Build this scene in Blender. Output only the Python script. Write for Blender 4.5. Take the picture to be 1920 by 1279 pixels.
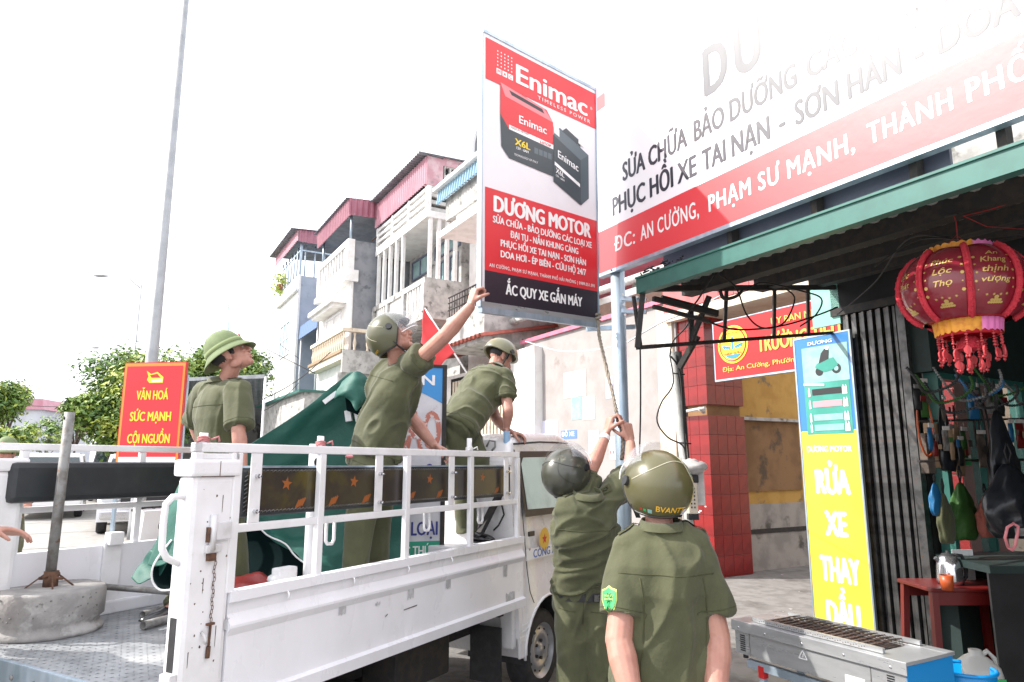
import bpy, bmesh, math, random
from math import radians, sin, cos, pi, atan2, sqrt
from mathutils import Vector, Matrix, noise
from mathutils.bvhtree import BVHTree
random.seed(7)
scene = bpy.context.scene
for _o in list(bpy.data.objects):
    bpy.data.objects.remove(_o, do_unlink=True)
COL = scene.collection
V = Vector

# ------------------------------------------------------------------ camera
EYE = 1.62
PITCH = radians(10.2)
cam_d = bpy.data.cameras.new("camera")
cam_d.lens = 24.0
cam_d.sensor_width = 36.0
cam_d.clip_start = 0.05
cam_d.clip_end = 2000
cam = bpy.data.objects.new("camera", cam_d)
COL.objects.link(cam)
cam.location = (0, 0, EYE)
cam.rotation_euler = (radians(90) + PITCH, 0, 0)
scene.camera = cam

# ------------------------------------------------------------------ light
SUN_AZ = radians(-90)
SUN_EL = radians(41)
scene.view_settings.view_transform = 'Standard'
scene.view_settings.look = 'None'
scene.view_settings.gamma = 1
scene.view_settings.use_curve_mapping = False
scene.view_settings.exposure = 1.17
world = bpy.data.worlds.new("World")
scene.world = world
world.use_nodes = True
wn = world.node_tree
wn.nodes.clear()
w_out = wn.nodes.new("ShaderNodeOutputWorld")
w_bg = wn.nodes.new("ShaderNodeBackground")
w_sky = wn.nodes.new("ShaderNodeTexSky")
w_sky.sky_type = 'NISHITA'
w_sky.sun_disc = False
w_sky.sun_elevation = SUN_EL
w_sky.sun_rotation = SUN_AZ
w_sky.dust_density = 6.0
w_sky.air_density = 1.0
w_sky.ozone_density = 1.0
# thin bright overcast veil over the blue: even, a little uneven like high cloud
w_mix = wn.nodes.new("ShaderNodeMix"); w_mix.data_type = 'RGBA'
w_tc = wn.nodes.new("ShaderNodeTexCoord")
w_no = wn.nodes.new("ShaderNodeTexNoise"); w_no.inputs['Scale'].default_value = 1.6; w_no.inputs['Detail'].default_value = 4
w_ra = wn.nodes.new("ShaderNodeMapRange")
w_ra.inputs['From Min'].default_value = 0.3; w_ra.inputs['From Max'].default_value = 0.7
w_ra.inputs['To Min'].default_value = 0.72; w_ra.inputs['To Max'].default_value = 0.92
wn.links.new(w_tc.outputs['Generated'], w_no.inputs['Vector'])
wn.links.new(w_no.outputs['Fac'], w_ra.inputs['Value'])
wn.links.new(w_ra.outputs['Result'], w_mix.inputs['Factor'])
wn.links.new(w_sky.outputs['Color'], w_mix.inputs['A'])
w_mix.inputs['B'].default_value = (9.8, 9.9, 10.5, 1)
wn.links.new(w_mix.outputs['Result'], w_bg.inputs['Color'])
w_bg.inputs['Strength'].default_value = 0.11
wn.links.new(w_bg.outputs['Background'], w_out.inputs['Surface'])
sun_d = bpy.data.lights.new("sun", 'SUN')
sun_d.energy = 3.2
sun_d.angle = radians(0.6)
sun_d.color = (1.0, 0.955, 0.89)
sun = bpy.data.objects.new("sun", sun_d)
COL.objects.link(sun)
S_DIR = V((sin(SUN_AZ) * cos(SUN_EL), cos(SUN_AZ) * cos(SUN_EL), sin(SUN_EL)))
sun.rotation_euler = (-S_DIR).to_track_quat('-Z', 'Y').to_euler()
sun.location = S_DIR * 60

# ------------------------------------------------------------------ frames
def at(px, py, Y):
    """world point seen in direction (px, py) of a 1920x1279 view, Y metres ahead"""
    u = (px - 960) / 1280.0
    v = (639.5 - py) / 1280.0
    d = V((u, cos(PITCH) - v * sin(PITCH), sin(PITCH) + v * cos(PITCH)))
    d *= Y / d.y
    return V((d.x, d.y, d.z + EYE))

A_S = radians(120)          # street frame: local X runs away along the street, local Y to the street side
S_X = V((cos(A_S), sin(A_S), 0))
S_N = V((cos(A_S - pi / 2), sin(A_S - pi / 2), 0))   # towards the buildings

def SW(a, d, z=0.0):
    return S_X * a + S_N * d + V((0, 0, z))

A_T = radians(60.5)         # truck frame
T_X = V((cos(A_T), sin(A_T), 0))
T_Y = V((cos(A_T + pi / 2), sin(A_T + pi / 2), 0))
T_O = at(442, 1101, 2.8); T_O.z = 0

def TW(x, y, z=0.0):
    return T_O + T_X * x + T_Y * y + V((0, 0, z))

# ------------------------------------------------------------------ materials
MATS = {}

def mat(name, c1, c2=None, rough=0.6, metal=0.0, scale=6.0, detail=6.0, bump=0.0, bscale=40.0, lo=0.4, hi=0.65,
        c3=None, s3=2.0, lo3=0.55, hi3=0.7, spec=0.5, rvar=0.0, stretch=(1, 1, 1), alpha=1.0, trans=0.0, coat=0.0,
        sheen=0.0, emit=None, bdist=0.01, sss=0.0):
    m = bpy.data.materials.new(name)
    m.use_nodes = True
    nt = m.node_tree
    b = nt.nodes["Principled BSDF"]
    b.inputs['Roughness'].default_value = rough
    b.inputs['Metallic'].default_value = metal
    b.inputs['Specular IOR Level'].default_value = spec
    b.inputs['Alpha'].default_value = alpha
    b.inputs['Transmission Weight'].default_value = trans
    b.inputs['Coat Weight'].default_value = coat
    b.inputs['Sheen Weight'].default_value = sheen
    if sss:
        b.inputs['Subsurface Weight'].default_value = sss
        b.inputs['Subsurface Radius'].default_value = (0.02, 0.008, 0.004)
    tc = nt.nodes.new("ShaderNodeTexCoord")
    mp = nt.nodes.new("ShaderNodeMapping")
    mp.inputs['Scale'].default_value = stretch
    nt.links.new(tc.outputs['Object'], mp.inputs['Vector'])
    def nz(sc, dt=detail):
        n = nt.nodes.new("ShaderNodeTexNoise")
        n.inputs['Scale'].default_value = sc
        n.inputs['Detail'].default_value = dt
        n.inputs['Roughness'].default_value = 0.6
        nt.links.new(mp.outputs['Vector'], n.inputs['Vector'])
        return n
    def ramp(n, a, b_):
        r = nt.nodes.new("ShaderNodeMapRange")
        r.interpolation_type = 'SMOOTHSTEP'
        r.inputs['From Min'].default_value = a
        r.inputs['From Max'].default_value = b_
        nt.links.new(n.outputs['Fac'], r.inputs['Value'])
        return r
    b.inputs['Base Color'].default_value = (*c1, 1)
    last = None
    if c2 is not None:
        mx = nt.nodes.new("ShaderNodeMix"); mx.data_type = 'RGBA'
        mx.inputs['A'].default_value = (*c1, 1); mx.inputs['B'].default_value = (*c2, 1)
        nt.links.new(ramp(nz(scale), lo, hi).outputs['Result'], mx.inputs['Factor'])
        last = mx
    if c3 is not None:
        mx = nt.nodes.new("ShaderNodeMix"); mx.data_type = 'RGBA'
        if last: nt.links.new(last.outputs['Result'], mx.inputs['A'])
        else: mx.inputs['A'].default_value = (*c1, 1)
        mx.inputs['B'].default_value = (*c3, 1)
        nt.links.new(ramp(nz(s3, 9.0), lo3, hi3).outputs['Result'], mx.inputs['Factor'])
        last = mx
    if last: nt.links.new(last.outputs['Result'], b.inputs['Base Color'])
    if rvar:
        r = nt.nodes.new("ShaderNodeMapRange")
        r.inputs['To Min'].default_value = max(0, rough - rvar); r.inputs['To Max'].default_value = min(1, rough + rvar)
        r.inputs['From Min'].default_value = 0.3; r.inputs['From Max'].default_value = 0.7
        nt.links.new(nz(scale * 2.3).outputs['Fac'], r.inputs['Value'])
        nt.links.new(r.outputs['Result'], b.inputs['Roughness'])
    if bump:
        bp = nt.nodes.new("ShaderNodeBump")
        bp.inputs['Strength'].default_value = bump
        bp.inputs['Distance'].default_value = bdist
        nt.links.new(nz(bscale).outputs['Fac'], bp.inputs['Height'])
        nt.links.new(bp.outputs['Normal'], b.inputs['Normal'])
    if emit is not None:
        b.inputs['Emission Color'].default_value = (*emit, 1); b.inputs['Emission Strength'].default_value = 1
    MATS[name] = m
    return m

M = MATS
mat('white_paint', (.8, .8, .82), (.72, .72, .73), rough=.35, scale=5, c3=(.42, .38, .34), s3=9, lo3=.66, hi3=.8, rvar=.1, bump=.05, bscale=30)
mat('white_paint_dirty', (.66, .66, .68), (.5, .49, .48), rough=.4, scale=8, c3=(.25, .14, .08), s3=22, lo3=.68, hi3=.74, rvar=.1, bump=.08)
mat('truck_panel', (.8, .8, .84), (.75, .75, .78), rough=.32, scale=3, c3=(.54, .52, .51), s3=7, lo3=.64, hi3=.82, rvar=.1, stretch=(1, 1, .5), bump=.04, bscale=12)
mat('cab_paint', (.74, .73, .74), (.7, .69, .69), rough=.28, scale=3, coat=.3, rvar=.05)
mat('rust', (.13, .065, .038), (.06, .032, .022), rough=.9, scale=30, bump=.4)
mat('tread_steel', (.33, .345, .36), (.22, .23, .245), rough=.5, metal=.25, scale=7, c3=(.5, .5, .5), s3=4, lo3=.5, hi3=.8, bump=.2, bscale=120)
mat('galvanised', (.42, .5, .58), (.3, .38, .45), rough=.42, metal=.55, scale=9, rvar=.12, stretch=(1, 1, .3))
mat('steel_pipe', (.24, .24, .235), (.14, .13, .12), rough=.6, metal=.3, scale=16, c3=(.18, .1, .06), s3=20, lo3=.6, hi3=.7, bump=.2, bscale=80)
mat('dark_iron', (.03, .029, .03), (.048, .04, .035), rough=.75, metal=.2, scale=20, bump=.2, bscale=90)
mat('black_rubber', (.018, .018, .02), (.03, .03, .032), rough=.75, scale=20)
mat('black_vinyl', (.018, .022, .026), (.03, .034, .038), rough=.48, scale=4, bump=.12, bscale=14, bdist=.02)
mat('dark_plastic', (.02, .021, .023), rough=.4)
mat('concrete_weight', (.34, .325, .315), (.26, .25, .245), rough=.95, scale=9, c3=(.44, .43, .42), s3=6, lo3=.56, hi3=.66, bump=.6, bscale=45)
mat('glass_dark', (.03, .05, .055), rough=.05, spec=.9)
mat('glass_tint', (.34, .5, .5), (.2, .32, .33), rough=.06, spec=.9, scale=2)
mat('red_paint', (.5, .02, .02), rough=.35)
mat('uniform', (.07, .074, .033), (.054, .058, .025), rough=.85, scale=5, bump=.5, bscale=13, sheen=.15, bdist=.012)
mat('uniform_light', (.08, .085, .038), (.064, .069, .030), rough=.85, scale=5, bump=.5, bscale=13, sheen=.15, bdist=.012)
mat('uniform_seam', (.048, .05, .02), rough=.9)
mat('uniform_trousers', (.08, .085, .04), (.064, .068, .031), rough=.85, scale=5, bump=.5, bscale=13, sheen=.15, bdist=.012)
mat('skin', (.44, .225, .17), (.39, .185, .14), rough=.5, scale=16, c3=(.48, .26, .2), s3=30, lo3=.5, hi3=.85, sss=.08, bump=.05, bscale=200, bdist=.002)
mat('skin_light', (.56, .33, .245), (.5, .27, .19), rough=.55, scale=14, sss=.08)
mat('lips', (.36, .12, .1), rough=.5)
mat('hair', (.012, .011, .011), rough=.6)
mat('eye_white', (.6, .58, .55), rough=.3)
mat('helmet_olive', (.095, .088, .038), (.078, .073, .03), rough=.3, scale=4, coat=.25, c3=(.2, .19, .09), s3=9, lo3=.6, hi3=.8)
mat('helmet_grey', (.06, .062, .048), (.045, .047, .036), rough=.28, scale=4, coat=.3, c3=(.2, .19, .13), s3=12, lo3=.6, hi3=.75)
mat('helmet_tan', (.17, .165, .095), (.14, .135, .075), rough=.3, scale=4, coat=.25)
mat('helmet_drab', (.085, .085, .045), (.07, .07, .036), rough=.3, scale=4, coat=.25)
mat('pith', (.16, .205, .095), (.135, .175, .08), rough=.8, scale=20, bump=.3, bscale=200, bdist=.003)
mat('pith_band', (.19, .24, .105), rough=.8)
mat('visor_clear', (.5, .52, .56), rough=.1, alpha=.15, spec=.4)
mat('rim_steel', (.42, .42, .43), (.34, .34, .35), rough=.35, metal=.6, scale=8)
mat('helmet_line', (.5, .48, .36), rough=.4)
mat('yellow_print', (.75, .42, .03), rough=.5)
mat('badge_green', (.03, .33, .1), rough=.6)
mat('badge_edge', (.5, .6, .15), rough=.6)
mat('white_print', (.8, .8, .8), rough=.5)
mat('shirt_white', (.72, .7, .66), (.64, .62, .58), rough=.8, scale=6)
mat('shoe_black', (.012, .013, .015), rough=.25, coat=.4)
mat('banner_red', (.62, .024, .034), (.58, .022, .03), rough=.4, scale=3)
mat('banner_white', (.72, .71, .74), (.68, .67, .7), rough=.4, scale=2)
mat('banner_black', (.022, .016, .026), rough=.4)
mat('board_red', (.62, .02, .03), rough=.44, spec=.95, bump=.06, bscale=1.8, bdist=.05)
mat('board_white', (.8, .8, .82), rough=.44, spec=.95, bump=.06, bscale=1.8, bdist=.05)
mat('board_ink', (.012, .014, .03), rough=.44, spec=.85)
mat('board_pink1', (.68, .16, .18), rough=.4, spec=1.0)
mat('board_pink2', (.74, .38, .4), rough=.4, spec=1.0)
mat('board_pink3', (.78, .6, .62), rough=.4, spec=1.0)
mat('board_print_white', (.8, .8, .8), rough=.4, spec=1.0)
mat('board_ink_grey', (.45, .46, .5), rough=.33)
mat('battery_dark', (.03, .045, .055), rough=.4)
mat('battery_mid', (.055, .08, .095), rough=.4)
mat('battery_top', (.09, .12, .14), rough=.4)
mat('print_pink', (.62, .2, .22), rough=.4)
mat('green_beam', (.03, .135, .112), (.024, .11, .092), rough=.45, scale=7, c3=(.1, .13, .1), s3=14, lo3=.68, hi3=.8)
mat('green_pale', (.22, .5, .42), (.3, .55, .5), rough=.5, scale=3)
mat('tarp_green', (.01, .088, .066), (.014, .105, .08), rough=.62, scale=5, bump=.5, bscale=16, bdist=.012, c3=(.02, .11, .09), s3=7, lo3=.6, hi3=.75)
mat('tarp_hollow_shade', (.002, .010, .011), rough=.95, spec=.1)  # near-black sheets in the tarp's hollows: their shade put into the colour
mat('plaster_pink', (.42, .23, .26), (.5, .36, .38), rough=.9, scale=3, c3=(.28, .2, .22), s3=4, lo3=.56, hi3=.7)
mat('recess_brown', (.26, .15, .07), (.2, .11, .05), rough=.9, scale=2.5, c3=(.1, .07, .045), s3=3, lo3=.54, hi3=.66)
mat('sack_dim', (.16, .16, .155), (.12, .12, .115), rough=.6)
mat('canopy_sheet', (.6, .59, .57), (.45, .44, .42), rough=.6, metal=.2, scale=6)
mat('dark_panel', (.15, .17, .23), (.12, .135, .19), rough=.4, scale=3)
mat('asphalt', (.2, .195, .185), (.15, .145, .14), rough=.95, scale=14, c3=(.09, .085, .08), s3=1.2, lo3=.56, hi3=.72, bump=.5, bscale=120)
mat('road_concrete', (.3, .29, .275), (.25, .24, .225), rough=.95, scale=4, c3=(.24, .23, .21), s3=.9, lo3=.56, hi3=.74, bump=.35, bscale=70)
mat('pavement_concrete', (.21, .2, .19), (.15, .142, .133), rough=.95, scale=5, c3=(.085, .077, .07), s3=1.6, lo3=.54, hi3=.72, bump=.4, bscale=80)
mat('plaster_white', (.78, .77, .75), (.68, .66, .64), rough=.85, scale=3, c3=(.42, .4, .37), s3=5, lo3=.66, hi3=.82, bump=.2, bscale=40)
mat('plaster_dirty', (.48, .47, .45), (.3, .295, .28), rough=.9, scale=4, c3=(.12, .12, .11), s3=3.5, lo3=.56, hi3=.68, bump=.4, bscale=30)
mat('plaster_cream', (.66, .57, .45), (.55, .47, .37), rough=.9, scale=4, c3=(.3, .26, .22), s3=6, lo3=.62, hi3=.74, bump=.2)
mat('cement_and_shade_grey', (.25, .26, .28), (.19, .2, .22), rough=.95, scale=2.2, c3=(.13, .14, .155), s3=3.2, lo3=.54, hi3=.7, bump=.3, bscale=30)
mat('plaster_blue_grey', (.37, .41, .48), (.32, .36, .43), rough=.9, scale=2, c3=(.25, .28, .33), s3=3, lo3=.6, hi3=.75)
mat('wall_pinkish', (.34, .315, .305), (.29, .265, .255), rough=.9, scale=1.7, c3=(.22, .185, .165), s3=2.4, lo3=.6, hi3=.78, bump=.15, bscale=50)
mat('wall_yellow', (.5, .3, .08), (.42, .24, .06), rough=.9, scale=3, c3=(.2, .15, .09), s3=2.8, lo3=.58, hi3=.66, bump=.3, bscale=30)
mat('wall_grey_bare', (.36, .33, .3), (.26, .24, .22), rough=.95, scale=3, c3=(.1, .09, .08), s3=2.2, lo3=.58, hi3=.7, bump=.3)
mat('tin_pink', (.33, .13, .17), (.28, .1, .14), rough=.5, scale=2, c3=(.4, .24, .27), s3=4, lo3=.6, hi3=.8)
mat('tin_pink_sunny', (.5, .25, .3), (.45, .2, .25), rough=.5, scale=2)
mat('tin_blue', (.22, .38, .48), (.3, .44, .52), rough=.5, scale=3)
mat('awning_blue', (.09, .16, .32), rough=.6)
mat('tin_grey', (.22, .24, .26), (.16, .17, .19), rough=.6, metal=.2, scale=3)
mat('roof_tile_red', (.38, .11, .08), (.28, .08, .06), rough=.85, scale=9)
mat('tile_red', (.24, .013, .013), (.18, .01, .01), rough=.22, scale=3, c3=(.16, .02, .02), s3=2.2, lo3=.58, hi3=.75)
mat('grout', (.32, .13, .11), rough=.9)
mat('tile_pink', (.5, .13, .13), (.42, .1, .1), rough=.5, scale=5)
mat('pink_gutter', (.55, .17, .25), (.48, .14, .2), rough=.55, scale=5)
mat('pvc_white', (.62, .62, .6), (.45, .45, .42), rough=.4, scale=8, c3=(.3, .28, .24), s3=9, lo3=.6, hi3=.75)
mat('gold_letter', (.62, .42, .08), rough=.35, metal=.2)
mat('sign_red', (.5, .014, .016), (.45, .012, .014), rough=.35, scale=4)
mat('sign_red_flat', (.62, .03, .02), rough=.5)
mat('sign_orange', (.75, .25, .04), rough=.5)
mat('sign_yellow_text', (.85, .62, .03), rough=.5)
mat('yellow_sign', (.8, .6, .055), (.76, .56, .045), rough=.42, scale=2)
mat('poster_blue', (.04, .2, .55), rough=.3)
mat('poster_green', (.04, .28, .22), (.06, .34, .28), rough=.3, scale=4)
mat('poster_teal', (.22, .42, .4), (.3, .5, .5), rough=.3, scale=9)
mat('poster_pink', (.68, .3, .34), rough=.35)
mat('grille_steel', (.13, .13, .13), (.07, .07, .07), rough=.42, metal=.75, scale=14, c3=(.2, .1, .05), s3=30, lo3=.6, hi3=.72)
mat('stainless', (.44, .45, .46), (.37, .38, .39), rough=.34, metal=.5, scale=3, rvar=.1, stretch=(1, 1, 6), c3=(.22, .2, .18), s3=6, lo3=.66, hi3=.8)
mat('charred', (.05, .04, .035), (.2, .12, .09), rough=.7, metal=.3, scale=30)
mat('gas_blue', (.0, .22, .55), rough=.4)
mat('jug_white', (.42, .42, .4), rough=.35)
mat('lantern_red', (.5, .008, .02), rough=.6)
mat('lantern_silk', (.17, .008, .018), (.21, .01, .024), rough=.26, scale=2, coat=.4)
mat('lantern_braid', (.62, .035, .06), (.5, .02, .04), rough=.7, scale=60, bump=.8, bscale=160)
mat('lantern_gold', (.7, .5, .16), rough=.3, metal=.5)
mat('lantern_orange', (.75, .32, .02), (.6, .2, .02), rough=.5, scale=40)
mat('lantern_pink', (.8, .2, .5), rough=.5)
mat('tassel_red', (.5, .05, .06), rough=.5)
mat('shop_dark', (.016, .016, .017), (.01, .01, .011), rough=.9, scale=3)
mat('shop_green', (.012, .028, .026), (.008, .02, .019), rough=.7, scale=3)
mat('plastic_red', (.13, .009, .008), rough=.4)
mat('plastic_orange', (.4, .07, .015), rough=.4)
mat('bag_blue', (.015, .12, .27), rough=.3)
mat('bag_green', (.025, .09, .012), rough=.7)
mat('bag_dark', (.012, .014, .018), rough=.3)
mat('paper', (.75, .75, .75), rough=.6)
mat('paper_aged', (.55, .52, .5), (.42, .4, .38), rough=.8, scale=14)
mat('paper_blue', (.1, .2, .5), rough=.6)
mat('paper_lilac', (.62, .62, .74), rough=.6)
mat('leaf_mid', (.19, .29, .06), (.13, .23, .045), rough=.55, scale=.6)
mat('leaf_bright', (.4, .46, .08), (.28, .38, .06), rough=.55, scale=.6)
mat('leaf_dark', (.08, .16, .045), (.1, .19, .05), rough=.55, scale=.6)
mat('bark', (.13, .1, .08), (.07, .055, .045), rough=.95, scale=12, bump=.6)
mat('grass_dry', (.2, .24, .06), (.3, .26, .1), rough=.8, scale=12)
mat('lamp_pole_steel', (.34, .35, .36), (.28, .29, .3), rough=.5, metal=.3, scale=3)
mat('car_white', (.72, .72, .72), rough=.2, coat=.6)
mat('car_black', (.02, .02, .024), rough=.2, coat=.6)
mat('chrome', (.6, .6, .62), rough=.15, metal=.9)
mat('lamp_glass', (.6, .62, .65), rough=.1)
mat('blue_sign', (.03, .25, .6), rough=.4)
mat('sign_white_old', (.62, .62, .66), (.52, .52, .57), rough=.5, scale=6, c3=(.4, .38, .37), s3=12, lo3=.62, hi3=.72)
mat('peeled_red', (.45, .16, .12), (.62, .6, .6), rough=.6, scale=22, lo=.5, hi=.56, detail=9)
mat('navy_ink', (.03, .04, .22), rough=.5)
mat('sign_green', (.02, .3, .18), rough=.45)
mat('flag_red', (.66, .04, .045), rough=.6)
mat('rope', (.3, .26, .21), (.2, .17, .13), rough=.95, scale=60, bump=.6, bscale=200)
mat('cord_pink', (.5, .2, .2), rough=.9)
mat('wire_black', (.015, .014, .014), rough=.6)
mat('wire_red', (.4, .02, .02), rough=.6)
mat('cushion_print_orange', (.3, .09, .02), rough=.5)
mat('cushion_face', (.04, .032, .028), (.06, .05, .03), rough=.3, scale=5, c3=(.09, .07, .02), s3=2.2, lo3=.52, hi3=.62)
mat('plastic_film', (.5, .5, .5), rough=.15, alpha=.12)
mat('sticker_grey', (.4, .4, .41), (.55, .55, .57), rough=.6, scale=30)
mat('scratch', (.1, .08, .07), rough=.9)
mat('emblem_gold', (.68, .42, .05), rough=.4)
mat('blue_letter', (.04, .12, .42), rough=.4)
mat('wall_far', (.5, .52, .55), (.42, .44, .48), rough=.9, scale=.8)
mat('wood_light', (.3, .2, .12), rough=.8)
mat('hose_blue', (.2, .33, .48), rough=.5)

# ------------------------------------------------------------------ mesh building
def frame_of(d, up=V((0, 0, 1))):
    d = d.normalized()
    if abs(d.dot(up)) > .98: up = V((0, 1, 0)) if abs(d.y) < .9 else V((1, 0, 0))
    x = up.cross(d).normalized()
    return x, d.cross(x)

class MB:
    def __init__(self):
        self.v = []; self.f = []; self.smooth = set()
    def add(self, vs, fs, smooth=False):
        o = len(self.v)
        self.v.extend([tuple(v) for v in vs])
        for f in fs:
            if smooth: self.smooth.add(len(self.f))
            self.f.append(tuple(i + o for i in f))
        return self
    def box(self, x0, x1, y0, y1, z0, z1, M_=None, bevel=0.0):
        if x1 < x0: x0, x1 = x1, x0
        if y1 < y0: y0, y1 = y1, y0
        if z1 < z0: z0, z1 = z1, z0
        if bevel > 0:
            b = min(bevel, (x1 - x0) * .45, (y1 - y0) * .45, (z1 - z0) * .45)
            bm = bmesh.new()
            bmesh.ops.create_cube(bm, size=1)
            for v in bm.verts:
                v.co = V(((x0 + x1) / 2 + v.co.x * (x1 - x0), (y0 + y1) / 2 + v.co.y * (y1 - y0), (z0 + z1) / 2 + v.co.z * (z1 - z0)))
            bmesh.ops.bevel(bm, geom=bm.edges[:], offset=b, segments=2, affect='EDGES', profile=.6)
            vs = [v.co.copy() for v in bm.verts]
            fs = [[v.index for v in f.verts] for f in bm.faces]
            bm.free()
        else:
            vs = [V((x, y, z)) for z in (z0, z1) for y in (y0, y1) for x in (x0, x1)]
            fs = [(0, 2, 3, 1), (4, 5, 7, 6), (0, 1, 5, 4), (2, 6, 7, 3), (0, 4, 6, 2), (1, 3, 7, 5)]
        if M_ is not None: vs = [M_ @ v for v in vs]
        return self.add(vs, fs)
    def bar(self, p, q, w, h=None, up=V((0, 0, 1)), bevel=0.0):
        """rectangular bar between two points; w across, h along up"""
        h = h or w
        p, q = V(p), V(q)
        x, y = frame_of(q - p, V(up))
        L = (q - p).length
        m = Matrix((x, y, (q - p).normalized())).transposed().to_4x4()
        m.translation = p
        return self.box(-w / 2, w / 2, -h / 2, h / 2, 0, L, m, bevel)
    def tube(self, pts, r, n=10, cap=True, smooth=True, r_list=None, sx=1.0):
        pts = [V(p) for p in pts]
        rings = []
        t_prev = None
        x = None
        for i, p in enumerate(pts):
            if i == 0: t = pts[1] - pts[0]
            elif i == len(pts) - 1: t = pts[-1] - pts[-2]
            else: t = (pts[i + 1] - p).normalized() + (p - pts[i - 1]).normalized()
            t = t.normalized() if t.length > 1e-9 else V((0, 0, 1))
            if x is None: x, y = frame_of(t)
            else:
                x = (x - t * x.dot(t))
                x = x.normalized() if x.length > 1e-6 else frame_of(t)[0]
                y = t.cross(x)
            rr = r_list[i] if r_list else r
            rings.append([p + x * (cos(2 * pi * k / n) * rr * sx) + y * (sin(2 * pi * k / n) * rr) for k in range(n)])
        return self.rings(rings, cap, smooth)
    def rings(self, rings, cap=True, smooth=True, closed=True):
        n = len(rings[0])
        vs = [v for r in rings for v in r]
        fs = []
        for i in range(len(rings) - 1):
            for k in range(n if closed else n - 1):
                k2 = (k + 1) % n
                fs.append((i * n + k, i * n + k2, (i + 1) * n + k2, (i + 1) * n + k))
        o = len(self.v)
        self.add(vs, fs, smooth)
        if cap:
            self.f.append(tuple(o + k for k in reversed(range(n))))
            self.f.append(tuple(o + (len(rings) - 1) * n + k for k in range(n)))
        return self
    def lathe(self, prof, n=24, center=(0, 0, 0), axis=None, smooth=True, cap=False):
        """prof: (r, z) pairs"""
        c = V(center)
        if axis is None: X, Y, Z = V((1, 0, 0)), V((0, 1, 0)), V((0, 0, 1))
        else:
            Z = V(axis).normalized(); X, Y = frame_of(Z)
        rings = [[c + X * (cos(2 * pi * k / n) * r) + Y * (sin(2 * pi * k / n) * r) + Z * z for k in range(n)] for r, z in prof]
        return self.rings(rings, cap, smooth)
    def prism(self, poly, o, X, Y, depth):
        """poly in 2D spanned by X, Y at o, extruded along X x Y by depth"""
        o, X, Y = V(o), V(X), V(Y)
        N = X.cross(Y).normalized() * depth
        a = [o + X * p[0] + Y * p[1] for p in poly]
        b = [p + N for p in a]
        n = len(poly)
        fs = [tuple(reversed(range(n))), tuple(range(n, 2 * n))]
        fs += [(i, (i + 1) % n, n + (i + 1) % n, n + i) for i in range(n)]
        return self.add(a + b, fs)
    def quad(self, *p):
        return self.add([V(q) for q in p], [tuple(range(len(p)))])
    def ellipsoid(self, c, r, axes=None, n=20, m=12, smooth=True):
        X, Y, Z = axes or (V((1, 0, 0)), V((0, 1, 0)), V((0, 0, 1)))
        c = V(c)
        vs = [c + Z * r[2]]
        for i in range(1, m):
            a = pi * i / m
            for k in range(n):
                b = 2 * pi * k / n
                vs.append(c + X * (sin(a) * cos(b) * r[0]) + Y * (sin(a) * sin(b) * r[1]) + Z * (cos(a) * r[2]))
        vs.append(c - Z * r[2])
        fs = [(0, 1 + k, 1 + (k + 1) % n) for k in range(n)]
        for i in range(m - 2):
            for k in range(n):
                k2 = (k + 1) % n
                fs.append((1 + i * n + k, 1 + (i + 1) * n + k, 1 + (i + 1) * n + k2, 1 + i * n + k2))
        e = len(vs) - 1
        fs += [(e, 1 + (m - 2) * n + (k + 1) % n, 1 + (m - 2) * n + k) for k in range(n)]
        return self.add(vs, fs, smooth)
    def mesh(self, name='mesh', inv=None):
        me = bpy.data.meshes.new(name)
        vs = [inv @ V(v) for v in self.v] if inv is not None else self.v
        me.from_pydata(vs, [], self.f)
        for i in self.smooth:
            me.polygons[i].use_smooth = True
        me.validate(clean_customdata=False)
        me.update()
        return me

def wm(o):
    m = o.matrix_basis.copy()
    return wm(o.parent) @ m if o.parent else m

def link(name, me, material, parent=None, kind=None):
    o = bpy.data.objects.new(name, me)
    COL.objects.link(o)
    if material is not None and hasattr(me, 'materials') and len(me.materials) == 0:
        me.materials.append(MATS[material] if isinstance(material, str) else material)
    if parent is not None: o.parent = parent
    if kind: o['kind'] = kind
    return o

def obj(name, mb, material, parent=None, kind=None, world=False):
    """mb is in the parent's frame, or in world coordinates with world=True"""
    inv = wm(parent).inverted() if (world and parent is not None) else None
    return link(name, mb.mesh(name, inv), material, parent, kind)

def tag(o, label=None, cat=None, group=None, kind=None):
    if label: o['label'] = label
    if cat: o['category'] = cat
    if group: o['group'] = group
    if kind: o['kind'] = kind
    return o

def thing(name, label, cat, loc=(0, 0, 0), rz=0.0, group=None):
    o = bpy.data.objects.new(name, None)
    o.empty_display_size = .2
    COL.objects.link(o)
    o.location = loc
    o.rotation_euler = (0, 0, rz)
    return tag(o, label, cat, group)

def S_thing(name, label, cat, a, d, z=0, group=None):
    return thing(name, label, cat, SW(a, d, z), A_S, group)

def copy_tree(o, parent=None):
    c = o.copy(); COL.objects.link(c); c.parent = parent
    for ch in list(o.children): copy_tree(ch, c)
    return c

def shared(name, me, material, parent, loc, rot=(0, 0, 0), scale=(1, 1, 1)):
    o = link(name, me, material, parent)
    o.location = loc; o.rotation_euler = rot; o.scale = scale
    return o

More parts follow.
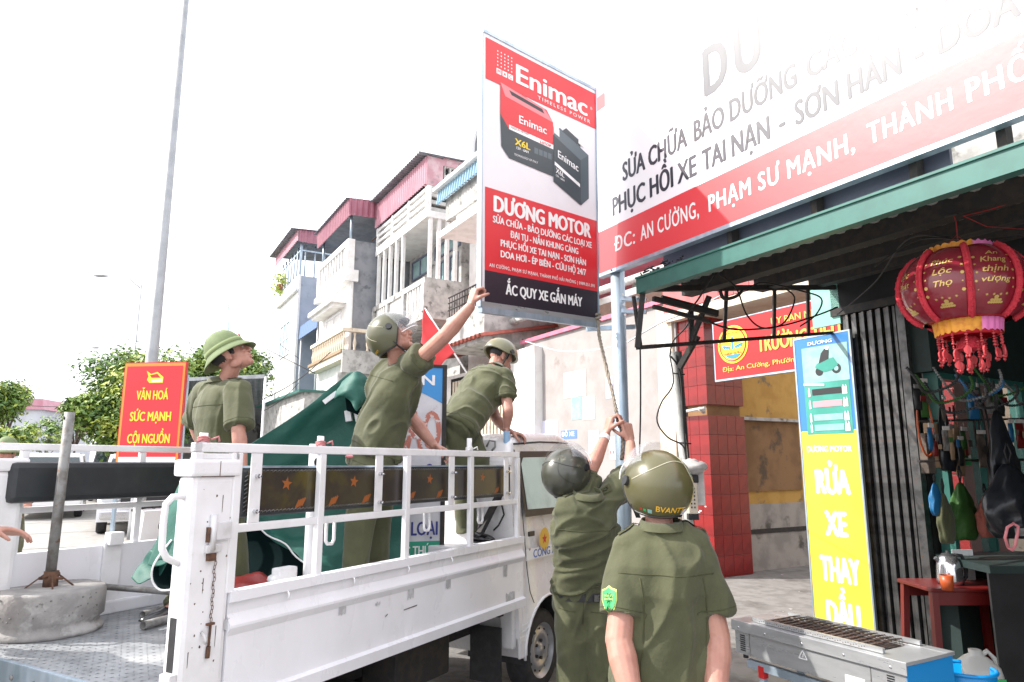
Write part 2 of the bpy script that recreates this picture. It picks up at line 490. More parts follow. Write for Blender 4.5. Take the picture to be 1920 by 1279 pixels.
# ------------------------------------------------------------------ lettering
_TC = {}
def glyphs(s, bold=0.0, shear=0.0, res=3, spacing=1.0, line=1.0):
    key = (s, bold, shear, spacing)
    if key in _TC: return _TC[key]
    c = bpy.data.curves.new('lettering', 'FONT')
    c.body = s; c.size = 1.0; c.offset = bold; c.resolution_u = res; c.shear = shear; c.space_character = spacing
    o = bpy.data.objects.new('lettering', c)
    COL.objects.link(o)
    dg = bpy.context.evaluated_depsgraph_get()
    dg.update()
    me = bpy.data.meshes.new_from_object(o.evaluated_get(dg))
    vs = [v.co.copy() for v in me.vertices]
    fs = [tuple(p.vertices) for p in me.polygons]
    bpy.data.meshes.remove(me); bpy.data.objects.remove(o); bpy.data.curves.remove(c)
    x0 = min(v.x for v in vs); x1 = max(v.x for v in vs)
    _TC[key] = (vs, fs, x0, x1)
    return _TC[key]

CAP = .682
_HORN = dict(zip('ƠỜỞỠỚỢơờởỡớợ', 'OÒỎÕÓỌoòỏõóọ'))
def lettering(s, material, parent, o, X, Y, width=None, cap=0.1, bold=0.02, align='l', shear=0.0, lift=0.0, world=False,
              spacing=1.0, name='lettering', maxw=None, warp=None):
    """flat printed lettering: o = base line start (or centre), X/Y unit vectors in the plane, cap height, total width"""
    vs, fs, x0, x1 = glyphs(s, bold * .5 if warp else 0.0, shear, spacing=spacing)
    horns = []
    if any(ch in _HORN for ch in s):
        base = ''.join(_HORN.get(ch, ch) for ch in s)
        vs, fs, x0, x1 = glyphs(base, bold * .5 if warp else 0.0, shear, spacing=spacing)
        vs = list(vs); fs = list(fs)
        for i, ch in enumerate(s):
            if ch in _HORN:
                xr = glyphs(base[:i + 1], 0.0, shear, spacing=spacing)[3]
                h = .70 if ch.isupper() else .53
                o_ = len(vs)
                vs += [V((xr - .12, h - .1, .5)), V((xr - .02, h - .1, .5)), V((xr + .03, h + .06, .5)), V((xr + .02, h + .1, .5)), V((xr - .05, h + .1, .5)), V((xr - .04, h + .02, .5)), V((xr - .1, h - .02, .5))]
                fs.append(tuple(range(o_, o_ + 7)))
    k = 0 if warp else bold * .9
    if k > 0:      # heavier strokes: the outline repeated a hair apart, each copy a little lower
        v2, f2 = [], []
        for i, (dx, dy) in enumerate(((-k, 0), (k, 0), (0, k * .35), (0, -k * .35))):
            o_ = len(v2)
            v2 += [V((v.x + dx, v.y + dy, i * 1.0 + v.z)) for v in vs]
            f2 += [tuple(j + o_ for j in f) for f in fs]
        vs, fs = v2, f2; x0 -= k; x1 += k
    sy = cap / CAP
    sx = (width / (x1 - x0)) if width else sy
    o, X, Y = V(o), V(X), V(Y)
    N = X.cross(Y).normalized() * lift
    w = (x1 - x0) * sx
    off = {'l': 0, 'c': -w / 2, 'r': -w}[align]
    mb = MB()
    if warp is None:
        NN = X.cross(Y).normalized() * .00025
        mb.add([o + X * ((v.x - x0) * sx + off) + Y * (v.y * sy) + N + NN * v.z for v in vs], fs)
    else:
        mb.add([warp((v.x - x0) * sx + off, v.y * sy) for v in vs], fs)
    return obj(name, mb, material, parent, world=world)

FS = Matrix.Rotation(A_S, 4, 'Z')
FT = Matrix.Translation(T_O) @ Matrix.Rotation(A_T, 4, 'Z')

def fobj(name, mb, material, parent, F=FS, kind=None):
    inv = wm(parent).inverted() @ F if parent is not None else None
    o = link(name, mb.mesh(name, inv), material, parent, kind)
    if parent is None: o.matrix_world = F.copy()
    return o

def flet(s, material, parent, F, o, X, Y, **k):
    o = F @ V(o); R = F.to_3x3()
    return lettering(s, material, parent, o, R @ V(X), R @ V(Y), world=True, **k)

def local_box(sx, sy, sz, name='piece', bevel=0):
    return MB().box(-sx / 2, sx / 2, -sy / 2, sy / 2, -sz / 2, sz / 2, bevel=bevel).mesh(name)

def repeat(name, me, material, parent, F, places):
    """pieces that share one mesh, at places (x, y, z[, rz]) in frame F"""
    inv = wm(parent).inverted() @ F
    out = []
    for p in places:
        o = link(name, me, material, parent)
        o.matrix_basis = inv @ Matrix.Translation(p[:3]) @ Matrix.Rotation(p[3] if len(p) > 3 else 0, 4, 'Z')
        out.append(o)
    return out

# ================================================================== ground
g = MB()
g.add([V((-400, -60, -.012)), V((400, -60, -.012)), V((400, 700, -.012)), V((-400, 700, -.012))], [(0, 1, 2, 3)])
obj('ground', g, 'asphalt', kind='structure')
def strip(name, a0, a1, d0, d1, z, material, step=0):
    mb = MB().box(a0, a1, -d1, -d0, z - .02 if step == 0 else -.01, z)
    return fobj(name, mb, material, None, FS, 'structure')
# street surface and the concrete apron in front of the shops
mb = MB().quad((-14, 14, -.004), (-14, -1.2, -.004), (260, -1.2, -.004), (260, 14, -.004))
fobj('road', mb, 'road_concrete', None, FS, 'structure')
mb = MB().quad((-14, -3.3, 0), (-14, -16, 0), (60, -16, 0), (60, -3.3, 0))
fobj('pavement', mb, 'pavement_concrete', None, FS, 'structure')
# joints between the cast road slabs
for k in range(14):
    t = MB().quad((6 + k * 3.5, 13.5, .0005), (6 + k * 3.5 + .05, 13.5, .0005), (6 + k * 3.5 + .05, -1.2, .0005), (6 + k * 3.5, -1.2, .0005))
    fobj('road_joint', t, 'asphalt', None, FS, 'structure')
t = MB().quad((-14, 4.0, .0005), (200, 4.0, .0005), (200, 4.06, .0005), (-14, 4.06, .0005))
fobj('road_joint', t, 'asphalt', None, FS, 'structure')

# ================================================================== windows, rails
def window(parent, F, x0, x1, z0, z1, y, out=1, cols=2, rows=1, fm='white_paint', gm='glass_dark', name='window', fw=.06):
    """window in a wall facing +y*out at y; frame proud of the wall, panes set back"""
    fr = MB()
    e = .05 * out
    fr.box(x0, x1, y - .02, y + e, z0, z0 + fw); fr.box(x0, x1, y - .02, y + e, z1 - fw, z1)
    fr.box(x0, x0 + fw, y - .02, y + e, z0 + fw, z1 - fw); fr.box(x1 - fw, x1, y - .02, y + e, z0 + fw, z1 - fw)
    w = (x1 - x0 - 2 * fw)
    for i in range(1, cols):
        xx = x0 + fw + w * i / cols
        fr.box(xx - .025, xx + .025, y - .02, y + e * .9, z0 + fw, z1 - fw)
    h = (z1 - z0 - 2 * fw)
    for j in range(1, rows):
        zz = z0 + fw + h * j / rows
        fr.box(x0 + fw, x1 - fw, y - .02, y + e * .8, zz - .02, zz + .02)
    f = fobj(name, fr, fm, parent, F)
    for i in range(cols):
        p = MB().box(x0 + fw + w * i / cols + .03, x0 + fw + w * (i + 1) / cols - .03, y - .01, y + .012 * out, z0 + fw + .005, z1 - fw - .005)
        fobj('pane', p, gm, f, F)
    return f

BAL_PROF = [(.045, 0), (.045, .05), (.03, .08), (.055, .2), (.06, .28), (.032, .42), (.028, .5), (.045, .56), (.045, .62)]
def baluster_mesh(h=.62, n=8):
    return MB().lathe([(r, z * h / .62) for r, z in BAL_PROF], n, cap=True).mesh('baluster')
BALME = baluster_mesh()

def corrugated(a0, a1, z0, z1, y, pitch=.12, amp=.018, horizontal=False):
    """tin sheet standing in the plane y, ribs upright"""
    n = max(4, int((a1 - a0) / pitch) * 4)
    fr = [[], []]
    for i in range(n + 1):
        x = a0 + (a1 - a0) * i / n
        o = amp if i % 4 in (0, 1) else -amp
        fr[0].append(V((x, y + o, z0))); fr[1].append(V((x, y + o, z1)))
    return fr

def corr_sheet(P00, P10, P01, P11, pitch=.12, amp=.018):
    """corrugated sheet: ribs run from edge P00-P10 to edge P01-P11"""
    P00, P10, P01, P11 = map(V, (P00, P10, P01, P11))
    L = (P10 - P00).length
    n = max(4, int(L / pitch) * 4)
    N = (P10 - P00).cross(P01 - P00).normalized() * amp
    mb = MB()
    vs = []
    for i in range(n + 1):
        t = i / n
        o = N * (1 if i % 4 in (0, 1) else -1)
        vs += [P00.lerp(P10, t) + o, P01.lerp(P11, t) + o]
    mb.add(vs, [(2 * i, 2 * i + 2, 2 * i + 3, 2 * i + 1) for i in range(n)])
    return mb

def D(d): return -d

# ================================================================== row of tube houses
# --- grey-sided house with white balcony (second from the far end)
h = S_thing('tube_house', 'house with bare grey cement side wall, white balconies and dark pink tin roof', 'house', 24.6, 8.6)
w = MB().box(22.35, 26.3, D(16), D(6.62), 0, 7.9)
fobj('wall', w, 'cement_and_shade_grey', h)
w = MB().box(22.3, 26.35, D(6.62), D(6.54), 0, 7.9)
fobj('front_wall', w, 'plaster_white', h)
w = MB().box(22.35, 22.55, D(11.8), D(6.62), 7.9, 9.25).box(22.35, 26.3, D(12), D(11.8), 7.9, 9.25)
fobj('terrace_wall', w, 'cement_and_shade_grey', h)
par = MB().box(22.2, 26.4, D(6.75), D(6.3), 7.75, 7.95).box(22.2, 26.4, D(6.75), D(6.38), 7.95, 8.15)
par.box(22.25, 26.35, D(6.6), D(6.36), 9.05, 9.25).box(22.25, 22.55, D(6.6), D(6.36), 8.15, 9.05).box(26.05, 26.35, D(6.6), D(6.36), 8.15, 9.05)
par.box(22.55, 26.05, D(6.58), D(6.38), 8.15, 8.35)
fobj('parapet', par, 'plaster_white', h)
me = local_box(.14, .14, .70, 'post')
repeat('baluster', me, 'plaster_white', h, FS, [(22.85 + k * .37, D(6.48), 8.70) for k in range(9)])
# ledge above the front door window
ld = MB().box(22.8, 26.0, D(6.55), D(6.0), 7.1, 7.26).box(22.95, 25.85, D(6.55), D(6.12), 6.98, 7.1)
fobj('canopy_ledge', ld, 'plaster_white', h)
window(h, FS, 23.3, 25.2, 5.3, 6.9, D(6.54), 1, 2, 2, gm='plaster_white')
# roof
fobj('roof', corr_sheet((22.1, D(6.2), 10.66), (26.6, D(6.2), 10.66), (22.1, D(12), 11.1), (26.6, D(12), 11.1), .2, .02), 'tin_grey', h)
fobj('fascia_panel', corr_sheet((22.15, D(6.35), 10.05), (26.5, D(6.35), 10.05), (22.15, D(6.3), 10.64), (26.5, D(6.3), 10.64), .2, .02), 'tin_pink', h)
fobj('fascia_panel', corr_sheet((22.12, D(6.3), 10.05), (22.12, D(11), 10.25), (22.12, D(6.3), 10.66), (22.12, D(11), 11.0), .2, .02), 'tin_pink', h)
sft = MB().box(22.2, 26.4, D(11.4), D(6.45), 10.2, 10.24)
fobj('ceiling_panel', sft, 'tin_grey', h)
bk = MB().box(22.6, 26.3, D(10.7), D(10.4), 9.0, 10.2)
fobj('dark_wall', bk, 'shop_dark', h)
pp = MB()
for x in (22.45, 26.1): pp.tube([(x, D(6.5), 9.2), (x, D(6.5), 10.2)], .045, 6)
pp.tube([(22.4, D(8.4), 8.9), (22.4, D(8.4), 10.2)], .03, 6)
fobj('roof_post', pp, 'galvanised', h)
rb = MB().tube([(22.33, D(7.2), 9.3), (22.2, D(7.4), 9.5), (22.3, D(7.6), 10.4)], .02, 5)
fobj('rusty_rod', rb, 'rust', h)
# lower balcony with balusters
bl = MB().box(21.9, 26.2, D(6.6), D(6.2), 5.0, 5.22)
fobj('balcony_slab', bl, 'plaster_cream', h)
bl = MB().box(21.85, 26.25, D(6.6), D(6.15), 5.22, 5.32)
fobj('slab_trim', bl, 'wood_light', h)
un = MB().prism([(0, 0), (.95, 0), (.0, -.45)], (21.95, D(6.7), 5.0), (0, 1, 0), (0, 0, 1), -.0001)
bl = MB().box(21.9, 26.2, D(6.36), D(6.2), 5.94, 6.06).box(21.9, 22.08, D(8.2), D(6.36), 5.94, 6.06)
fobj('handrail', bl, 'plaster_cream', h)
repeat('baluster', BALME, 'plaster_cream', h, FS, [(22.0 + k * .235, D(6.28), 5.32) for k in range(18)] + [(22.0, D(6.65 + k * .45), 5.32) for k in range(4)])
crk = MB().box(21.78, 21.9, D(8.4), D(6.2), 4.55, 5.3)
fobj('broken_slab_edge', crk, 'plaster_dirty', h)
lw = MB().box(21.9, 22.1, D(8.6), D(6.1), 3.9, 4.55)
fobj('side_wall', lw, 'plaster_dirty', h)

# --- blue-grey house at the far end
h = S_thing('tube_house', 'pale blue-grey house at the far end with caged roof terrace and pink roof', 'house', 32.5, 8)
w = MB().box(29.6, 33.4, D(15), D(6.45), 0, 9.72); fobj('wall', w, 'plaster_blue_grey', h)
w = MB().box(29.55, 33.45, D(6.45), D(6.35), 0, 9.75); fobj('front_wall', w, 'plaster_white', h)
lg = MB().box(29.5, 33.6, D(6.35), D(6.2), 9.0, 9.12); fobj('ledge', lg, 'plaster_white', h)
window(h, FS, 30.7, 32.7, 6.4, 7.95, D(6.35), 1, 3, 2, gm='glass_tint')
fobj('roof', corr_sheet((29.2, D(5.85), 11.7), (34.2, D(5.85), 11.7), (29.2, D(10.5), 12.0), (34.2, D(10.5), 12.0), .25, .02), 'tin_grey', h)
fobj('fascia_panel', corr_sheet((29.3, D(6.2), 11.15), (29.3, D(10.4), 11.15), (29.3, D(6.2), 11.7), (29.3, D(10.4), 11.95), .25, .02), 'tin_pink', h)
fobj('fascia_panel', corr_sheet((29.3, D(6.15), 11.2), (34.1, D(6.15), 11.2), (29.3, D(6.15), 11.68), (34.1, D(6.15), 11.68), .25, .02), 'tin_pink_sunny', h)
me = MB().tube([(0, 0, 0), (0, 0, 1.4)], .035, 5).mesh('bar')
repeat('bar', me, 'galvanised', h, FS, [(29.66, D(6.6 + k * .42), 9.74) for k in range(9)] + [(29.66 + k * .6, D(6.4), 9.74) for k in range(7)])
rl = MB().box(29.62, 29.68, D(10.2), D(6.4), 10.85, 10.91).box(29.68, 33.4, D(6.43), D(6.37), 10.85, 10.91)
for k in range(2): rl.box(29.6, 29.69, D(6.45 + k * 3.8), D(6.36 + k * 3.8), 9.72, 11.2)
fobj('rail', rl, 'galvanised', h)
t = thing('potted_plant', 'yellow-green plant spilling over the roof terrace of the far house', 'plant', SW(33.1, 6.25, 9.9), A_S)
def leaves(rng, n, c, r, size, flat=1.0):
    mb = MB()
    for _ in range(n):
        while True:
            q = V((rng.uniform(-1, 1), rng.uniform(-1, 1), rng.uniform(-1, 1)))
            if q.length <= 1: break
        p = V(c) + V((q.x * r[0], q.y * r[1], q.z * r[2]))
        nrm = V((rng.uniform(-1, 1), rng.uniform(-1, 1), rng.uniform(-.2, 1))).normalized()
        x, y = frame_of(nrm)
        s = size * rng.uniform(.6, 1.3)
        a = rng.uniform(0, pi)
        x, y = x * cos(a) + y * sin(a), y * cos(a) - x * sin(a)
        mb.add([p - x * s, p - y * s * .45 + nrm * s * .1, p + x * s, p + y * s * .45 + nrm * s * .1], [(0, 1, 2, 3)])
    return mb
rng = random.Random(3)
obj('foliage', leaves(rng, 260, (0, 0, .2), (.8, .4, .6), .09), 'leaf_bright', t, kind='stuff')
obj('pot', MB().lathe([(.1, -.1), (.16, .2)], 10, cap=True), 'roof_tile_red', t)

# --- bay with blue awning between the two
h = S_thing('awning_bay', 'recessed grey bay with a blue roll-down awning between the white and blue-grey houses', 'building', 28.4, 8)
w = MB().box(26.4, 29.5, D(12), D(7.6), 0, 8.2); fobj('wall', w, 'cement_and_shade_grey', h)
fobj('awning', corr_sheet((26.45, D(6.5), 7.4), (29.45, D(6.5), 7.4), (26.45, D(7.55), 7.8), (29.45, D(7.55), 7.8), .3, .01), 'awning_blue', h)
fobj('awning_valance', corr_sheet((26.45, D(6.45), 6.85), (29.45, D(6.45), 6.85), (26.45, D(6.5), 7.42), (29.45, D(6.5), 7.42), .3, .01), 'awning_blue', h)
pp = MB()
for x in (26.6, 29.35): pp.tube([(x, D(6.55), 4.0), (x, D(6.55), 7.35)], .035, 5)
fobj('post', pp, 'white_paint', h)

# --- pink tin-clad house (large, centre)
h = S_thing('tube_house', 'tallest house with pink corrugated top storey, white louvred balcony and breeze blocks', 'house', 20, 9)
w = MB().box(17.95, 22.2, D(16), D(8.6), 0, 10.5); fobj('wall', w, 'plaster_dirty', h)
w = MB().box(17.7, 22.3, D(8.6), D(7.35), 8.75, 8.95); fobj('balcony_slab', w, 'plaster_white', h)
w = MB().box(17.7, 22.3, D(8.6), D(7.35), 5.72, 5.92); fobj('balcony_slab', w, 'plaster_dirty', h)
me = MB().box(-2.25, 2.25, -.05, .05, -.055, .055, bevel=.01).mesh('slat')
repeat('slat', me, 'plaster_white', h, FS, [(20, D(7.42), z) for z in (9.02, 9.24, 9.46, 9.68)])
me = MB().box(-.07, .07, -.07, .07, -.4, .4).mesh('rail_post')
repeat('rail_post', me, 'plaster_white', h, FS, [(x, D(7.42), 9.35) for x in (17.8, 19.25, 20.7, 22.2)])
me = MB().box(-.05, .05, -.55, .55, -.055, .055).mesh('slat')
repeat('slat', me, 'plaster_dirty', h, FS, [(17.78, D(8.0), z) for z in (9.02, 9.24, 9.46, 9.68)])
repeat('slat', me, 'plaster_dirty', h, FS, [(22.22, D(8.0), z) for z in (9.02, 9.24, 9.46, 9.68)])
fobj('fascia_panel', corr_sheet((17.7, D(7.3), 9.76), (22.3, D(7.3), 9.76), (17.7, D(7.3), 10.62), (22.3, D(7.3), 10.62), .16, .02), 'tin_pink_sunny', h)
fobj('roof', corr_sheet((17.6, D(7.05), 10.68), (22.6, D(7.05), 10.68), (17.6, D(12.5), 10.9), (22.6, D(12.5), 10.9), .16, .03), 'tin_grey', h)
w = MB().box(17.72, 17.9, D(7.85), D(7.32), 9.74, 10.65).box(17.72, 17.9, D(12), D(7.85), 9.74, 9.85).box(17.72, 17.9, D(12), D(7.85), 10.45, 10.7)
w.box(17.72, 17.9, D(12), D(10.2), 9.85, 10.45)
fobj('side_parapet', w, 'plaster_pink', h)
# breeze blocks
bb = MB()
for (a, b, c, d_) in ((-.2, .2, .27, .3), (-.2, .2, -.3, -.27), (-.2, -.17, -.27, .27), (.17, .2, -.27, .27), (-.03, .03, -.27, .27), (-.17, .17, -.03, .03)):
    bb.box(-.05, .05, a, b, c, d_)
bb.lathe([(.08, -.04), (.12, -.04), (.12, .04), (.08, .04)], 10, (0, 0, 0), (1, 0, 0), smooth=False)
me = bb.mesh('breeze_block')
repeat('breeze_block', me, 'plaster_dirty', h, FS, [(17.8, D(8.1 + k * .42), 10.15) for k in range(5)])
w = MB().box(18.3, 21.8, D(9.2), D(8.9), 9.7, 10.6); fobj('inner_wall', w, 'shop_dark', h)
# uprights between the balconies
me = MB().box(-.05, .05, -.05, .05, -1.0, 1.0).mesh('bar')
repeat('bar', me, 'plaster_white', h, FS, [(18.0 + k * .58, D(7.42), 7.75) for k in range(8)][3:] + [(17.78, D(7.5 + k * .27), 7.75) for k in range(4)])
# lower balcony parapet with slots
w = MB().box(17.7, 22.3, D(7.45), D(7.32), 6.75, 6.92).box(17.7, 22.3, D(7.45), D(7.35), 5.92, 6.05)
for x in (17.7, 19.3, 20.75, 22.1): w.box(x, x + .2, D(7.47), D(7.3), 5.92, 6.75)
w.box(17.72, 17.84, D(8.6), D(7.45), 6.75, 6.92)
w.box(17.72, 17.8, D(8.6), D(7.45), 5.92, 6.75)
fobj('balcony_parapet', w, 'plaster_dirty', h)
me = MB().box(-.04, .04, -.05, .05, -.35, .35).mesh('slat')
repeat('slat', me, 'plaster_white', h, FS, [(18.05 + k * .21, D(7.4), 6.4) for k in range(6)] + [(21.05 + k * .21, D(7.4), 6.4) for k in range(5)])
w = MB().box(19.55, 20.7, D(7.42), D(7.38), 6.05, 6.75); fobj('parapet_panel', w, 'plaster_white', h)
for (x0, x1, z0, z1) in ((18.15, 18.75, 6.0, 8.0), (19.1, 19.7, 6.0, 8.0), (20.6, 21.8, 6.3, 7.6), (20.4, 21.9, 7.9, 8.6), (18.0, 19.9, 8.15, 8.6)):
    window(h, FS, x0, x1, z0, z1, D(8.6), 1, 2, 1, fm='dark_panel', gm='glass_tint')
# --- next house: blue fascia
h = S_thing('tube_house', 'white house with pale blue corrugated fascia and arched roof niche beside the banner', 'house', 14.5, 8.8)
w = MB().box(11.6, 17.6, D(16), D(8.7), 0, 8.9); fobj('wall', w, 'plaster_white', h)
w = MB().box(11.6, 16.6, D(8.7), D(7.45), 8.25, 8.9); fobj('balcony_front', w, 'plaster_dirty', h)
w = MB().box(11.6, 16.2, D(8.7), D(7.1), 7.6, 7.78); fobj('balcony_slab', w, 'plaster_white', h)
w = MB().box(11.6, 16.0, D(8.6), D(7.5), 7.78, 8.25); fobj('beam_block', w, 'plaster_white', h)
fobj('fascia_panel', corr_sheet((11.6, D(7.3), 8.8), (16.9, D(7.3), 8.8), (11.6, D(7.35), 9.2), (16.9, D(7.35), 9.2), .16, .03), 'tin_blue', h)
w = MB().box(11.6, 17.0, D(8.0), D(7.2), 9.2, 9.3); fobj('fascia_cap', w, 'plaster_white', h)
# arched niche on the roof
ar = MB()
prof_o = [(-.6, 0)] + [(-.6 * cos(pi * k / 10), .62 + .5 * sin(pi * k / 10)) for k in range(11)] + [(.6, 0)]
prof_i = [(-.42, 0)] + [(-.42 * cos(pi * k / 10), .62 + .36 * sin(pi * k / 10)) for k in range(11)] + [(.42, 0)]
n_ = len(prof_o)
vs = []
for y in (D(7.6), D(7.9)):
    for pr in (prof_o, prof_i):
        vs += [V((14.72 + p[0], y, 9.3 + p[1])) for p in pr]
fs = []
for k in range(n_ - 1):
    fs += [(k, k + 1, n_ + k + 1, n_ + k), (2 * n_ + k + 1, 2 * n_ + k, 3 * n_ + k, 3 * n_ + k + 1), (k, 2 * n_ + k, 2 * n_ + k + 1, k + 1), (n_ + k + 1, 3 * n_ + k + 1, 3 * n_ + k, n_ + k)]
ar.add(vs, fs); fobj('arch', ar, 'cement_and_shade_grey', h)  # arch given grey: the shade on it is put into the colour
w = MB().prism([(14.72 + p[0], 9.3 + p[1]) for p in prof_i], (0, D(7.85), 0), (1, 0, 0), (0, 0, 1), -.05); fobj('arch_panel', w, 'cement_and_shade_grey', h)
window(h, FS, 14.95, 15.35, 6.1, 7.1, D(8.7), 1, 1, 1, gm='glass_dark')
for k in range(2):
    w = MB().box(14.8, 15.3, D(8.7), D(8.66), 7.3 + k * .22, 7.4 + k * .22); fobj('vent_slot', w, 'cement_and_shade_grey', h)
# low mossy balcony
w = MB().box(12.9, 14.9, D(8.7), D(6.75), 4.25, 4.5).box(12.9, 14.9, D(6.9), D(6.75), 4.5, 5.1).box(12.9, 13.05, D(8.7), D(6.9), 4.5, 5.1)
fobj('old_balcony', w, 'plaster_dirty', h)
ir = MB()
for k in range(14): ir.tube([(13.0 + k * .14, D(6.8), 5.1), (13.0 + k * .14, D(6.8), 5.62)], .012, 4)
for z in (5.3, 5.48, 5.62): ir.tube([(12.95, D(6.8), z), (14.9, D(6.8), z)], .02, 5)
fobj('railing', ir, 'dark_iron', h)
# shop-front shutters
w = MB().box(11.8, 17.5, D(8.8), D(7.9), 0, 4.0); fobj('ground_floor', w, 'plaster_white', h)
me = MB().box(-.05, .05, -.03, .03, -1.2, 1.2).mesh('slat')
repeat('slat', me, 'plaster_cream', h, FS, [(14.0 + k * .17, D(7.85), 2.6) for k in range(17)])
w = MB().box(13.8, 17.0, D(7.9), D(7.88), 1.3, 3.9); fobj('opening', w, 'shop_dark', h)

# --- low tiled lean-to roofs and gutter in front
h = S_thing('lean_to_roof', 'low red tiled roof edge above the white street wall, under the pink gutter', 'roof', 14.5, 7.6)
fobj('tile_roof', corr_sheet((12.7, D(6.6), 4.35), (18.0, D(6.6), 4.35), (12.7, D(8.6), 4.75), (18.0, D(8.6), 4.75), .2, .04), 'roof_tile_red', h)
h = S_thing('gutter_house', 'low white house with pink roof gutter and white drain pipe behind the wall', 'building', 10, 9)
w = MB().box(7.95, 13.8, D(14), D(8.6), 0, 4.9); fobj('wall', w, 'plaster_cream', h)
w = MB().box(6.5, 14.2, D(8.5), D(7.5), 5.0, 5.22); fobj('gutter', w, 'pink_gutter', h)
w = MB().tube([(6.5, D(7.45), 4.72), (14.0, D(7.45), 4.74)], .075, 10); fobj('drain_pipe', w, 'pvc_white', h)
w = MB()
for x in (12.7, 12.1, 11.3): w.tube([(x, D(7.45), 4.65), (x, D(7.35), 4.75), (x, D(7.5), 5.0)], .02, 5)
fobj('pipe_bracket', w, 'pvc_white', h)
w = MB().box(6.5, 14.2, D(9), D(7.6), 5.22, 5.3); fobj('roof_slab', w, 'pvc_white', h)
w = MB()
for k in range(4): w.tube([(8.6 + k * 1.2, D(7.5), 5.3), (8.6 + k * 1.2, D(7.5), 5.7)], .015, 4)
w.tube([(7, D(7.5), 5.7), (13.6, D(7.5), 5.7)], .015, 4); w.tube([(7, D(7.5), 5.5), (13.6, D(7.5), 5.5)], .015, 4)
fobj('roof_rail', w, 'plaster_cream', h)
# --- white street wall with posters
h = S_thing('street_wall', 'long white wall with pasted posters behind the truck cab', 'wall', 10.3, 7.7)
w = MB().box(7.95, 12.6, D(7.95), D(7.6), 0, 4.2); fobj('wall_body', w, 'wall_pinkish', h)
w = MB().box(7.95, 12.7, D(8.0), D(7.54), 4.2, 4.28); fobj('coping', w, 'pink_gutter', h)
w = MB().box(11.9, 12.75, D(7.6), D(7.4), 0, 4.05); fobj('pilaster', w, 'plaster_white', h)
w = MB().box(8.0, 8.35, D(7.6), D(7.56), 0, 4.15); fobj('pilaster', w, 'plaster_cream', h)
def poster(a0, a1, z0, z1, m, label, cat='poster', d=7.597, group=None):
    o = fobj('poster', MB().box(a0, a1, D(d), D(d - .003), z0, z1), m, None, FS)
    return tag(o, label, cat, group)
def wpos(px, py, d=7.6):
    u = (px - 960) / 1280.0; v = (639.5 - py) / 1280.0
    r = V((u, cos(PITCH) - v * sin(PITCH), sin(PITCH) + v * cos(PITCH)))
    t = d / r.dot(S_N)
    p = r * t
    return p.dot(S_X), p.z + EYE
for (l, t_, r_, b_, m_, lab) in ((1057, 700, 1100, 742, 'paper_aged', 'blank weathered paper patch, upper one on the white wall'),
        (1092, 744, 1116, 786, 'paper_aged', 'torn grey paper patch beside the blue leaflet'),
        (1072, 744, 1092, 786, 'poster_teal', 'faded leaflet with a blue drawing on the white wall'),
        (980, 676, 994, 716, 'paper_aged', 'narrow weathered paper on the white pilaster'),
        (1012, 790, 1047, 840, 'paper_lilac', 'pale notice with a blue left edge above the truck cab'),
        (1052, 808, 1082, 822, 'paper_blue', 'small blue notice with white lettering above the cab'),
        (1136, 708, 1150, 746, 'paper_lilac', 'thin pale blue paper strip close to the steel pole'),
        (1104, 808, 1124, 850, 'paper_lilac', 'pale leaflet above the dark helmet'),
        (1142, 820, 1156, 862, 'paper', 'white leaflet with red characters behind the steel pole')):
    a1, z1 = wpos(l, t_); a0, z0 = wpos(r_, b_)
    z0, z1 = min(z0, z1), max(z0, z1)
    p_ = poster(a0, a1, z0, z1, m_, lab)
    if m_ == 'paper_blue':
        flet('ĐỖ XE', 'white_print', p_, FS, (a1 - .03, D(7.592), (z0 + z1) / 2 - .03), (-1, 0, 0), (0, 0, 1), width=(a1 - a0) * .8, cap=.08, bold=.03)
    if lab.startswith('white leaflet'):
        flet('11', 'sign_red_flat', p_, FS, (a1 - .02, D(7.592), z0 + .1), (-1, 0, 0), (0, 0, 1), width=(a1 - a0) * .6, cap=.06, bold=.03)
    if lab.startswith('pale notice'):
        fobj('blue_edge', MB().box(a1 - .03, a1, D(7.594), D(7.591), z0, z1), 'paper_blue', p_, FS)

# ================================================================== school gate
h = S_thing('school_gate', 'red tiled school gate with pink header, left column whole, behind the helmeted men', 'gate', 7.5, 7.8)
w = MB().box(7.42, 7.96, D(8.45), D(7.65), 0, 2.34).box(7.42, 7.96, D(8.45), D(7.65), 2.5, 4.0)
fobj('column_recess', MB().box(7.46, 7.86, D(8.4), D(7.7), 2.34, 2.5), 'recess_brown', h)
w.box(3.9, 4.5, D(8.4), D(7.65), 0, 4.0)
fobj('column_core', w, 'grout', h)
# header: pink tiles
w = MB().box(3.5, 8.1, D(8.5), D(7.5), 3.85, 4.0); fobj('header_lip', w, 'plaster_cream', h)
w = MB().box(3.5, 8.1, D(8.5), D(7.5), 4.0, 4.4); fobj('header', w, 'tile_pink', h)
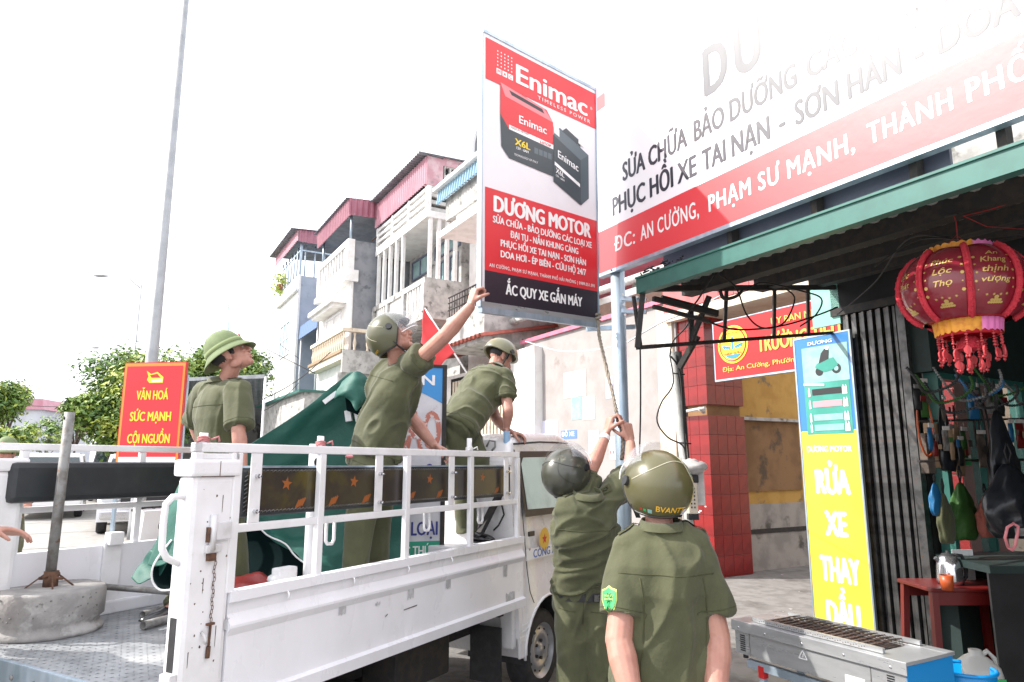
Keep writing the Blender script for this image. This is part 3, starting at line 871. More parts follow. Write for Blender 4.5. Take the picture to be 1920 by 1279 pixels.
# tiles, street side and camera side
tb = MB().box(-.094, .094, -.006, .006, -.1435, .1435, bevel=.002).mesh('tile')
pl_ = []
for i in range(3):
    for j in range(8):
        z = .148 + j * .2925
        pl_.append((7.48 + i * .1925, D(7.645), z))
    for j in range(5): pl_.append((7.48 + i * .1925, D(7.645), 2.648 + j * .2925))
repeat('tile', tb, 'tile_red', h, FS, pl_)
tb2 = MB().box(-.006, .006, -.096, .096, -.1435, .1435, bevel=.002).mesh('tile')
pl_ = []
for i in range(4):
    for j in range(8):
        z = .148 + j * .2925
        pl_.append((7.415, D(7.75 + i * .196), z))
    for j in range(5): pl_.append((7.415, D(7.75 + i * .196), 2.648 + j * .2925))
repeat('tile', tb2, 'tile_red', h, FS, pl_)
pl_ = [(4.0 + i * .1925, D(7.645), .15 + j * .302) for i in range(3) for j in range(12)]
repeat('tile', tb, 'tile_red', h, FS, pl_)
pl_ = [(7.35 - i * .285, D(7.495), 4.2) for i in range(13)]
tb3 = MB().box(-.138, .138, -.006, .006, -.19, .19, bevel=.003).mesh('tile')
repeat('tile', tb3, 'tile_pink', h, FS, pl_)
fobj('hinge_arm', MB().tube([(7.95, D(7.55), 2.4), (7.3, D(7.5), 2.43)], .025, 6).tube([(7.42, D(7.5), 2.43), (7.42, D(7.6), 2.38)], .03, 6), 'pvc_white', h)
# chips: paint patches left by stripped stickers
rng = random.Random(5)
ch = MB()
for _ in range(26):
    z = rng.choice([1.25, 1.35, 1.5, 1.55, .95]) + rng.uniform(-.05, .05)
    x = 7.5 + rng.uniform(0, .3); s = rng.uniform(.006, .02)
    ch.box(x, x + s * rng.uniform(1, 3), D(7.64), D(7.636), z, z + s)
fobj('sticker_remnant', ch, 'paper', h, kind='stuff')
# header grass
gr = MB(); rng = random.Random(9)
for _ in range(700):
    x = rng.uniform(3.8, 7.6); y = D(rng.uniform(7.5, 8.1)); hh = rng.uniform(.08, .3) * (1.2 if 4.8 < x < 7 else .5)
    dx, dy = rng.uniform(-.12, .12), rng.uniform(-.05, .2)
    gr.add([(x, y, 4.4), (x + .012, y, 4.4), (x + dx, y + dy, 4.4 + hh)], [(0, 1, 2)])
tag(fobj('grass', gr, 'grass_dry', None, FS), 'tuft of dry grass growing on top of the pink gate header', 'grass', kind='stuff')
# sign board on the gate
sg = S_thing('gate_sign', 'red school sign with gold lettering and round emblem on the tiled gate', 'sign', 5.7, 7.45, 2.8)
SGY = D(7.40)
fobj('panel', MB().box(4.45, 6.96, D(7.46), SGY, 2.8, 3.62), 'sign_red', sg)
fobj('frame', MB().box(4.43, 6.98, D(7.46), SGY + .006, 2.775, 2.8).box(4.43, 6.98, D(7.46), SGY + .006, 3.62, 3.635).box(6.96, 6.98, D(7.46), SGY + .006, 2.8, 3.62), 'galvanised', sg)
X_, Y_ = (-1, 0, 0), (0, 0, 1)
def gs(s, a, z, cap, width, m='gold_letter', bold=.03, dy=.008):
    return flet(s, m, sg, FS, (a, SGY + dy, z), X_, Y_, cap=cap, width=width, bold=bold)
gs('ỦY BAN NHÂN', 5.95, 3.43, .085, .88)
gs('TRƯỜNG TIỂU HỌC', 6.2, 3.1, .19, 1.7, bold=.06)
gs('Địa: An Cường, Phường Phạm Sư Mạnh', 6.83, 2.9, .062, 2.1)
em = MB().lathe([(.26, 0), (.27, .006), (.0, .012)], 32, (6.62, SGY, 3.27), (0, 1, 0), smooth=False)
fobj('emblem', em, 'sign_yellow_text', sg)
em = MB().lathe([(.222, .0125), (.235, .016), (.24, .0125)], 32, (6.62, SGY, 3.27), (0, 1, 0), smooth=False); fobj('emblem_ring', em, 'sign_red', sg)
wv = MB()
for s_ in (-1, 1):
    for k in range(3):
        wv.add([V((6.62 + s_ * (.03 + .045 * k), SGY + .014, 3.24 + .01 * k)), V((6.62 + s_ * (.06 + .045 * k), SGY + .014, 3.19 + .01 * k)), V((6.62 + s_ * (.1 + .045 * k), SGY + .014, 3.25 + .012 * k))], [(0, 1, 2)])
wv.box(6.605, 6.635, SGY + .012, SGY + .015, 3.2, 3.38)
wv.add([V((6.62 + .2 * sin(a), SGY + .0145, 3.27 - .2 * cos(a))) for a in [(-.75 + 1.5 * k / 8) for k in range(9)]], [tuple(range(9))])
fobj('emblem_figure', wv, 'blue_sign', sg)
gs('HIỆP SƠN', 6.77, 3.125, .034, .3, m='sign_red', dy=.017, bold=.02)
gs('TRƯỜNG TIỂU HỌC', 6.76, 3.42, .02, .26, m='sign_red', dy=.017)
# passage walls behind the gate
w = S_thing('passage_wall', 'yellow peeling wall with grey bare base beyond the gate', 'wall', 7.6, 10.5)
fobj('wall_body', MB().box(7.6, 7.8, D(15), D(8.45), 1.0, 5), 'wall_yellow', w)
fobj('bare_base', MB().box(7.58, 7.82, D(15), D(8.45), 0, 1.0), 'wall_grey_bare', w)
fobj('ledge', MB().box(7.5, 7.6, D(15), D(8.45), 2.3, 2.35), 'plaster_dirty', w)
fobj('recess', MB().box(7.57, 7.6, D(9.9), D(8.5), 1.2, 2.3), 'recess_brown', w)
fobj('stain_band', MB().box(7.57, 7.58, D(15), D(8.45), .55, .62), 'dark_iron', w)
w = S_thing('back_wall', 'shaded cream wall closing the school passage', 'wall', 3, 15)
fobj('wall_body', MB().box(-2, 7.6, D(15.2), D(15), 0, 5), 'plaster_cream', w)

# ================================================================== shop building with folding gate
DS = 5.6
h = S_thing('motorbike_shop', 'dim motorbike repair shop open to the street behind a black steel folding gate', 'shop', 1.2, 6)
w = MB()
w.box(3.0, 3.15, D(10), D(7.15), 0, 3.6).box(3.0, 3.15, D(7.15), D(DS), 0, .78).box(3.0, 3.15, D(7.15), D(DS), 2.35, 3.6)
w.box(-4, 3.15, D(10.15), D(10), 0, 3.6)
w.box(-4, -3.85, D(10), D(DS), 0, 3.6)
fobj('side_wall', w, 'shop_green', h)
fobj('lintel', MB().box(-4, 3.8, D(DS + .15), D(DS - .05), 2.95, 3.9), 'shop_dark', h)
fobj('roof_slab', MB().box(-4, 3.8, D(10.1), D(DS), 3.6, 3.75), 'cement_and_shade_grey', h)
fobj('upper_wall', MB().box(-4, 3.8, D(10.1), D(DS + .1), 3.9, 6.5), 'plaster_dirty', h)
fobj('gate_column', MB().box(3.16, 3.8, D(DS + .3), D(DS + .06), 0, 3.0), 'shop_dark', h)
wf = MB()
for (a, b, c, d_) in ((DS + .1, 7.1, .78, .83), (DS + .1, 7.1, 2.3, 2.35), (DS + .1, DS + .16, .83, 2.3), (7.04, 7.1, .83, 2.3), (6.3, 6.34, .83, 2.3)):
    wf.box(3.02, 3.13, D(b), D(a), c, d_)
wd = fobj('window', wf, 'green_beam', h)
for (a, b) in ((DS + .17, 6.29), (6.35, 7.03)):
    fobj('pane', MB().box(3.07, 3.08, D(b), D(a), .84, 2.29), 'plastic_film', wd)
# folding gate: stacked steel slats
gt = S_thing('folding_gate', 'collapsed steel accordion gate folded against the left side of the shop opening', 'gate', 3.4, DS)
sl = MB().box(-.011, .011, -.03, .03, -1.42, 1.42).mesh('slat')
repeat('slat', sl, 'grille_steel', gt, FS, [(3.235 + k * .037, D(DS - .02 - (k % 2) * .025), 1.5) for k in range(12)])
w = MB()
for z in (.35, .9, 1.4, 1.9, 2.4, 2.8):
    for k in range(11):
        w.bar((3.235 + k * .037, D(DS - .03), z + (.03 if k % 2 else -.03)), (3.272 + k * .037, D(DS - .03), z + (-.03 if k % 2 else .03)), .008)
fobj('scissor_links', w, 'grille_steel', gt, kind='stuff')
fobj('post', MB().box(3.15, 3.215, D(DS + .02), D(DS - .05), 0, 2.95).box(3.67, 3.71, D(DS + .02), D(DS - .03), 0, 2.95), 'grille_steel', gt)
fobj('head_rail', MB().box(3.0, 3.8, D(DS + .04), D(DS - .07), 2.93, 3.0), 'dark_iron', gt)
# tall sign panel
ys = S_thing('oil_change_sign', 'tall yellow board with white lettering under a blue and green oil poster', 'sign', 4.0, DS - .1, .2)
YY = D(DS - .14)
fobj('panel', MB().box(3.72, 4.27, YY - .02, YY, .05, 1.93), 'yellow_sign', ys)
fobj('frame', MB().box(3.705, 3.72, YY - .025, YY + .004, .05, 2.78).box(4.27, 4.285, YY - .025, YY + .004, .05, 2.78).box(3.705, 4.285, YY - .025, YY + .004, 2.78, 2.795), 'galvanised', ys)
fobj('poster_field', MB().box(3.72, 4.27, YY - .02, YY, 1.93, 2.78), 'poster_blue', ys)
XL, ZU = (-1, 0, 0), (0, 0, 1)
fobj('poster_print', MB().box(3.75, 4.2, YY, YY + .002, 1.9, 2.36), 'poster_green', ys)
fobj('poster_print', MB().box(3.74, 4.2, YY, YY + .003, 2.36, 2.69), 'poster_teal', ys)
# printed motorbike and bottles on the poster
def flatpoly(pts, y, m, parent, name='print'):
    return fobj(name, MB().add([V((p[0], y, p[1])) for p in pts], [tuple(range(len(pts)))]), m, parent, FS)
def disc(c, r, y, m, parent, n=16, name='print'):
    return flatpoly([(c[0] + r * cos(2 * pi * k / n), c[1] + r * sin(2 * pi * k / n)) for k in range(n)], y, m, parent, name)
yp = YY + .005
disc((3.86, 2.47), .045, yp, 'dark_plastic', ys); disc((4.03, 2.46), .04, yp, 'dark_plastic', ys)
disc((3.86, 2.47), .022, yp + .001, 'poster_teal', ys)
flatpoly([(3.84, 2.5), (3.88, 2.57), (3.95, 2.56), (4.05, 2.53), (4.07, 2.5), (3.98, 2.45), (3.9, 2.46)], yp + .001, 'poster_green', ys)
flatpoly([(3.93, 2.56), (3.92, 2.64), (3.96, 2.66), (4.0, 2.62), (4.03, 2.53)], yp + .0015, 'dark_plastic', ys)
disc((3.935, 2.665), .02, yp + .002, 'white_print', ys)
for k, (z, m_) in enumerate(((2.25, 'dark_plastic'), (2.14, 'poster_pink'), (2.02, 'poster_teal'), (1.93, 'poster_teal'))):
    flatpoly([(4.12, z), (3.83, z), (3.83, z + .055), (4.12, z + .055)], yp, m_, ys)
    for x in (3.785, 3.81, 4.15):
        flatpoly([(x - .01, z - .01), (x + .01, z - .01), (x + .01, z + .05), (x + .004, z + .06), (x + .004, z + .07), (x - .004, z + .07), (x - .004, z + .06), (x - .01, z + .05)], yp + .0005, 'white_print', ys)
for z in (2.345, 2.355):
    flatpoly([(4.2, z), (3.99, z - .02), (3.99, z - .01), (4.2, z + .012)], yp + .002, 'white_print', ys)
flet('DƯƠNG', 'white_print', ys, FS, (4.13, yp, 2.71), XL, ZU, cap=.028, width=.25, bold=.03)
flet('DƯƠNG MOTOR', 'white_print', ys, FS, (4.22, YY + .002, 1.745), XL, ZU, cap=.05, width=.44, bold=.05)
for s_, py_, w_ in (('RỬA', 921, .34), ('XE', 1000, .22), ('THAY', 1087, .38), ('DẦU', 1172, .32)):
    az_, z_ = wpos(1560 + (py_ - 900) * .07, py_, DS - .14)
    flet(s_, 'white_print', ys, FS, (4.0 - .01, YY + .002, z_), XL, ZU, cap=.2, width=w_, bold=.085, align='c')

ys.location = ys.location + S_X * -.125 + V((0, 0, -.02))
# --- canopy over the shop front
SC = 1.095
BD = 2.888                      # distance of the big sign plane
def ZB(z): return EYE + (z - EYE) * SC
cn = S_thing('shop_canopy', 'corrugated shop canopy with a teal front beam hung on a black truss', 'canopy', 1.2, 4)
Z0 = 2.79
fobj('front_beam', MB().box(-3, 3.32, D(BD + .02), D(BD - .04), 2.705, 2.80), 'green_beam', cn)
fobj('beam_lip', MB().box(-3, 3.32, D(BD + .06), D(BD - .05), 2.80, 2.812), 'green_beam', cn)
fobj('roof_sheet', corr_sheet((-3, D(BD + .07), 2.816), (3.5, D(BD + .07), 2.816), (-3, D(DS), 3.35), (3.9, D(DS), 3.35), .1, .012), 'canopy_sheet', cn)
pr = MB()
for t in (.22, .55, .85):
    d_ = BD + .05 + (DS - BD) * t
    z_ = 2.83 + .52 * t
    pr.box(-3, 3.5 + .3 * t, D(d_ + .05), D(d_ - .05), z_ - .12, z_ - .02)
fobj('purlin', pr, 'dark_iron', cn)
# truss at the far end of the canopy: top/bottom chords and struts
def wall_pt(px, py, d=DS):
    a, z = wpos(px, py, d); return SW(a, d, z)
tA, tB = SW(3.3, BD, 2.74), wall_pt(1569, 539)
bA, bB = at(1195, 652, 4.35), wall_pt(1573, 623)
tr = MB().bar(tA, tB, .04).bar(bA, bB, .026).bar(tA, bA, .032)
for t in (.35, .6, .8):
    tr.bar(tA.lerp(tB, t), bA.lerp(bB, t), .024)
tr.bar(at(1225, 560, 4.4), at(1345, 590, 4.6), .03)
tr.bar(at(1225, 575, 4.3), at(1330, 603, 4.5), .024)
tr.bar(at(1330, 555, 4.6), at(1296, 640, 4.7), .03)
tr.bar(at(1296, 575, 4.7), at(1296, 640, 4.7), .03)
tr.bar(at(1308, 630, 4.75), at(1274, 690, 4.85), .036)
obj('truss', tr, 'dark_iron', cn, world=True)
obj('pipe_end', MB().tube([at(1240, 560, 4.55), at(1345, 588, 4.6)], .026, 12), 'dark_iron', cn, world=True)
fobj('side_panel', MB().box(3.72, 4.0, D(DS - .02), D(DS - .05), 2.86, 3.3), 'green_pale', cn)
# --- big sign board, frame and the steel pole that carries it
bs = S_thing('shop_sign_board', 'huge white and red repair shop billboard above the canopy', 'billboard', 1.2, BD, ZB(2.82))
BY = D(BD)
bz0 = ZB(2.825)
fobj('board_face', MB().box(-3, 3.44 * SC, BY - .004, BY, bz0, 5.75), 'board_white', bs)
fobj('back_box', MB().box(-3, 3.44 * SC, BY - .05, BY - .004, bz0, 5.75), 'galvanised', bs)
rz0, rz1 = bz0 + .012, ZB(3.115)
fobj('red_band', MB().box(-3, 3.43 * SC, BY - .001, BY + .0005, rz0, rz1), 'board_red', bs)
zf0 = ZB(3.965)  # printed red fading out; the paler steps also carry the board's glare as colour
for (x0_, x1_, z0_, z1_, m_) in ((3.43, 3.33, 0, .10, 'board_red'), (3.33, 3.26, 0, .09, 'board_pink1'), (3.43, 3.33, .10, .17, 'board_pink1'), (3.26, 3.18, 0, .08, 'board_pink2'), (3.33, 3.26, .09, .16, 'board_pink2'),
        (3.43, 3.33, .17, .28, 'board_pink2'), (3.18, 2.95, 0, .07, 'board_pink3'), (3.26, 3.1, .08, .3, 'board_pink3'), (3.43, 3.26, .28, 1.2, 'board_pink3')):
    flatpoly([(x0_ * SC, zf0 + z0_ * SC), (x1_ * SC, zf0 + z0_ * SC), (x1_ * SC, zf0 + z1_ * SC), (x0_ * SC, zf0 + z1_ * SC)], BY + .0004, m_, bs, 'red_glare_fade')
fobj('edge_trim', MB().box(-3, 3.45 * SC, BY - .05, BY + .004, bz0 - .014, bz0 + .01).box(3.43 * SC, 3.455 * SC, BY - .05, BY + .004, bz0, 5.75), 'galvanised', bs)
def bl(s, a, z, cap, a_end, m='board_ink', bold=.035, sp=1.0):
    return flet(s, m, bs, FS, (a * SC, BY + .0009, ZB(z)), XL, ZU, cap=cap * SC, width=(a - a_end) * SC, bold=bold, spacing=sp)
for s_, a_, e_ in (('ĐC:', 3.27, 3.07), ('AN CƯỜNG,', 3.02, 2.54), ('PHẠM SƯ MẠNH,', 2.47, 1.63), ('THÀNH', 1.57, 1.23), ('PHỐ', 1.18, .97), ('HẢI PHÒNG', .9, .2)):
    bl(s_, a_, 2.94, .09, e_, 'board_print_white', .03, 1.12)
for s_, a_, e_ in (('PHỤC HỒI XE', 3.28, 2.54), ('TAI NẠN', 2.5, 2.05), ('-', 2.0, 1.96), ('SƠN HÀN', 1.91, 1.4), ('-', 1.35, 1.31), ('DOA HƠI', 1.26, .72), ('- ÉP BIÊN', .66, .1)):
    bl(s_, a_, 3.18, .118, e_, bold=.05)
for s_, a_, e_ in (('SỬA CHỮA', 3.17, 2.6), ('BẢO DƯỠNG', 2.55, 1.88), ('CÁC LOẠI XE', 1.83, 1.08), ('- ĐẠI TU', 1.02, .4)):
    bl(s_, a_, 3.375, .118, e_, bold=.05)
for s_, a_, e_ in (('D', 2.46, 2.28), ('Ư', 2.24, 2.04), ('Ơ', 2.02, 1.80), ('N', 1.77, 1.6), ('G', 1.56, 1.38), ('MOTOR', 1.25, .3)):
    bl(s_, a_, 3.6, .27, e_, bold=.06)
lg = [(0, .0), (.02, .34), (.1, .4), (.12, .2), (.2, .1), (.55, .5), (.62, .46), (.3, .05), (.16, -.06)]
flatpoly([(3.1 * SC - p[0], ZB(4.02) + p[1]) for p in lg], BY + .003, 'board_ink_grey', bs, 'logo')
# frames carrying the board, seen in the slot above the beam
fr = MB()
for a in (2.6, 2.05, 1.55, 1.2, .9, .4): fr.box(a, a + .035, BY - .12, BY - .06, 2.812, bz0 + .3)
fobj('support_frame', fr, 'dark_iron', bs)
fobj('backing_sheet', MB().box(1.45, 3.25, BY - .16, BY - .14, 2.82, 3.3), 'dark_panel', bs)
fobj('bolt', MB().tube([(3.3 * SC, BY, bz0 + .002), (3.3 * SC, BY + .01, bz0 + .002)], .006, 6), 'dark_iron', bs)
pz = at(1163, 700, 4.62)
pole = thing('steel_pole', 'round galvanised pole carrying the left end of the billboard', 'pole', (pz.x, pz.y, 0))
obj('tube', MB().tube([(0, 0, 0), (0, 0, bz0 + .2)], .049, 20), 'galvanised', pole)
obj('base_plate', MB().box(-.1, .1, -.1, .1, 0, .012), 'galvanised', pole)
br = MB()
for py in (560, 583):
    q = at(1166, py, 4.56)
    br.bar(q, at(1212, py + 2, 4.5), .028)
br.bar(at(1100, 617, 4.63), at(1190, 613, 4.7), .03)
obj('bracket', br, 'galvanised', pole, world=True)
bt = MB()
for (px, py) in ((1168, 552), (1170, 571), (1172, 590), (1194, 557), (1196, 580)): bt.tube([at(px, py, 4.48), at(px, py, 4.54)], .009, 6)
obj('bolt', bt, 'chrome', pole, world=True)
tp_ = thing('frame_tube', 'thin square steel upright rising beside the banner into the sky', 'post', SW(3.47 * SC, BD + .05, 0))
obj('tube', MB().box(-.016, .016, -.016, .016, 2.95, 6.2), 'galvanised', tp_)

# --- hanging banner
BC = [V((-.155, 3.34, 3.921 - EYE)), V((.532, 4.027, 3.977 - EYE)), V((-.156, 3.463, 2.426 - EYE)), V((.531, 4.15, 2.482 - EYE))]
BC = [V((p.x * SC, p.y * SC, p.z * SC + EYE)) for p in BC]
BX = (BC[3] - BC[2]); BW = BX.length; BX.normalize()
BZ = (BC[0] - BC[2]); BH = BZ.length; BZ = (BZ - BX * BZ.dot(BX)).normalized()
bn = thing('banner_sign', 'double-sided vertical battery shop banner held up by the rope', 'sign', BC[2])
FB = Matrix((BX, BZ, BX.cross(BZ))).transposed().to_4x4(); FB.translation = BC[2]
def bb_(x0, x1, y0, y1, z0, z1, m, name, **k): return fobj(name, MB().box(x0, x1, y0, y1, z0, z1), m, bn, FB)
bb_(0, BW, 0, BH, -.028, -.001, 'banner_white', 'panel')
tk = .03
fobj('frame', MB().box(-.004, BW + .004, -.035, 0, -.034, .006).box(-.004, BW + .004, BH, BH + .02, -.034, .006).box(BW, BW + .012, -.035, BH + .02, -.034, .008).box(-.012, 0, 0, BH, -.034, .002), 'galvanised', bn, FB)
fobj('frame_lip', MB().box(0, BW, -.004, .03, 0, .004), 'stainless', bn, FB)
def bf(t): return t * BH
fx0 = .02
bb_(fx0, BW, bf(.83), bf(.985), 0, .002, 'banner_red', 'red_field')
bb_(fx0, BW, bf(.13), bf(.43), 0, .002, 'banner_red', 'red_field')
bb_(fx0, BW, .03, bf(.13), 0, .002, 'banner_black', 'black_field')
def bt_(s, x, y, cap, w, m='white_print', bold=.035, align='c', sp=1.0, lift=.0035):
    return flet(s, m, bn, FB, (x, y, lift), (1, 0, 0), (0, 1, 0), cap=cap, width=w, bold=bold, align=align, spacing=sp)
cx_ = BW / 2 + .01
bt_('Enimac', BW * .585, bf(.868), bf(.072), BW * .66, bold=.03)
bt_('TIMELESS POWER', BW * .69, bf(.842), bf(.014), BW * .5, bold=.01, sp=1.4)
bt_('®', BW * .955, bf(.905), bf(.012), BW * .02, bold=.0)
for k in range(3):
    bb_(BW * (.1 + k * .047), BW * (.137 + k * .047), bf(.868), bf(.888), .002, .003, 'white_print', 'logo_square')
    bt_('MAC'[k], BW * (.1185 + k * .047), bf(.8715), bf(.013), BW * .022, 'banner_red', .02)
dm = MB()
for i in range(5):
    for j in range(5):
        dm.box(BW * (.105 + i * .028), BW * (.105 + i * .028) + .008, bf(.898 + j * .0135), bf(.898 + j * .0135) + .008, .002, .003)
fobj('logo_dots', dm, 'white_print', bn, FB, 'stuff')
bt_('DƯƠNG MOTOR', cx_, bf(.350), bf(.056), BW * .86, bold=.065)
for s_, y_, w_ in (('SỬA CHỮA - BẢO DƯỠNG CÁC LOẠI XE', .308, .87), ('ĐẠI TU - NẮN KHUNG CÀNG', .268, .6), ('PHỤC HỒI XE TAI NẠN - SƠN HÀN', .228, .75), ('DOA HƠI - ÉP BIÊN - CỨU HỘ 24/7', .188, .75)):
    bt_(s_, cx_, bf(y_), bf(.024), BW * w_, bold=.045)
bt_('AN CƯỜNG, PHẠM SƯ MẠNH, THÀNH PHỐ HẢI PHÒNG | 0989.051.091', cx_, bf(.145), bf(.0125), BW * .92, bold=.015, sp=1.15)
bt_('ẮC QUY XE GẮN MÁY', cx_, bf(.056), bf(.037), BW * .67, bold=.055)
# battery pictures printed on the banner (flat)
def bp(pts, m, z, name='print'):
    return fobj(name, MB().add([V((p[0] * BW, p[1] * BH, z)) for p in pts], [tuple(range(len(pts)))]), m, bn, FB)
bp([(.13, .775), (.21, .64), (.58, .655), (.58, .775), (.52, .815), (.15, .84)], 'banner_red', .0022)
bp([(.13, .84), (.17, .795), (.58, .775), (.5, .815)], 'print_pink', .0026)
bp([(.2, .825), (.22, .81), (.5, .795), (.48, .81)], 'banner_black', .003)
bp([(.17, .795), (.13, .84), (.13, .72), (.2, .66)], 'banner_red', .0028)
bp([(.13, .72), (.2, .675), (.2, .565), (.14, .60)], 'battery_dark', .0030)
bp([(.2, .675), (.58, .665), (.58, .555), (.2, .565)], 'battery_dark', .0030)
bp([(.2, .692), (.58, .683), (.58, .665), (.2, .675)], 'white_print', .0030)
bt_('Enimac', .4 * BW, bf(.715), bf(.03), BW * .24, lift=.0036, bold=.02)
bt_('X6L', .31 * BW, bf(.625), bf(.024), BW * .13, 'sign_yellow_text', lift=.0036)
bt_('12V - 6AH', .31 * BW, bf(.61), bf(.01), BW * .1, lift=.0036)
bt_('MADE IN VIETNAM', .29 * BW, bf(.681), bf(.008), BW * .15, 'banner_black', lift=.0038, bold=0)
bt_('I-STOP', .51 * BW, bf(.669), bf(.010), BW * .1, 'banner_red', lift=.0038)
bt_('TECHNOLOGY OF ITALY', .34 * BW, bf(.583), bf(.008), BW * .2, lift=.0036, bold=0)
for k in range(4): bp([(.41 + k * .04, .62), (.443 + k * .04, .62), (.443 + k * .04, .643), (.41 + k * .04, .643)], 'battery_top', .0034)
# second battery
bp([(.58, .725), (.84, .665), (.84, .475), (.58, .535)], 'battery_dark', .0040)
bp([(.84, .665), (.92, .70), (.92, .515), (.84, .475)], 'battery_mid', .0040)
bp([(.58, .725), (.64, .765), (.92, .70), (.84, .665)], 'battery_top', .0040)
bp([(.66, .755), (.7, .775), (.84, .745), (.84, .72)], 'battery_dark', .0044)
for x_ in (.585, .82): bp([(x_, .735), (x_ + .05, .725), (x_ + .05, .755), (x_, .765)], 'paper', .0046)
def shear_txt(s, x, y, cap, w, m='white_print'):
    X = V((1, -.23 * BH / BW * .62, 0)).normalized()
    return flet(s, m, bn, FB, (x * BW, y * BH, .0048), X, (0, 1, 0), cap=cap, width=w, bold=.02)
shear_txt('Enimac', .62, .640, bf(.03), BW * .2)
shear_txt('X6L', .60, .575, bf(.02), BW * .08)
shear_txt('12V - 6AH', .60, .56, bf(.008), BW * .08)
shear_txt('I-STOP', .76, .566, bf(.009), BW * .06)
fobj('print', MB().add([V((x_ * BW, y_ * BH, .0047)) for x_, y_ in ((.59, .618), (.83, .563), (.83, .549), (.59, .604))], [(0, 1, 2, 3)]), 'white_print', bn, FB)

# ================================================================== small truck
def gp(px, py, z):
    p = at(px, py, 1.0); d = p - V((0, 0, EYE))
    t = (z - EYE) / d.z
    q = d * t; q.z += EYE
    return q
def tl(px, py, y=0.0):
    """truck coordinates of the point on the lengthwise plane y seen at px, py"""
    inv = FT.inverted()
    o = inv @ V((0, 0, EYE)); e = inv @ at(px, py, 1.0)
    d = e - o; t = (y - o.y) / d.y
    return o + d * t

BW_ = 1.66; FZ = .80
trk = thing('flatbed_truck', 'small white flatbed truck with railed sides and padded backrests carrying three men', 'truck', TW(1.2, .8, 0), A_T)
def tk_(name, mb, m, parent=None, kind=None): return fobj(name, mb, m, parent or trk, FT, kind)
# floor with tread pattern
fl = MB().box(-.27, 2.36, .03, BW_ - .03, FZ - .035, FZ)
tk_('bed_floor', fl, 'tread_steel')
td = MB()
rng = random.Random(1)
k = 0
for i in range(52):
    for j in range(34):
        x = -.25 + i * .03; y = .06 + j * .048
        if x > 1.3: continue
        a = pi / 4 if (i + j) % 2 else -pi / 4
        c, s = cos(a) * .011, sin(a) * .011
        td.add([(x - c, y - s, FZ), (x + s * .25, y - c * .25, FZ + .0022), (x + c, y + s, FZ), (x - s * .25, y + c * .25, FZ + .0022)], [(0, 1, 2, 3)])
tk_('tread_pattern', td, 'tread_steel', kind='stuff')
ed = MB().box(-.29, -.27, .0, BW_, FZ - .13, FZ + .006, bevel=.004)
e_ = tk_('rear_sill', ed, 'galvanised')
bt = MB()
for k in range(9): bt.ellipsoid((-.292, .12 + k * .17, FZ - .05), (.008, .012, .012), n=8, m=6)
tk_('bolt', bt, 'steel_pipe', e_, 'stuff')
tk_('tailgate', MB().box(-.31, -.285, .03, BW_ - .03, FZ - .62, FZ - .15, bevel=.006), 'white_paint_dirty')

def side_profile(sgn, y0, x0, x1, ztop, zb, name, m):
    prof = [(0.0, zb), (-.03, zb), (-.034, zb + .05), (-.012, zb + .06), (-.010, ztop - .165), (-.026, ztop - .135), (-.026, ztop - .125), (-.004, ztop - .085),
            (-.004, ztop - .045), (-.022, ztop - .04), (-.022, ztop), (.03, ztop), (.03, zb)]
    mb = MB()
    r = [[V((x, y0 + sgn * p[0], p[1])) for p in prof] for x in (x0, x1)]
    mb.rings(r, True, False)
    return tk_(name, mb, m)
sp = side_profile(1, .0, -.035, 2.33, 1.135, .685, 'side_panel', 'truck_panel')
side_profile(-1, BW_, -.25, 2.33, 1.17, .685, 'side_panel', 'truck_panel')
# inner step moulding at the foot of the far side panel
tk_('side_sill', MB().box(-.25, 2.33, BW_ - .07, BW_ - .03, FZ, FZ + .07, bevel=.01), 'truck_panel')
tk_('latch_post', MB().box(.42, .52, BW_ - .05, BW_ - .03, FZ + .02, 1.19, bevel=.004).box(.43, .51, BW_ - .08, BW_ - .02, 1.17, 1.24, bevel=.006), 'white_paint')
# tape patches, scuffs on the near panel (stuck-on bits: own shapes)
for (l, t_, r_, b_, m_, tilt) in ((636, 1118, 650, 1152, 'sticker_grey', 0), (765, 1085, 777, 1122, 'sticker_grey', 0), (836, 1072, 846, 1103, 'sticker_grey', 0),
        (944, 1052, 952, 1082, 'sticker_grey', 0), (948, 1112, 967, 1126, 'rust', 1), (704, 1128, 714, 1136, 'sticker_grey', 0), (420, 1160, 434, 1182, 'sticker_grey', 0)):
    p0 = tl(l, t_, -.012); p1 = tl(r_, b_, -.012)
    z0, z1 = min(p0.z, p1.z), max(p0.z, p1.z)
    mb = MB(); rr = random.Random(l)
    n = 9
    for k in range(n - 1):
        xa = p0.x + (p1.x - p0.x) * k / n; xb = p0.x + (p1.x - p0.x) * (k + 1) / n
        mb.add([(xa, -.0128, z0 + rr.uniform(0, .012)), (xb, -.0128, z0 + rr.uniform(0, .012)), (xb, -.0128, z1 - rr.uniform(0, .015)), (xa, -.0128, z1 - rr.uniform(0, .015))], [(0, 1, 2, 3)])
    tk_('tape_patch', mb, m_ if not tilt else 'sticker_grey', sp)
for (a, b) in (((757, 1145), (782, 1136)), ((722, 1158), (727, 1153))):
    p0, p1 = tl(*a, -.013), tl(*b, -.013)
    tk_('scratch', MB().add([p0, p1, p1 + V((0, 0, .006)), p0 + V((0, 0, .005))], [(0, 1, 2, 3)]), 'scratch', sp)
# tarp hooks under the rim
hk = MB()
for px in (540, 662, 764, 845): 
    p = tl(px, 1090, -.02); hk.tube([(p.x, -.024, 1.095), (p.x, -.032, 1.08), (p.x, -.028, 1.062)], .004, 5)
tk_('tarp_hook', hk, 'white_paint', sp, 'stuff')

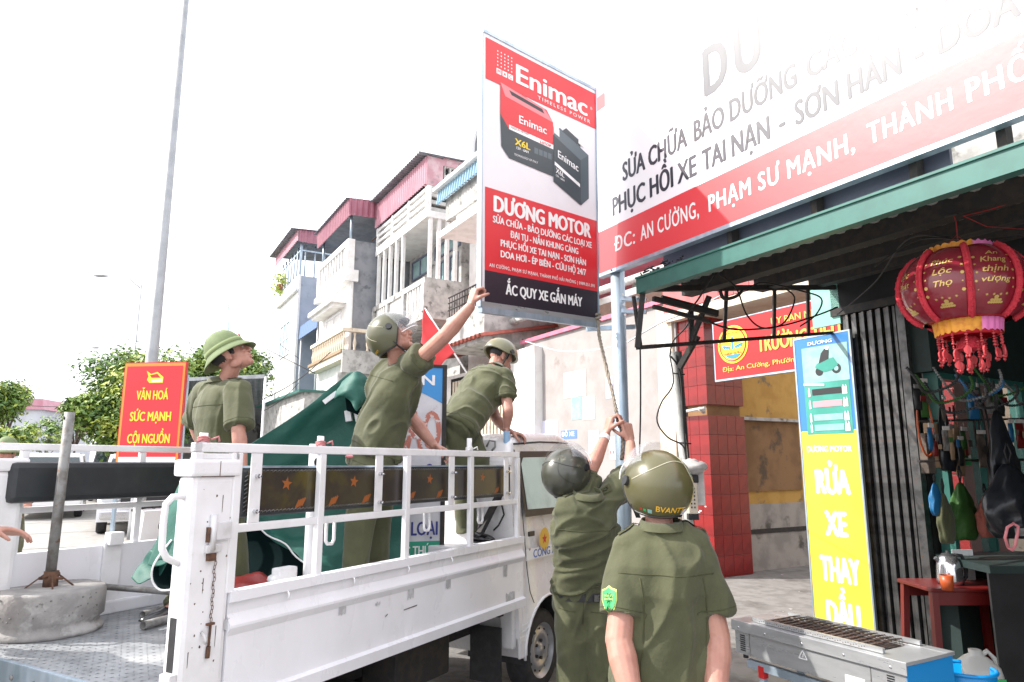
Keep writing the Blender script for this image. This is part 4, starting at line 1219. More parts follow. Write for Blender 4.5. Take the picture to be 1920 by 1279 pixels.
# rear corner posts
def corner_post(y0, sgn, zt):
    mb = MB().box(-.235, -.04, y0, y0 + .09 * sgn, FZ - .2, zt, bevel=.022)
    p = tk_('corner_post', mb, 'white_paint')
    tk_('post_cap', MB().box(-.25, -.028, y0 - .012 * sgn, y0 + .1 * sgn, zt - .002, zt + .062, bevel=.012), 'white_paint', p)
    h_ = MB().tube([(-.235, y0 + .045 * sgn, 1.50), (-.28, y0 + .045 * sgn, 1.50), (-.305, y0 + .045 * sgn, 1.475), (-.308, y0 + .045 * sgn, 1.40), (-.305, y0 + .045 * sgn, 1.32), (-.285, y0 + .045 * sgn, 1.285), (-.235, y0 + .045 * sgn, 1.26)], .0125, 10)
    tk_('grab_handle', h_, 'white_paint', p)
    return p
cp = corner_post(-.012, 1, 1.575)
corner_post(BW_ + .012, -1, 1.585)
tk_('latch_slot', MB().box(-.237, -.2, .015, .05, .86, 1.07), 'black_rubber', cp)
tk_('striker_bar', MB().box(-.262, -.232, -.008, .05, .25, .885, bevel=.004), 'white_paint_dirty', cp)
hg = MB().tube([(-.14, -.024, 1.30), (-.14, -.024, 1.43)], .013, 10).box(-.14, -.06, -.03, -.012, 1.335, 1.40, bevel=.004).box(-.165, -.1, -.03, -.012, 1.29, 1.32, bevel=.004)
hgo = tk_('hinge', hg, 'white_paint_dirty', cp)
tk_('rust_stain', MB().box(-.155, -.125, -.0335, -.013, 1.262, 1.29).box(-.162, -.157, -.032, -.0125, 1.33, 1.385), 'rust', cp)
cl = MB()
for k in range(16):
    z = 1.265 - k * .0145; c = V((-.118 + .003 * sin(k * 1.7), -.02, z))
    n = 8; rx, rz = (.0045, .0095)
    pts = [c + V(((cos(2 * pi * j / n) * rx) if k % 2 else 0, 0 if k % 2 else cos(2 * pi * j / n) * rx, sin(2 * pi * j / n) * rz)) for j in range(n + 1)]
    cl.tube(pts, .0014, 4)
tk_('chain', cl, 'rust', cp)
tk_('pin', MB().tube([(-.118, -.02, 1.03), (-.12, -.02, .955)], .005, 6).tube([(-.12, -.02, .955), (-.122, -.02, .915)], .009, 6).box(-.135, -.105, -.028, -.014, 1.03, 1.038), 'rust', cp)
sp_k = MB(); rg_ = random.Random(8)
for _ in range(24):
    x_, z_ = rg_.uniform(-.225, -.05), rg_.uniform(.62, 1.56); s_ = rg_.uniform(.0012, .004)
    sp_k.add([V((x_ + s_ * cos(a) * rg_.uniform(.6, 1.3), -.0128, z_ + s_ * sin(a) * rg_.uniform(.6, 1.6))) for a in [2 * pi * k / 7 for k in range(7)]], [tuple(range(7))])
for (x_, z_, l_) in ((-.10, 1.5, .06), (-.16, 1.2, .05), (-.09, 1.02, .07), (-.2, .95, .05)):
    sp_k.add([(x_, -.0127, z_), (x_ + .004, -.0127, z_ + .002), (x_ + .003, -.0127, z_ - l_), (x_ + .001, -.0127, z_ - l_ * 1.1)], [(0, 1, 2, 3)])
tk_('rust_speck', sp_k, 'rust', cp, 'stuff')
tk_('cap_rust', MB().box(-.13, -.127, -.0247, -.0242, 1.575, 1.63).box(-.2, -.05, -.0136, -.0124, 1.571, 1.5745), 'rust', cp)
tk_('hook', MB().tube([(-.15, -.014, 1.01), (-.152, -.035, 1.0), (-.148, -.04, .985), (-.145, -.032, .972)], .006, 6), 'white_paint_dirty', cp)

# railings
RZ = 1.70
def railing(y0, sgn, ztop, zmid, zlow, x0, x1, posts, plates):
    t = .028
    ra = tk_('top_rail', MB().box(x0, x1, y0, y0 + t * sgn, ztop - .036, ztop, bevel=.004), 'white_paint')
    tk_('middle_rail', MB().box(-.02 if sgn > 0 else -.2, x1, y0, y0 + t * sgn, zmid - .032, zmid, bevel=.004), 'white_paint')
    for x in posts:
        tk_('rail_post', MB().box(x - .018, x + .018, y0 - .004 * sgn, y0 + (t - .004) * sgn, zlow, ztop - .037, bevel=.004), 'white_paint')
    for x in plates:
        p = tk_('mounting_plate', MB().box(x - .027, x + .027, y0 + .003 * sgn, y0 + .009 * sgn, zmid + .001, ztop - .037), 'white_paint')
        b = MB()
        for z in (zmid + .045, ztop - .13):
            b.tube([(x, y0 + .003 * sgn, z), (x, y0 - .014 * sgn, z)], .009, 6, smooth=False).tube([(x, y0 - .014 * sgn, z), (x, y0 - .03 * sgn, z)], .0055, 6)
        tk_('bolt', b, 'chrome', p)
posts = [tl(px, 930).x for px in (440, 600, 762, 882, 970)]
plates = [tl(px, 930).x for px in (476, 708, 845, 948)]
railing(-.01, 1, RZ, 1.385, 1.13, -.235, posts[-1] + .018, posts, plates)
railing(-.01, 1, RZ, RZ - .04, 1.63, -.235, -.2, [-.215, -.05], [])
tk_('top_rail', MB().box(-.235, -.02, -.012, .016, 1.64, 1.642), 'white_paint')
railing(BW_ + .01, -1, 1.725, 1.40, 1.17, -.3, 2.35, [-.02, .18, .62, 1.2, 1.75, 2.3], [])
# padded backrests
cu = tk_('backrest', MB().box(.012, posts[-1] - .04, .028, .085, 1.405, 1.605, bevel=.018), 'black_vinyl')
tk_('backrest_cover', MB().box(.012 + .03, posts[-1] - .07, .0265, .028, 1.42, 1.592), 'cushion_face', cu)
tk_('edge_strip', MB().box(.015, posts[-1] - .04, .026, .085, 1.603, 1.612), 'galvanised', cu)
# printed stars and emblems showing through the cover
def star(cx, cz, r, y):
    pts = [V((cx + (r if k % 2 == 0 else r * .42) * sin(pi * k / 5 + .15), y, cz + (r if k % 2 == 0 else r * .42) * cos(pi * k / 5 + .15))) for k in range(10)]
    return pts
for k, px in enumerate((538, 664, 806, 905, 948)):
    p = tl(px, 905, .026)
    tk_('star_print', MB().add(star(p.x, 1.535, .031, .0262), [tuple(range(10))]), 'cushion_print_orange', cu)
for k, px in enumerate((560, 622, 684, 770, 822, 930)):
    p = tl(px, 938, .026)
    mb = MB()
    for j in range(4):
        o_ = V((p.x - .02 + j * .012, .0262, 1.43 + j * .003))
        mb.add([o_, o_ + V((.007, 0, -.004)), o_ + V((.028, 0, .03)), o_ + V((.02, 0, .036))], [(0, 1, 2, 3)])
    tk_('emblem_print', mb, 'cushion_print_orange', cu)
# lacing along the cover edge
lc = MB()
x = .05
while x < posts[-1] - .08:
    for z in (1.588, 1.424):
        lc.tube([(x, .0255, z), (x + .012, .0245, z + .006), (x + .018, .0255, z - .003)], .0016, 4)
    x += .021
for z in [1.43 + .017 * i for i in range(9)]: lc.tube([(.03, .025, z), (.045, .024, z + .009)], .0022, 4)
tk_('lacing', lc, 'steel_pipe', cu, 'stuff')
cu2 = tk_('backrest', MB().box(-.12, 2.2, BW_ - .11, BW_ - .025, 1.425, 1.63, bevel=.03), 'black_vinyl')
# stake ends poking above the rail, with knotted cord
for px, top in ((383, 812), (603, 818), (882, 822)):
    p = tl(px, 840, .01)
    s = tk_('stake', MB().tube([(p.x, .018, RZ - .03), (p.x, .018, tl(px, top, .02).z)], .016, 12), 'white_paint')
    c = MB()
    for k in range(3):
        zz = RZ + .006 + k * .007
        c.tube([(p.x + .02 * cos(a_), .018 + .02 * sin(a_), zz + .003 * sin(a_ * 2)) for a_ in [2 * pi * j / 12 for j in range(13)]], .0045, 5)
    c.tube([(p.x + .02, .0, RZ + .012), (p.x + .045, -.01, RZ + .024), (p.x + .05, -.012, RZ + .005)], .0045, 5)
    c.tube([(p.x - .02, .0, RZ + .012), (p.x - .05, -.01, RZ + .002)], .004, 5)
    tk_('cord', c, 'cord_pink' if px != 882 else 'white_print', s)
# bits inside the bed
q = FT.inverted() @ at(583, 960, 3.55)
tk_('rail_prop', MB().tube([(q.x, q.y, .8), (q.x, q.y, 1.72)], .024, 14), 'white_paint')
tk_('prop_cap', MB().tube([(q.x, q.y - .024, 1.63), (q.x, q.y - .029, 1.63)], .02, 10), 'black_rubber')
q = FT.inverted() @ at(535, 1075, 3.4)
tk_('lock_bracket', MB().box(q.x - .06, q.x + .05, q.y - .03, q.y + .03, .98, q.z + .03, bevel=.01).tube([(q.x - .07, q.y - .03, q.z - .02), (q.x - .06, q.y + .03, q.z - .02)], .02, 8), 'white_paint_dirty')
for px in (620, 800, 900):
    q = tl(px, 1000, .05)
    tk_('grab_loop', MB().tube([(q.x - .04, .04, 1.36), (q.x - .04, .04, 1.27), (q.x - .03, .04, 1.255), (q.x, .04, 1.252), (q.x + .012, .04, 1.27), (q.x + .012, .04, 1.36)], .008, 8), 'white_paint')
# cab
def arch(cx, cz, r, n=12, a0=0, a1=pi):
    return [(cx + r * cos(a0 + (a1 - a0) * k / n), cz + r * sin(a0 + (a1 - a0) * k / n)) for k in range(n + 1)]
WX, WZ, WR = 2.80, .29, .285
prof = [(2.36, .46), (2.36, 1.66), (2.42, 1.79), (2.6, 1.845), (3.2, 1.865), (3.5, 1.80), (4.05, 1.12), (4.2, .95), (4.22, .42)]
prof += arch(WX, WZ + .02, .365, 14, 0.2, pi - .02)
bm = bmesh.new()
ya, yb = .03, 1.62
A = [bm.verts.new((p[0], ya, p[1])) for p in prof]; B = [bm.verts.new((p[0], yb, p[1])) for p in prof]
bm.faces.new(A); bm.faces.new(list(reversed(B)))
for i in range(len(prof)): bm.faces.new((A[(i + 1) % len(prof)], A[i], B[i], B[(i + 1) % len(prof)]))
for v in bm.verts:
    if v.co.z > 1.15:
        k = (v.co.z - 1.15) * .16
        v.co.y += k if v.co.y < .8 else -k
bm.normal_update()
bmesh.ops.recalc_face_normals(bm, faces=bm.faces[:])
eg = [e for e in bm.edges if all(v.co.z > .9 for v in e.verts)]
bmesh.ops.bevel(bm, geom=eg, offset=.045, segments=3, affect='EDGES', profile=.6)
me = bpy.data.meshes.new('cab'); bm.to_mesh(me); bm.free()
for p in me.polygons: p.use_smooth = len(p.vertices) == 4 and p.area < .02
cab = link('cab', me, 'cab_paint', trk)
cab.matrix_basis = wm(trk).inverted() @ FT
def cfix(z): return .028 + max(0, z - 1.15) * .16
def side_poly(pts, m, name, parent=cab, off=.004):
    return tk_(name, MB().add([V((p[0], cfix(p[1]) - off, p[1])) for p in pts], [tuple(range(len(pts)))]), m, parent)
win = [(2.50, 1.30), (2.50, 1.62), (2.54, 1.665), (3.3, 1.68), (3.52, 1.6), (3.75, 1.32), (3.7, 1.28)]
side_poly([(2.46, 1.25), (2.46, 1.65), (2.52, 1.71), (3.34, 1.725), (3.58, 1.6), (3.85, 1.3), (3.8, 1.24)], 'dark_plastic', 'window_seal')
side_poly(win, 'glass_tint', 'side_window', off=.008)
side_poly([(2.5, 1.3), (2.5, 1.37), (3.72, 1.37), (3.7, 1.28)], 'glass_dark', 'window_reflection', off=.0095) if False else None
# door seam, handle
sm = MB()
sp_ = [(2.435, 1.72), (2.43, 1.3), (2.44, 1.0), (2.455, .9), (2.50, .74), (2.56, .66)]
sm.tube([(p[0], cfix(p[1]) - .001, p[1]) for p in sp_], .0035, 4)
tk_('door_seam', sm, 'dark_plastic', cab)
hd = tk_('door_handle', MB().box(2.475, 2.56, cfix(1.12) - .01, cfix(1.12) + .004, 1.115, 1.15, bevel=.006), 'dark_plastic', cab)
tk_('keyhole', MB().tube([(2.49, .028, 1.03), (2.49, .022, 1.03)], .01, 8), 'chrome', cab)
tk_('roof_gutter', MB().tube([(2.4, .10, 1.76), (2.8, .10, 1.785), (3.3, .10, 1.79)], .008, 6), 'dark_plastic', cab)
tk_('arch_lip', MB().tube([(p[0], .028, p[1]) for p in arch(WX, WZ + .02, .372, 16, .1, pi)], .01, 6), 'cab_paint', cab)
tk_('arch_liner', MB().rings([[V((p[0], y, p[1])) for p in arch(WX, WZ + .02, .36, 14, -.1, pi + .1)] for y in (.04, .5)], False, True, False), 'black_rubber', cab)
pb = MB().box(2.31, 2.36, .06, .16, .40, .75, bevel=.01).box(2.36, 2.47, .03, .05, .33, .47, bevel=.01)
tk_('rear_corner', pb, 'cab_paint', cab)
for z in (.50, .54): tk_('pressed_line', MB().box(2.38, 2.47, .024, .03, z, z + .008), 'white_paint', cab)
mf = tk_('mud_flap', MB().box(2.22, 2.235, .1, .34, .2, .55), 'black_rubber')
# back wall of the cab with bits fixed to it
tk_('cab_back_box', MB().box(2.2, 2.34, .35, 1.5, .8, 1.5, bevel=.02), 'cab_paint', cab)
tk_('rear_window', MB().box(2.352, 2.36, .5, 1.3, 1.45, 1.68), 'glass_dark', cab)
tk_('step_box', MB().box(1.93, 2.2, .07, .62, .8, 1.085, bevel=.01), 'white_paint')
tk_('fire_extinguisher', MB().lathe([(.001, 0), (.05, .0), (.05, .26), (.03, .3), (.012, .33), (.001, .34)], 14, (2.0, .85, .8)), 'red_paint')
b1, b2 = FT.inverted() @ at(900, 1000, 4.85), FT.inverted() @ at(935, 930, 4.95)
tk_('brace', MB().bar(b1, b2 + (b2 - b1) * .9, .05, .03), 'dark_iron')
tk_('cable', MB().tube([FT.inverted() @ at(*p) for p in ((925, 995, 4.9), (935, 985, 4.9), (945, 965, 4.9), (938, 935, 4.95), (948, 915, 4.95))], .007, 6), 'wire_black')
tk_('air_hose', MB().tube([FT.inverted() @ at(*p) for p in ((912, 838, 5.0), (918, 826, 5.0), (928, 828, 5.0), (928, 838, 5.0), (922, 845, 5.0))], .008, 6), 'steel_pipe')
# lettering and emblem on the door
flet('CÔNG AN', 'blue_letter', cab, FT, (2.545, .0235, .965), (1, 0, 0), (0, 0, 1), cap=.055, width=.42, bold=.03)
em = MB().lathe([(.075, 0), (.08, .003), (.0, .004)], 24, (2.72, .026, 1.08), (0, -1, 0), smooth=False)
emo = tk_('door_emblem', em, 'emblem_gold', cab)
tk_('emblem_star', MB().add([V((2.72 + (.04 if k % 2 == 0 else .017) * sin(pi * k / 5), .0215, 1.08 + (.04 if k % 2 == 0 else .017) * cos(pi * k / 5))) for k in range(10)], [tuple(range(10))]), 'red_paint', emo)
tk_('door_stripe', MB().box(2.44, 3.9, .0245, .0262, .955, 1.03), 'white_print', cab)
# wheels
def wheel(name, F, parent, c, r, w, side=-1, rim='rim_steel', holes=12):
    """wheel with its axle along Y; side = direction the outer face looks"""
    tyre = MB().lathe([(r * .66, -w / 2), (r * .9, -w / 2), (r * .985, -w * .36), (r, -w * .2), (r, w * .2), (r * .985, w * .36), (r * .9, w / 2), (r * .66, w / 2)], 40, c, (0, side, 0))
    t = fobj(name, tyre, 'black_rubber', parent, F)
    rr = r * .66
    rm = MB().lathe([(rr, w * .5), (rr * .97, w * .48), (rr * .9, w * .3), (rr * .8, w * .28), (rr * .72, w * .4), (rr * .5, w * .42), (rr * .42, w * .3), (rr * .25, w * .32), (rr * .2, w * .45), (0.001, w * .46)], 32, c, (0, side, 0))
    ro = fobj('rim', rm, rim, t, F)
    X, Y = frame_of(V((0, side, 0)))
    for k in range(holes):
        a = 2 * pi * k / holes
        p = V(c) + X * (cos(a) * rr * .76) + Y * (sin(a) * rr * .76) + V((0, side * (w * .345), 0))
        fobj('rim_hole', MB().tube([p, p + V((0, side * .004, 0))], rr * .055, 8), 'dark_iron', t, F)
    for k in range(5):
        a = 2 * pi * k / 5
        p = V(c) + X * (cos(a) * rr * .33) + Y * (sin(a) * rr * .33) + V((0, side * (w * .31), 0))
        fobj('wheel_nut', MB().tube([p, p + V((0, side * .018, 0))], rr * .06, 6), 'dark_iron', t, F)
    return t
wheel('wheel', FT, trk, (WX, .17, WZ), WR, .165)
wheel('wheel', FT, trk, (WX, 1.48, WZ), WR, .165, 1)
wheel('wheel', FT, trk, (.78, .19, WZ), WR, .165)
wheel('wheel', FT, trk, (.78, 1.46, WZ), WR, .165, 1)
ch = MB().box(-.2, 3.8, .35, .45, .48, .6).box(-.2, 3.8, 1.2, 1.3, .48, .6)
for x in (0, .5, 1.1, 1.7, 2.2): ch.box(x, x + .06, .1, 1.56, .62, .76)
ch.tube([(.78, .2, .29), (.78, 1.46, .29)], .05, 8).tube([(2.8, .2, .3), (2.8, 1.46, .3)], .04, 8)
ch.box(1.25, 1.75, .18, .34, .38, .66, bevel=.02).tube([(1.9, .35, .42), (1.2, .5, .38)], .06, 10).box(.35, .37, .1, .34, .2, .6)
ch.box(1.15, 1.2, .12, .34, .2, .62)
tk_('chassis', ch, 'dark_iron')
tk_('reflector', MB().box(1.2, 1.205, .14, .17, .32, .36).box(1.145, 1.15, .14, .24, .3, .34), 'white_print')

# ------------------------------------------------------------------ cloth sheets
def catmull(P, t):
    n = len(P) - 1
    s = min(max(t * n, 0), n - 1e-6); i = int(s); f = s - i
    p0, p1, p2, p3 = P[max(i - 1, 0)], P[i], P[i + 1], P[min(i + 2, n)]
    return .5 * ((2 * p1) + (p2 - p0) * f + (2 * p0 - 5 * p1 + 4 * p2 - p3) * f * f + (3 * p1 - p0 - 3 * p2 + p3) * f ** 3)
def sheet(rows, nu=40, nv=30, amp=.02, freq=3.0, seed=0, thick=.004, fold_dir=None):
    R = [[catmull(r, u / nu) for u in range(nu + 1)] for r in rows]
    G = [[catmull([R[k][u] for k in range(len(R))], v / nv) for u in range(nu + 1)] for v in range(nv + 1)]
    out = MB()
    pts = []
    for v in range(nv + 1):
        for u in range(nu + 1):
            p = G[v][u]
            du = G[v][min(u + 1, nu)] - G[v][max(u - 1, 0)]; dv = G[min(v + 1, nv)][u] - G[max(v - 1, 0)][u]
            n = du.cross(dv)
            n = n.normalized() if n.length > 1e-9 else V((0, -1, 0))
            q = V((p.x * freq + seed, p.y * freq, p.z * freq))
            if fold_dir is not None: q -= V(fold_dir).normalized() * q.dot(V(fold_dir).normalized()) * .75
            h = noise.noise(q) + .5 * noise.noise(q * 2.3)
            pts.append((p + n * h * amp, n))
    w = nu + 1
    vs = [p + n * thick / 2 for p, n in pts] + [p - n * thick / 2 for p, n in pts]
    fs = []
    N = len(pts)
    for v in range(nv):
        for u in range(nu):
            a, b, c, d = v * w + u, v * w + u + 1, (v + 1) * w + u + 1, (v + 1) * w + u
            fs.append((a, b, c, d)); fs.append((N + d, N + c, N + b, N + a))
    bd = [u for u in range(w)] + [(v * w + nu) for v in range(1, nv + 1)] + [nv * w + u for u in range(nu - 1, -1, -1)] + [v * w for v in range(nv - 1, 0, -1)]
    for i in range(len(bd)):
        a, b = bd[i], bd[(i + 1) % len(bd)]
        fs.append((a, N + a, N + b, b))
    out.add(vs, fs, True)
    return out
def pts_(l): return [at(*p) for p in l]

tp = thing('green_tarpaulin', 'large crumpled dark green tarpaulin heaped in the truck bed behind the men', 'tarpaulin', TW(1.0, .9, FZ))
main = sheet([pts_([(430, 850, 4.35), (470, 832, 4.4), (560, 772, 4.5), (625, 722, 4.6), (662, 700, 4.65), (700, 730, 4.6), (720, 790, 4.6)]),
              pts_([(430, 910, 4.35), (470, 900, 4.4), (560, 870, 4.55), (625, 840, 4.6), (670, 820, 4.6), (705, 840, 4.6), (735, 860, 4.6)]),
              pts_([(425, 950, 4.3), (470, 960, 4.35), (545, 965, 4.5), (620, 970, 4.5), (670, 980, 4.5), (710, 990, 4.5), (760, 990, 4.55)]),
              pts_([(420, 970, 4.1), (480, 1000, 4.2), (545, 1030, 4.3), (590, 1075, 4.2), (650, 1100, 4.25), (700, 1110, 4.3), (760, 1110, 4.4)])], 110, 80, .05, 4.2, 2, fold_dir=(.75, 0, .5))
obj('sheet', main, 'tarp_green', tp, world=True)
fold = sheet([pts_([(636, 724, 4.54), (652, 708, 4.46), (668, 697, 4.44), (684, 704, 4.48), (697, 722, 4.55)]),
              pts_([(628, 742, 4.50), (650, 732, 4.38), (672, 728, 4.40), (688, 744, 4.42), (702, 752, 4.52)]),
              pts_([(622, 752, 4.52), (648, 744, 4.42), (668, 770, 4.36), (684, 762, 4.46), (704, 792, 4.54)])], 44, 30, .022, 7, 9)
obj('inside', sheet([pts_([(646, 735, 4.58), (672, 735, 4.58), (700, 740, 4.6)]), pts_([(650, 770, 4.57), (675, 780, 4.57), (702, 800, 4.6)])], 10, 8, .01, 6, 2), 'tarp_hollow_shade', tp, world=True)
obj('fold', fold, 'tarp_green', tp, world=True)
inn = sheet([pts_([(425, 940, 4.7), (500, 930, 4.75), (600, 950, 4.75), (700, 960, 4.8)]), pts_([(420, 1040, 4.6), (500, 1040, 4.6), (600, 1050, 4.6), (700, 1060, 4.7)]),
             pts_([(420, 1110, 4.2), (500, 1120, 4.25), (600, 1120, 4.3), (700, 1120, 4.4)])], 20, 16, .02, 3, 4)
obj('inside', inn, 'tarp_hollow_shade', tp, world=True)
obj('piping', MB().tube([catmull(pts_([(478, 978, 4.2), (500, 1003, 4.15), (535, 1020, 4.15), (556, 1045, 4.15), (600, 1075, 4.15), (640, 1105, 4.2)]), k / 20) for k in range(21)], .005, 6), 'white_print', tp, world=True)
st = MB().bar(at(607, 755, 4.5), at(632, 736, 4.52), .03).bar(at(652, 770, 4.6), at(655, 790, 4.6), .04).bar(at(668, 772, 4.6), at(672, 790, 4.6), .03)
obj('frame_stub', st, 'white_paint', tp, world=True)
lob = sheet([pts_([(352, 870, 3.55), (358, 870, 3.5), (375, 872, 3.45), (400, 880, 3.4)]),
             pts_([(318, 935, 3.5), (338, 935, 3.35), (362, 940, 3.3), (400, 945, 3.35)]),
             pts_([(292, 1000, 3.5), (318, 1010, 3.28), (352, 1000, 3.22), (400, 1005, 3.25)]),
             pts_([(268, 1050, 3.55), (292, 1062, 3.3), (330, 1040, 3.18), (400, 1030, 3.2)])], 30, 34, .028, 5, 6, fold_dir=(0.1, 0, 1))
obj('side_fold', lob, 'tarp_green', tp, world=True)
tail = sheet([pts_([(283, 1030, 3.5), (300, 1040, 3.45), (320, 1045, 3.4)]), pts_([(262, 1058, 3.5), (280, 1072, 3.45), (300, 1080, 3.4)]), pts_([(249, 1086, 3.45), (262, 1096, 3.4), (285, 1085, 3.4)])], 14, 12, .012, 8, 3)
obj('corner', tail, 'tarp_green', tp, world=True)
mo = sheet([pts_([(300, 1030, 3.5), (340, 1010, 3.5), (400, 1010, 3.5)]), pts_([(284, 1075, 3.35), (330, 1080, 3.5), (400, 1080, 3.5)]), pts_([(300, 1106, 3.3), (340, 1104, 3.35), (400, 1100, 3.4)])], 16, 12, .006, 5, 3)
obj('inside', mo, 'tarp_hollow_shade', tp, world=True)
rim = [catmull(pts_([(322, 1012, 3.16), (300, 1040, 3.14), (286, 1065, 3.14), (286, 1090, 3.2), (300, 1106, 3.22), (325, 1105, 3.22), (352, 1098, 3.22)]), k / 26) for k in range(27)]
obj('piping', MB().tube(rim, .0045, 6), 'white_print', tp, world=True)
mo2 = sheet([pts_([(322, 1012, 3.16), (350, 1010, 3.16), (385, 1010, 3.2)]), pts_([(288, 1052, 3.15), (335, 1045, 3.12), (385, 1040, 3.2)])], 14, 8, .008, 5, 3)
obj('side_fold', mo2, 'tarp_green', tp, world=True)
rd = sheet([pts_([(430, 1085, 3.9), (480, 1078, 3.9), (540, 1092, 3.9)]), pts_([(430, 1110, 3.6), (480, 1112, 3.6), (550, 1112, 3.65)])], 20, 8, .03, 8, 3)
tag(obj('folded_banner', rd, 'plastic_red', None), 'crumpled red cloth lying on the truck floor behind the side panel', 'cloth')

# concrete weight with its pole
wc = V((-2.325, 3.6, FZ + .002))
cw = thing('weighted_pole_base', 'round concrete parasol weight with a rusty steel pipe standing on the truck bed', 'weight', wc)
R_ = .25
prof = [(0.0, 0), (R_, 0), (R_ * 1.02, .018), (R_ * .95, .035), (R_ * .915, .05), (R_ * .93, .06), (R_ * .99, .075), (R_ * 1.0, .17), (R_ * .985, .2), (R_ * .96, .208), (.0, .212)]
bs_ = MB().lathe(prof, 72, (0, 0, 0))
nv_ = []
for v in bs_.v:
    p = V(v); r = sqrt(p.x ** 2 + p.y ** 2)
    if r > .1:
        k = 1 + .02 * noise.noise(p * 14) + .01 * noise.noise(p * 40)
        p = V((p.x * k, p.y * k, p.z + .004 * noise.noise(p * 20)))
    nv_.append(tuple(p))
bs_.v = nv_
obj('concrete_block', bs_, 'concrete_weight', cw)
pit = MB(); rng = random.Random(4)
for _ in range(60):
    a = rng.uniform(-pi, 0); z = rng.uniform(.08, .19)
    c = V((cos(a) * R_ * 1.0, sin(a) * R_ * 1.0, z)); s = rng.uniform(.002, .006)
    pit.ellipsoid(c, (s, s, s * .8), n=6, m=4)
obj('pits', pit, 'steel_pipe', cw, kind='stuff')
obj('pipe', MB().tube([(-.005, 0, .2), (.0, 0, 1.085)], .0245, 18), 'steel_pipe', cw)
co = MB().tube([(0, 0, .2), (0, 0, .285)], .034, 16)
for a in (.3, 2.2, 3.6, 5.4): co.bar((cos(a) * .03, sin(a) * .03, .27), (cos(a) * .11, sin(a) * .11, .205), .007)
co.tube([(.0, -.06, .265), (0, .06, .265)], .008, 6).tube([(-.06, 0, .25), (.06, 0, .25)], .008, 6)
obj('collar', co, 'rust', cw)
obj('hole', MB().tube([(-.012, -.0235, 1.055), (-.014, -.026, 1.055)], .009, 8), 'black_rubber', cw)
tag(obj('long_rod', MB().tube([at(-60, 1084, 4.0), at(180, 1099, 3.95), at(345, 1112, 3.9)], .0165, 10), 'steel_pipe'), 'long thin rusty rod lying across the truck bed behind the concrete weight', 'rod')
for a, b, lab in (((268, 1153), (345, 1131), 'short grey steel pipe on the tread floor, farther of the two'), ((268, 1173), (345, 1152), 'short grey steel pipe on the tread floor, nearer of the two')):
    p, q = gp(*a, FZ + .024), gp(*b, FZ + .024)
    o = tag(obj('steel_tube', MB().rings([[c_ + frame_of(q - p)[0] * cos(t) * r + frame_of(q - p)[1] * sin(t) * r for t in [2 * pi * k / 14 for k in range(14)]] for c_, r in ((q, .021), (p, .021), (p, .017), (p.lerp(q, .3), .017))], False), 'steel_pipe'), lab, 'pipe', 'loose pipes on the truck bed')
# old shop sign standing in the bed
sx = at(829, 760, 4.75); sl_ = at(722, 760, 4.62)
SXv = (sx - sl_); SXv.z = 0; sw = SXv.length; SXv.normalize()
so = V((sl_.x, sl_.y, FZ + .01)); sh = at(829, 690, 4.75).z - so.z
os_ = thing('old_shop_sign', 'old peeling blue, white and green animal feed shop sign carried upright in the truck', 'sign', so)
FO = Matrix((SXv, V((0, 0, 1)), SXv.cross(V((0, 0, 1))))).transposed().to_4x4(); FO.translation = so
def ob_(x0, x1, y0, y1, z0, z1, m, name): return fobj(name, MB().box(x0, x1, y0, y1, z0, z1), m, os_, FO)
ob_(0, sw, 0, sh, -.06, 0, 'sign_white_old', 'panel')
fobj('frame', MB().box(sw, sw + .03, 0, sh + .02, -.07, .01).box(0, sw, sh, sh + .02, -.07, .01).box(-.02, 0, 0, sh + .02, -.07, .01), 'dark_iron', os_, FO)
arc = [(0, sh), (sw, sh), (sw, sh - .25)] + [(sw - sw * k / 10 , sh - .25 + .13 * sin(pi * .5 * k / 10)) for k in range(1, 11)]
fobj('blue_field', MB().add([V((p[0], p[1], .002)) for p in arc], [tuple(range(len(arc)))]), 'blue_sign', os_, FO)
def ol(s, x, y, cap, w, m, bold=.03, align='r'): return flet(s, m, os_, FO, (x, y, .004), (1, 0, 0), (0, 1, 0), cap=cap, width=w, bold=bold, align=align)
ol('BÁN', sw * .86, sh - .125, .07, .26, 'white_print')
ol('CAO', sw * .99, sh - .56, .25, sw * .9, 'peeled_red', .06)
ol('NGÔ', sw * .95, sh - .82, .12, .34, 'navy_ink', .06)
ol('CÁC LOẠI', sw * .96, sh - 1.13, .085, .38, 'navy_ink', .04)
ob_(0, sw, sh - 1.29, sh - 1.17, .001, .003, 'sign_green', 'green_field')
ol('THUỐC THÚ Y', sw * .97, sh - 1.26, .06, .39, 'white_print', .03)
# blue-grey hose held by the crouching man
tag(obj('plastic_pipe', MB().tube([at(950, 808, 5.0), at(950, 880, 5.02)], .024, 12), 'hose_blue'), 'blue-grey pipe end gripped by the man bending over the cab', 'pipe')

# red flag on a stick
fl = thing('red_flag', 'plain red flag hanging on a thin white stick above the old shop sign', 'flag', at(884, 712, 5.7))
obj('stick', MB().tube([at(886, 716, 5.7), at(850, 660, 5.7), at(796, 578, 5.7)], .008, 6), 'white_print', fl, world=True)
obj('cloth', sheet([pts_([(795, 578, 5.68), (812, 602, 5.68), (832, 632, 5.68), (852, 662, 5.68)]), pts_([(793, 610, 5.6), (802, 640, 5.6), (818, 660, 5.6), (835, 675, 5.62)]), pts_([(788, 660, 5.6), (796, 675, 5.6), (806, 684, 5.6), (822, 692, 5.6)])], 20, 20, .03, 4, 3), 'flag_red', fl, world=True)

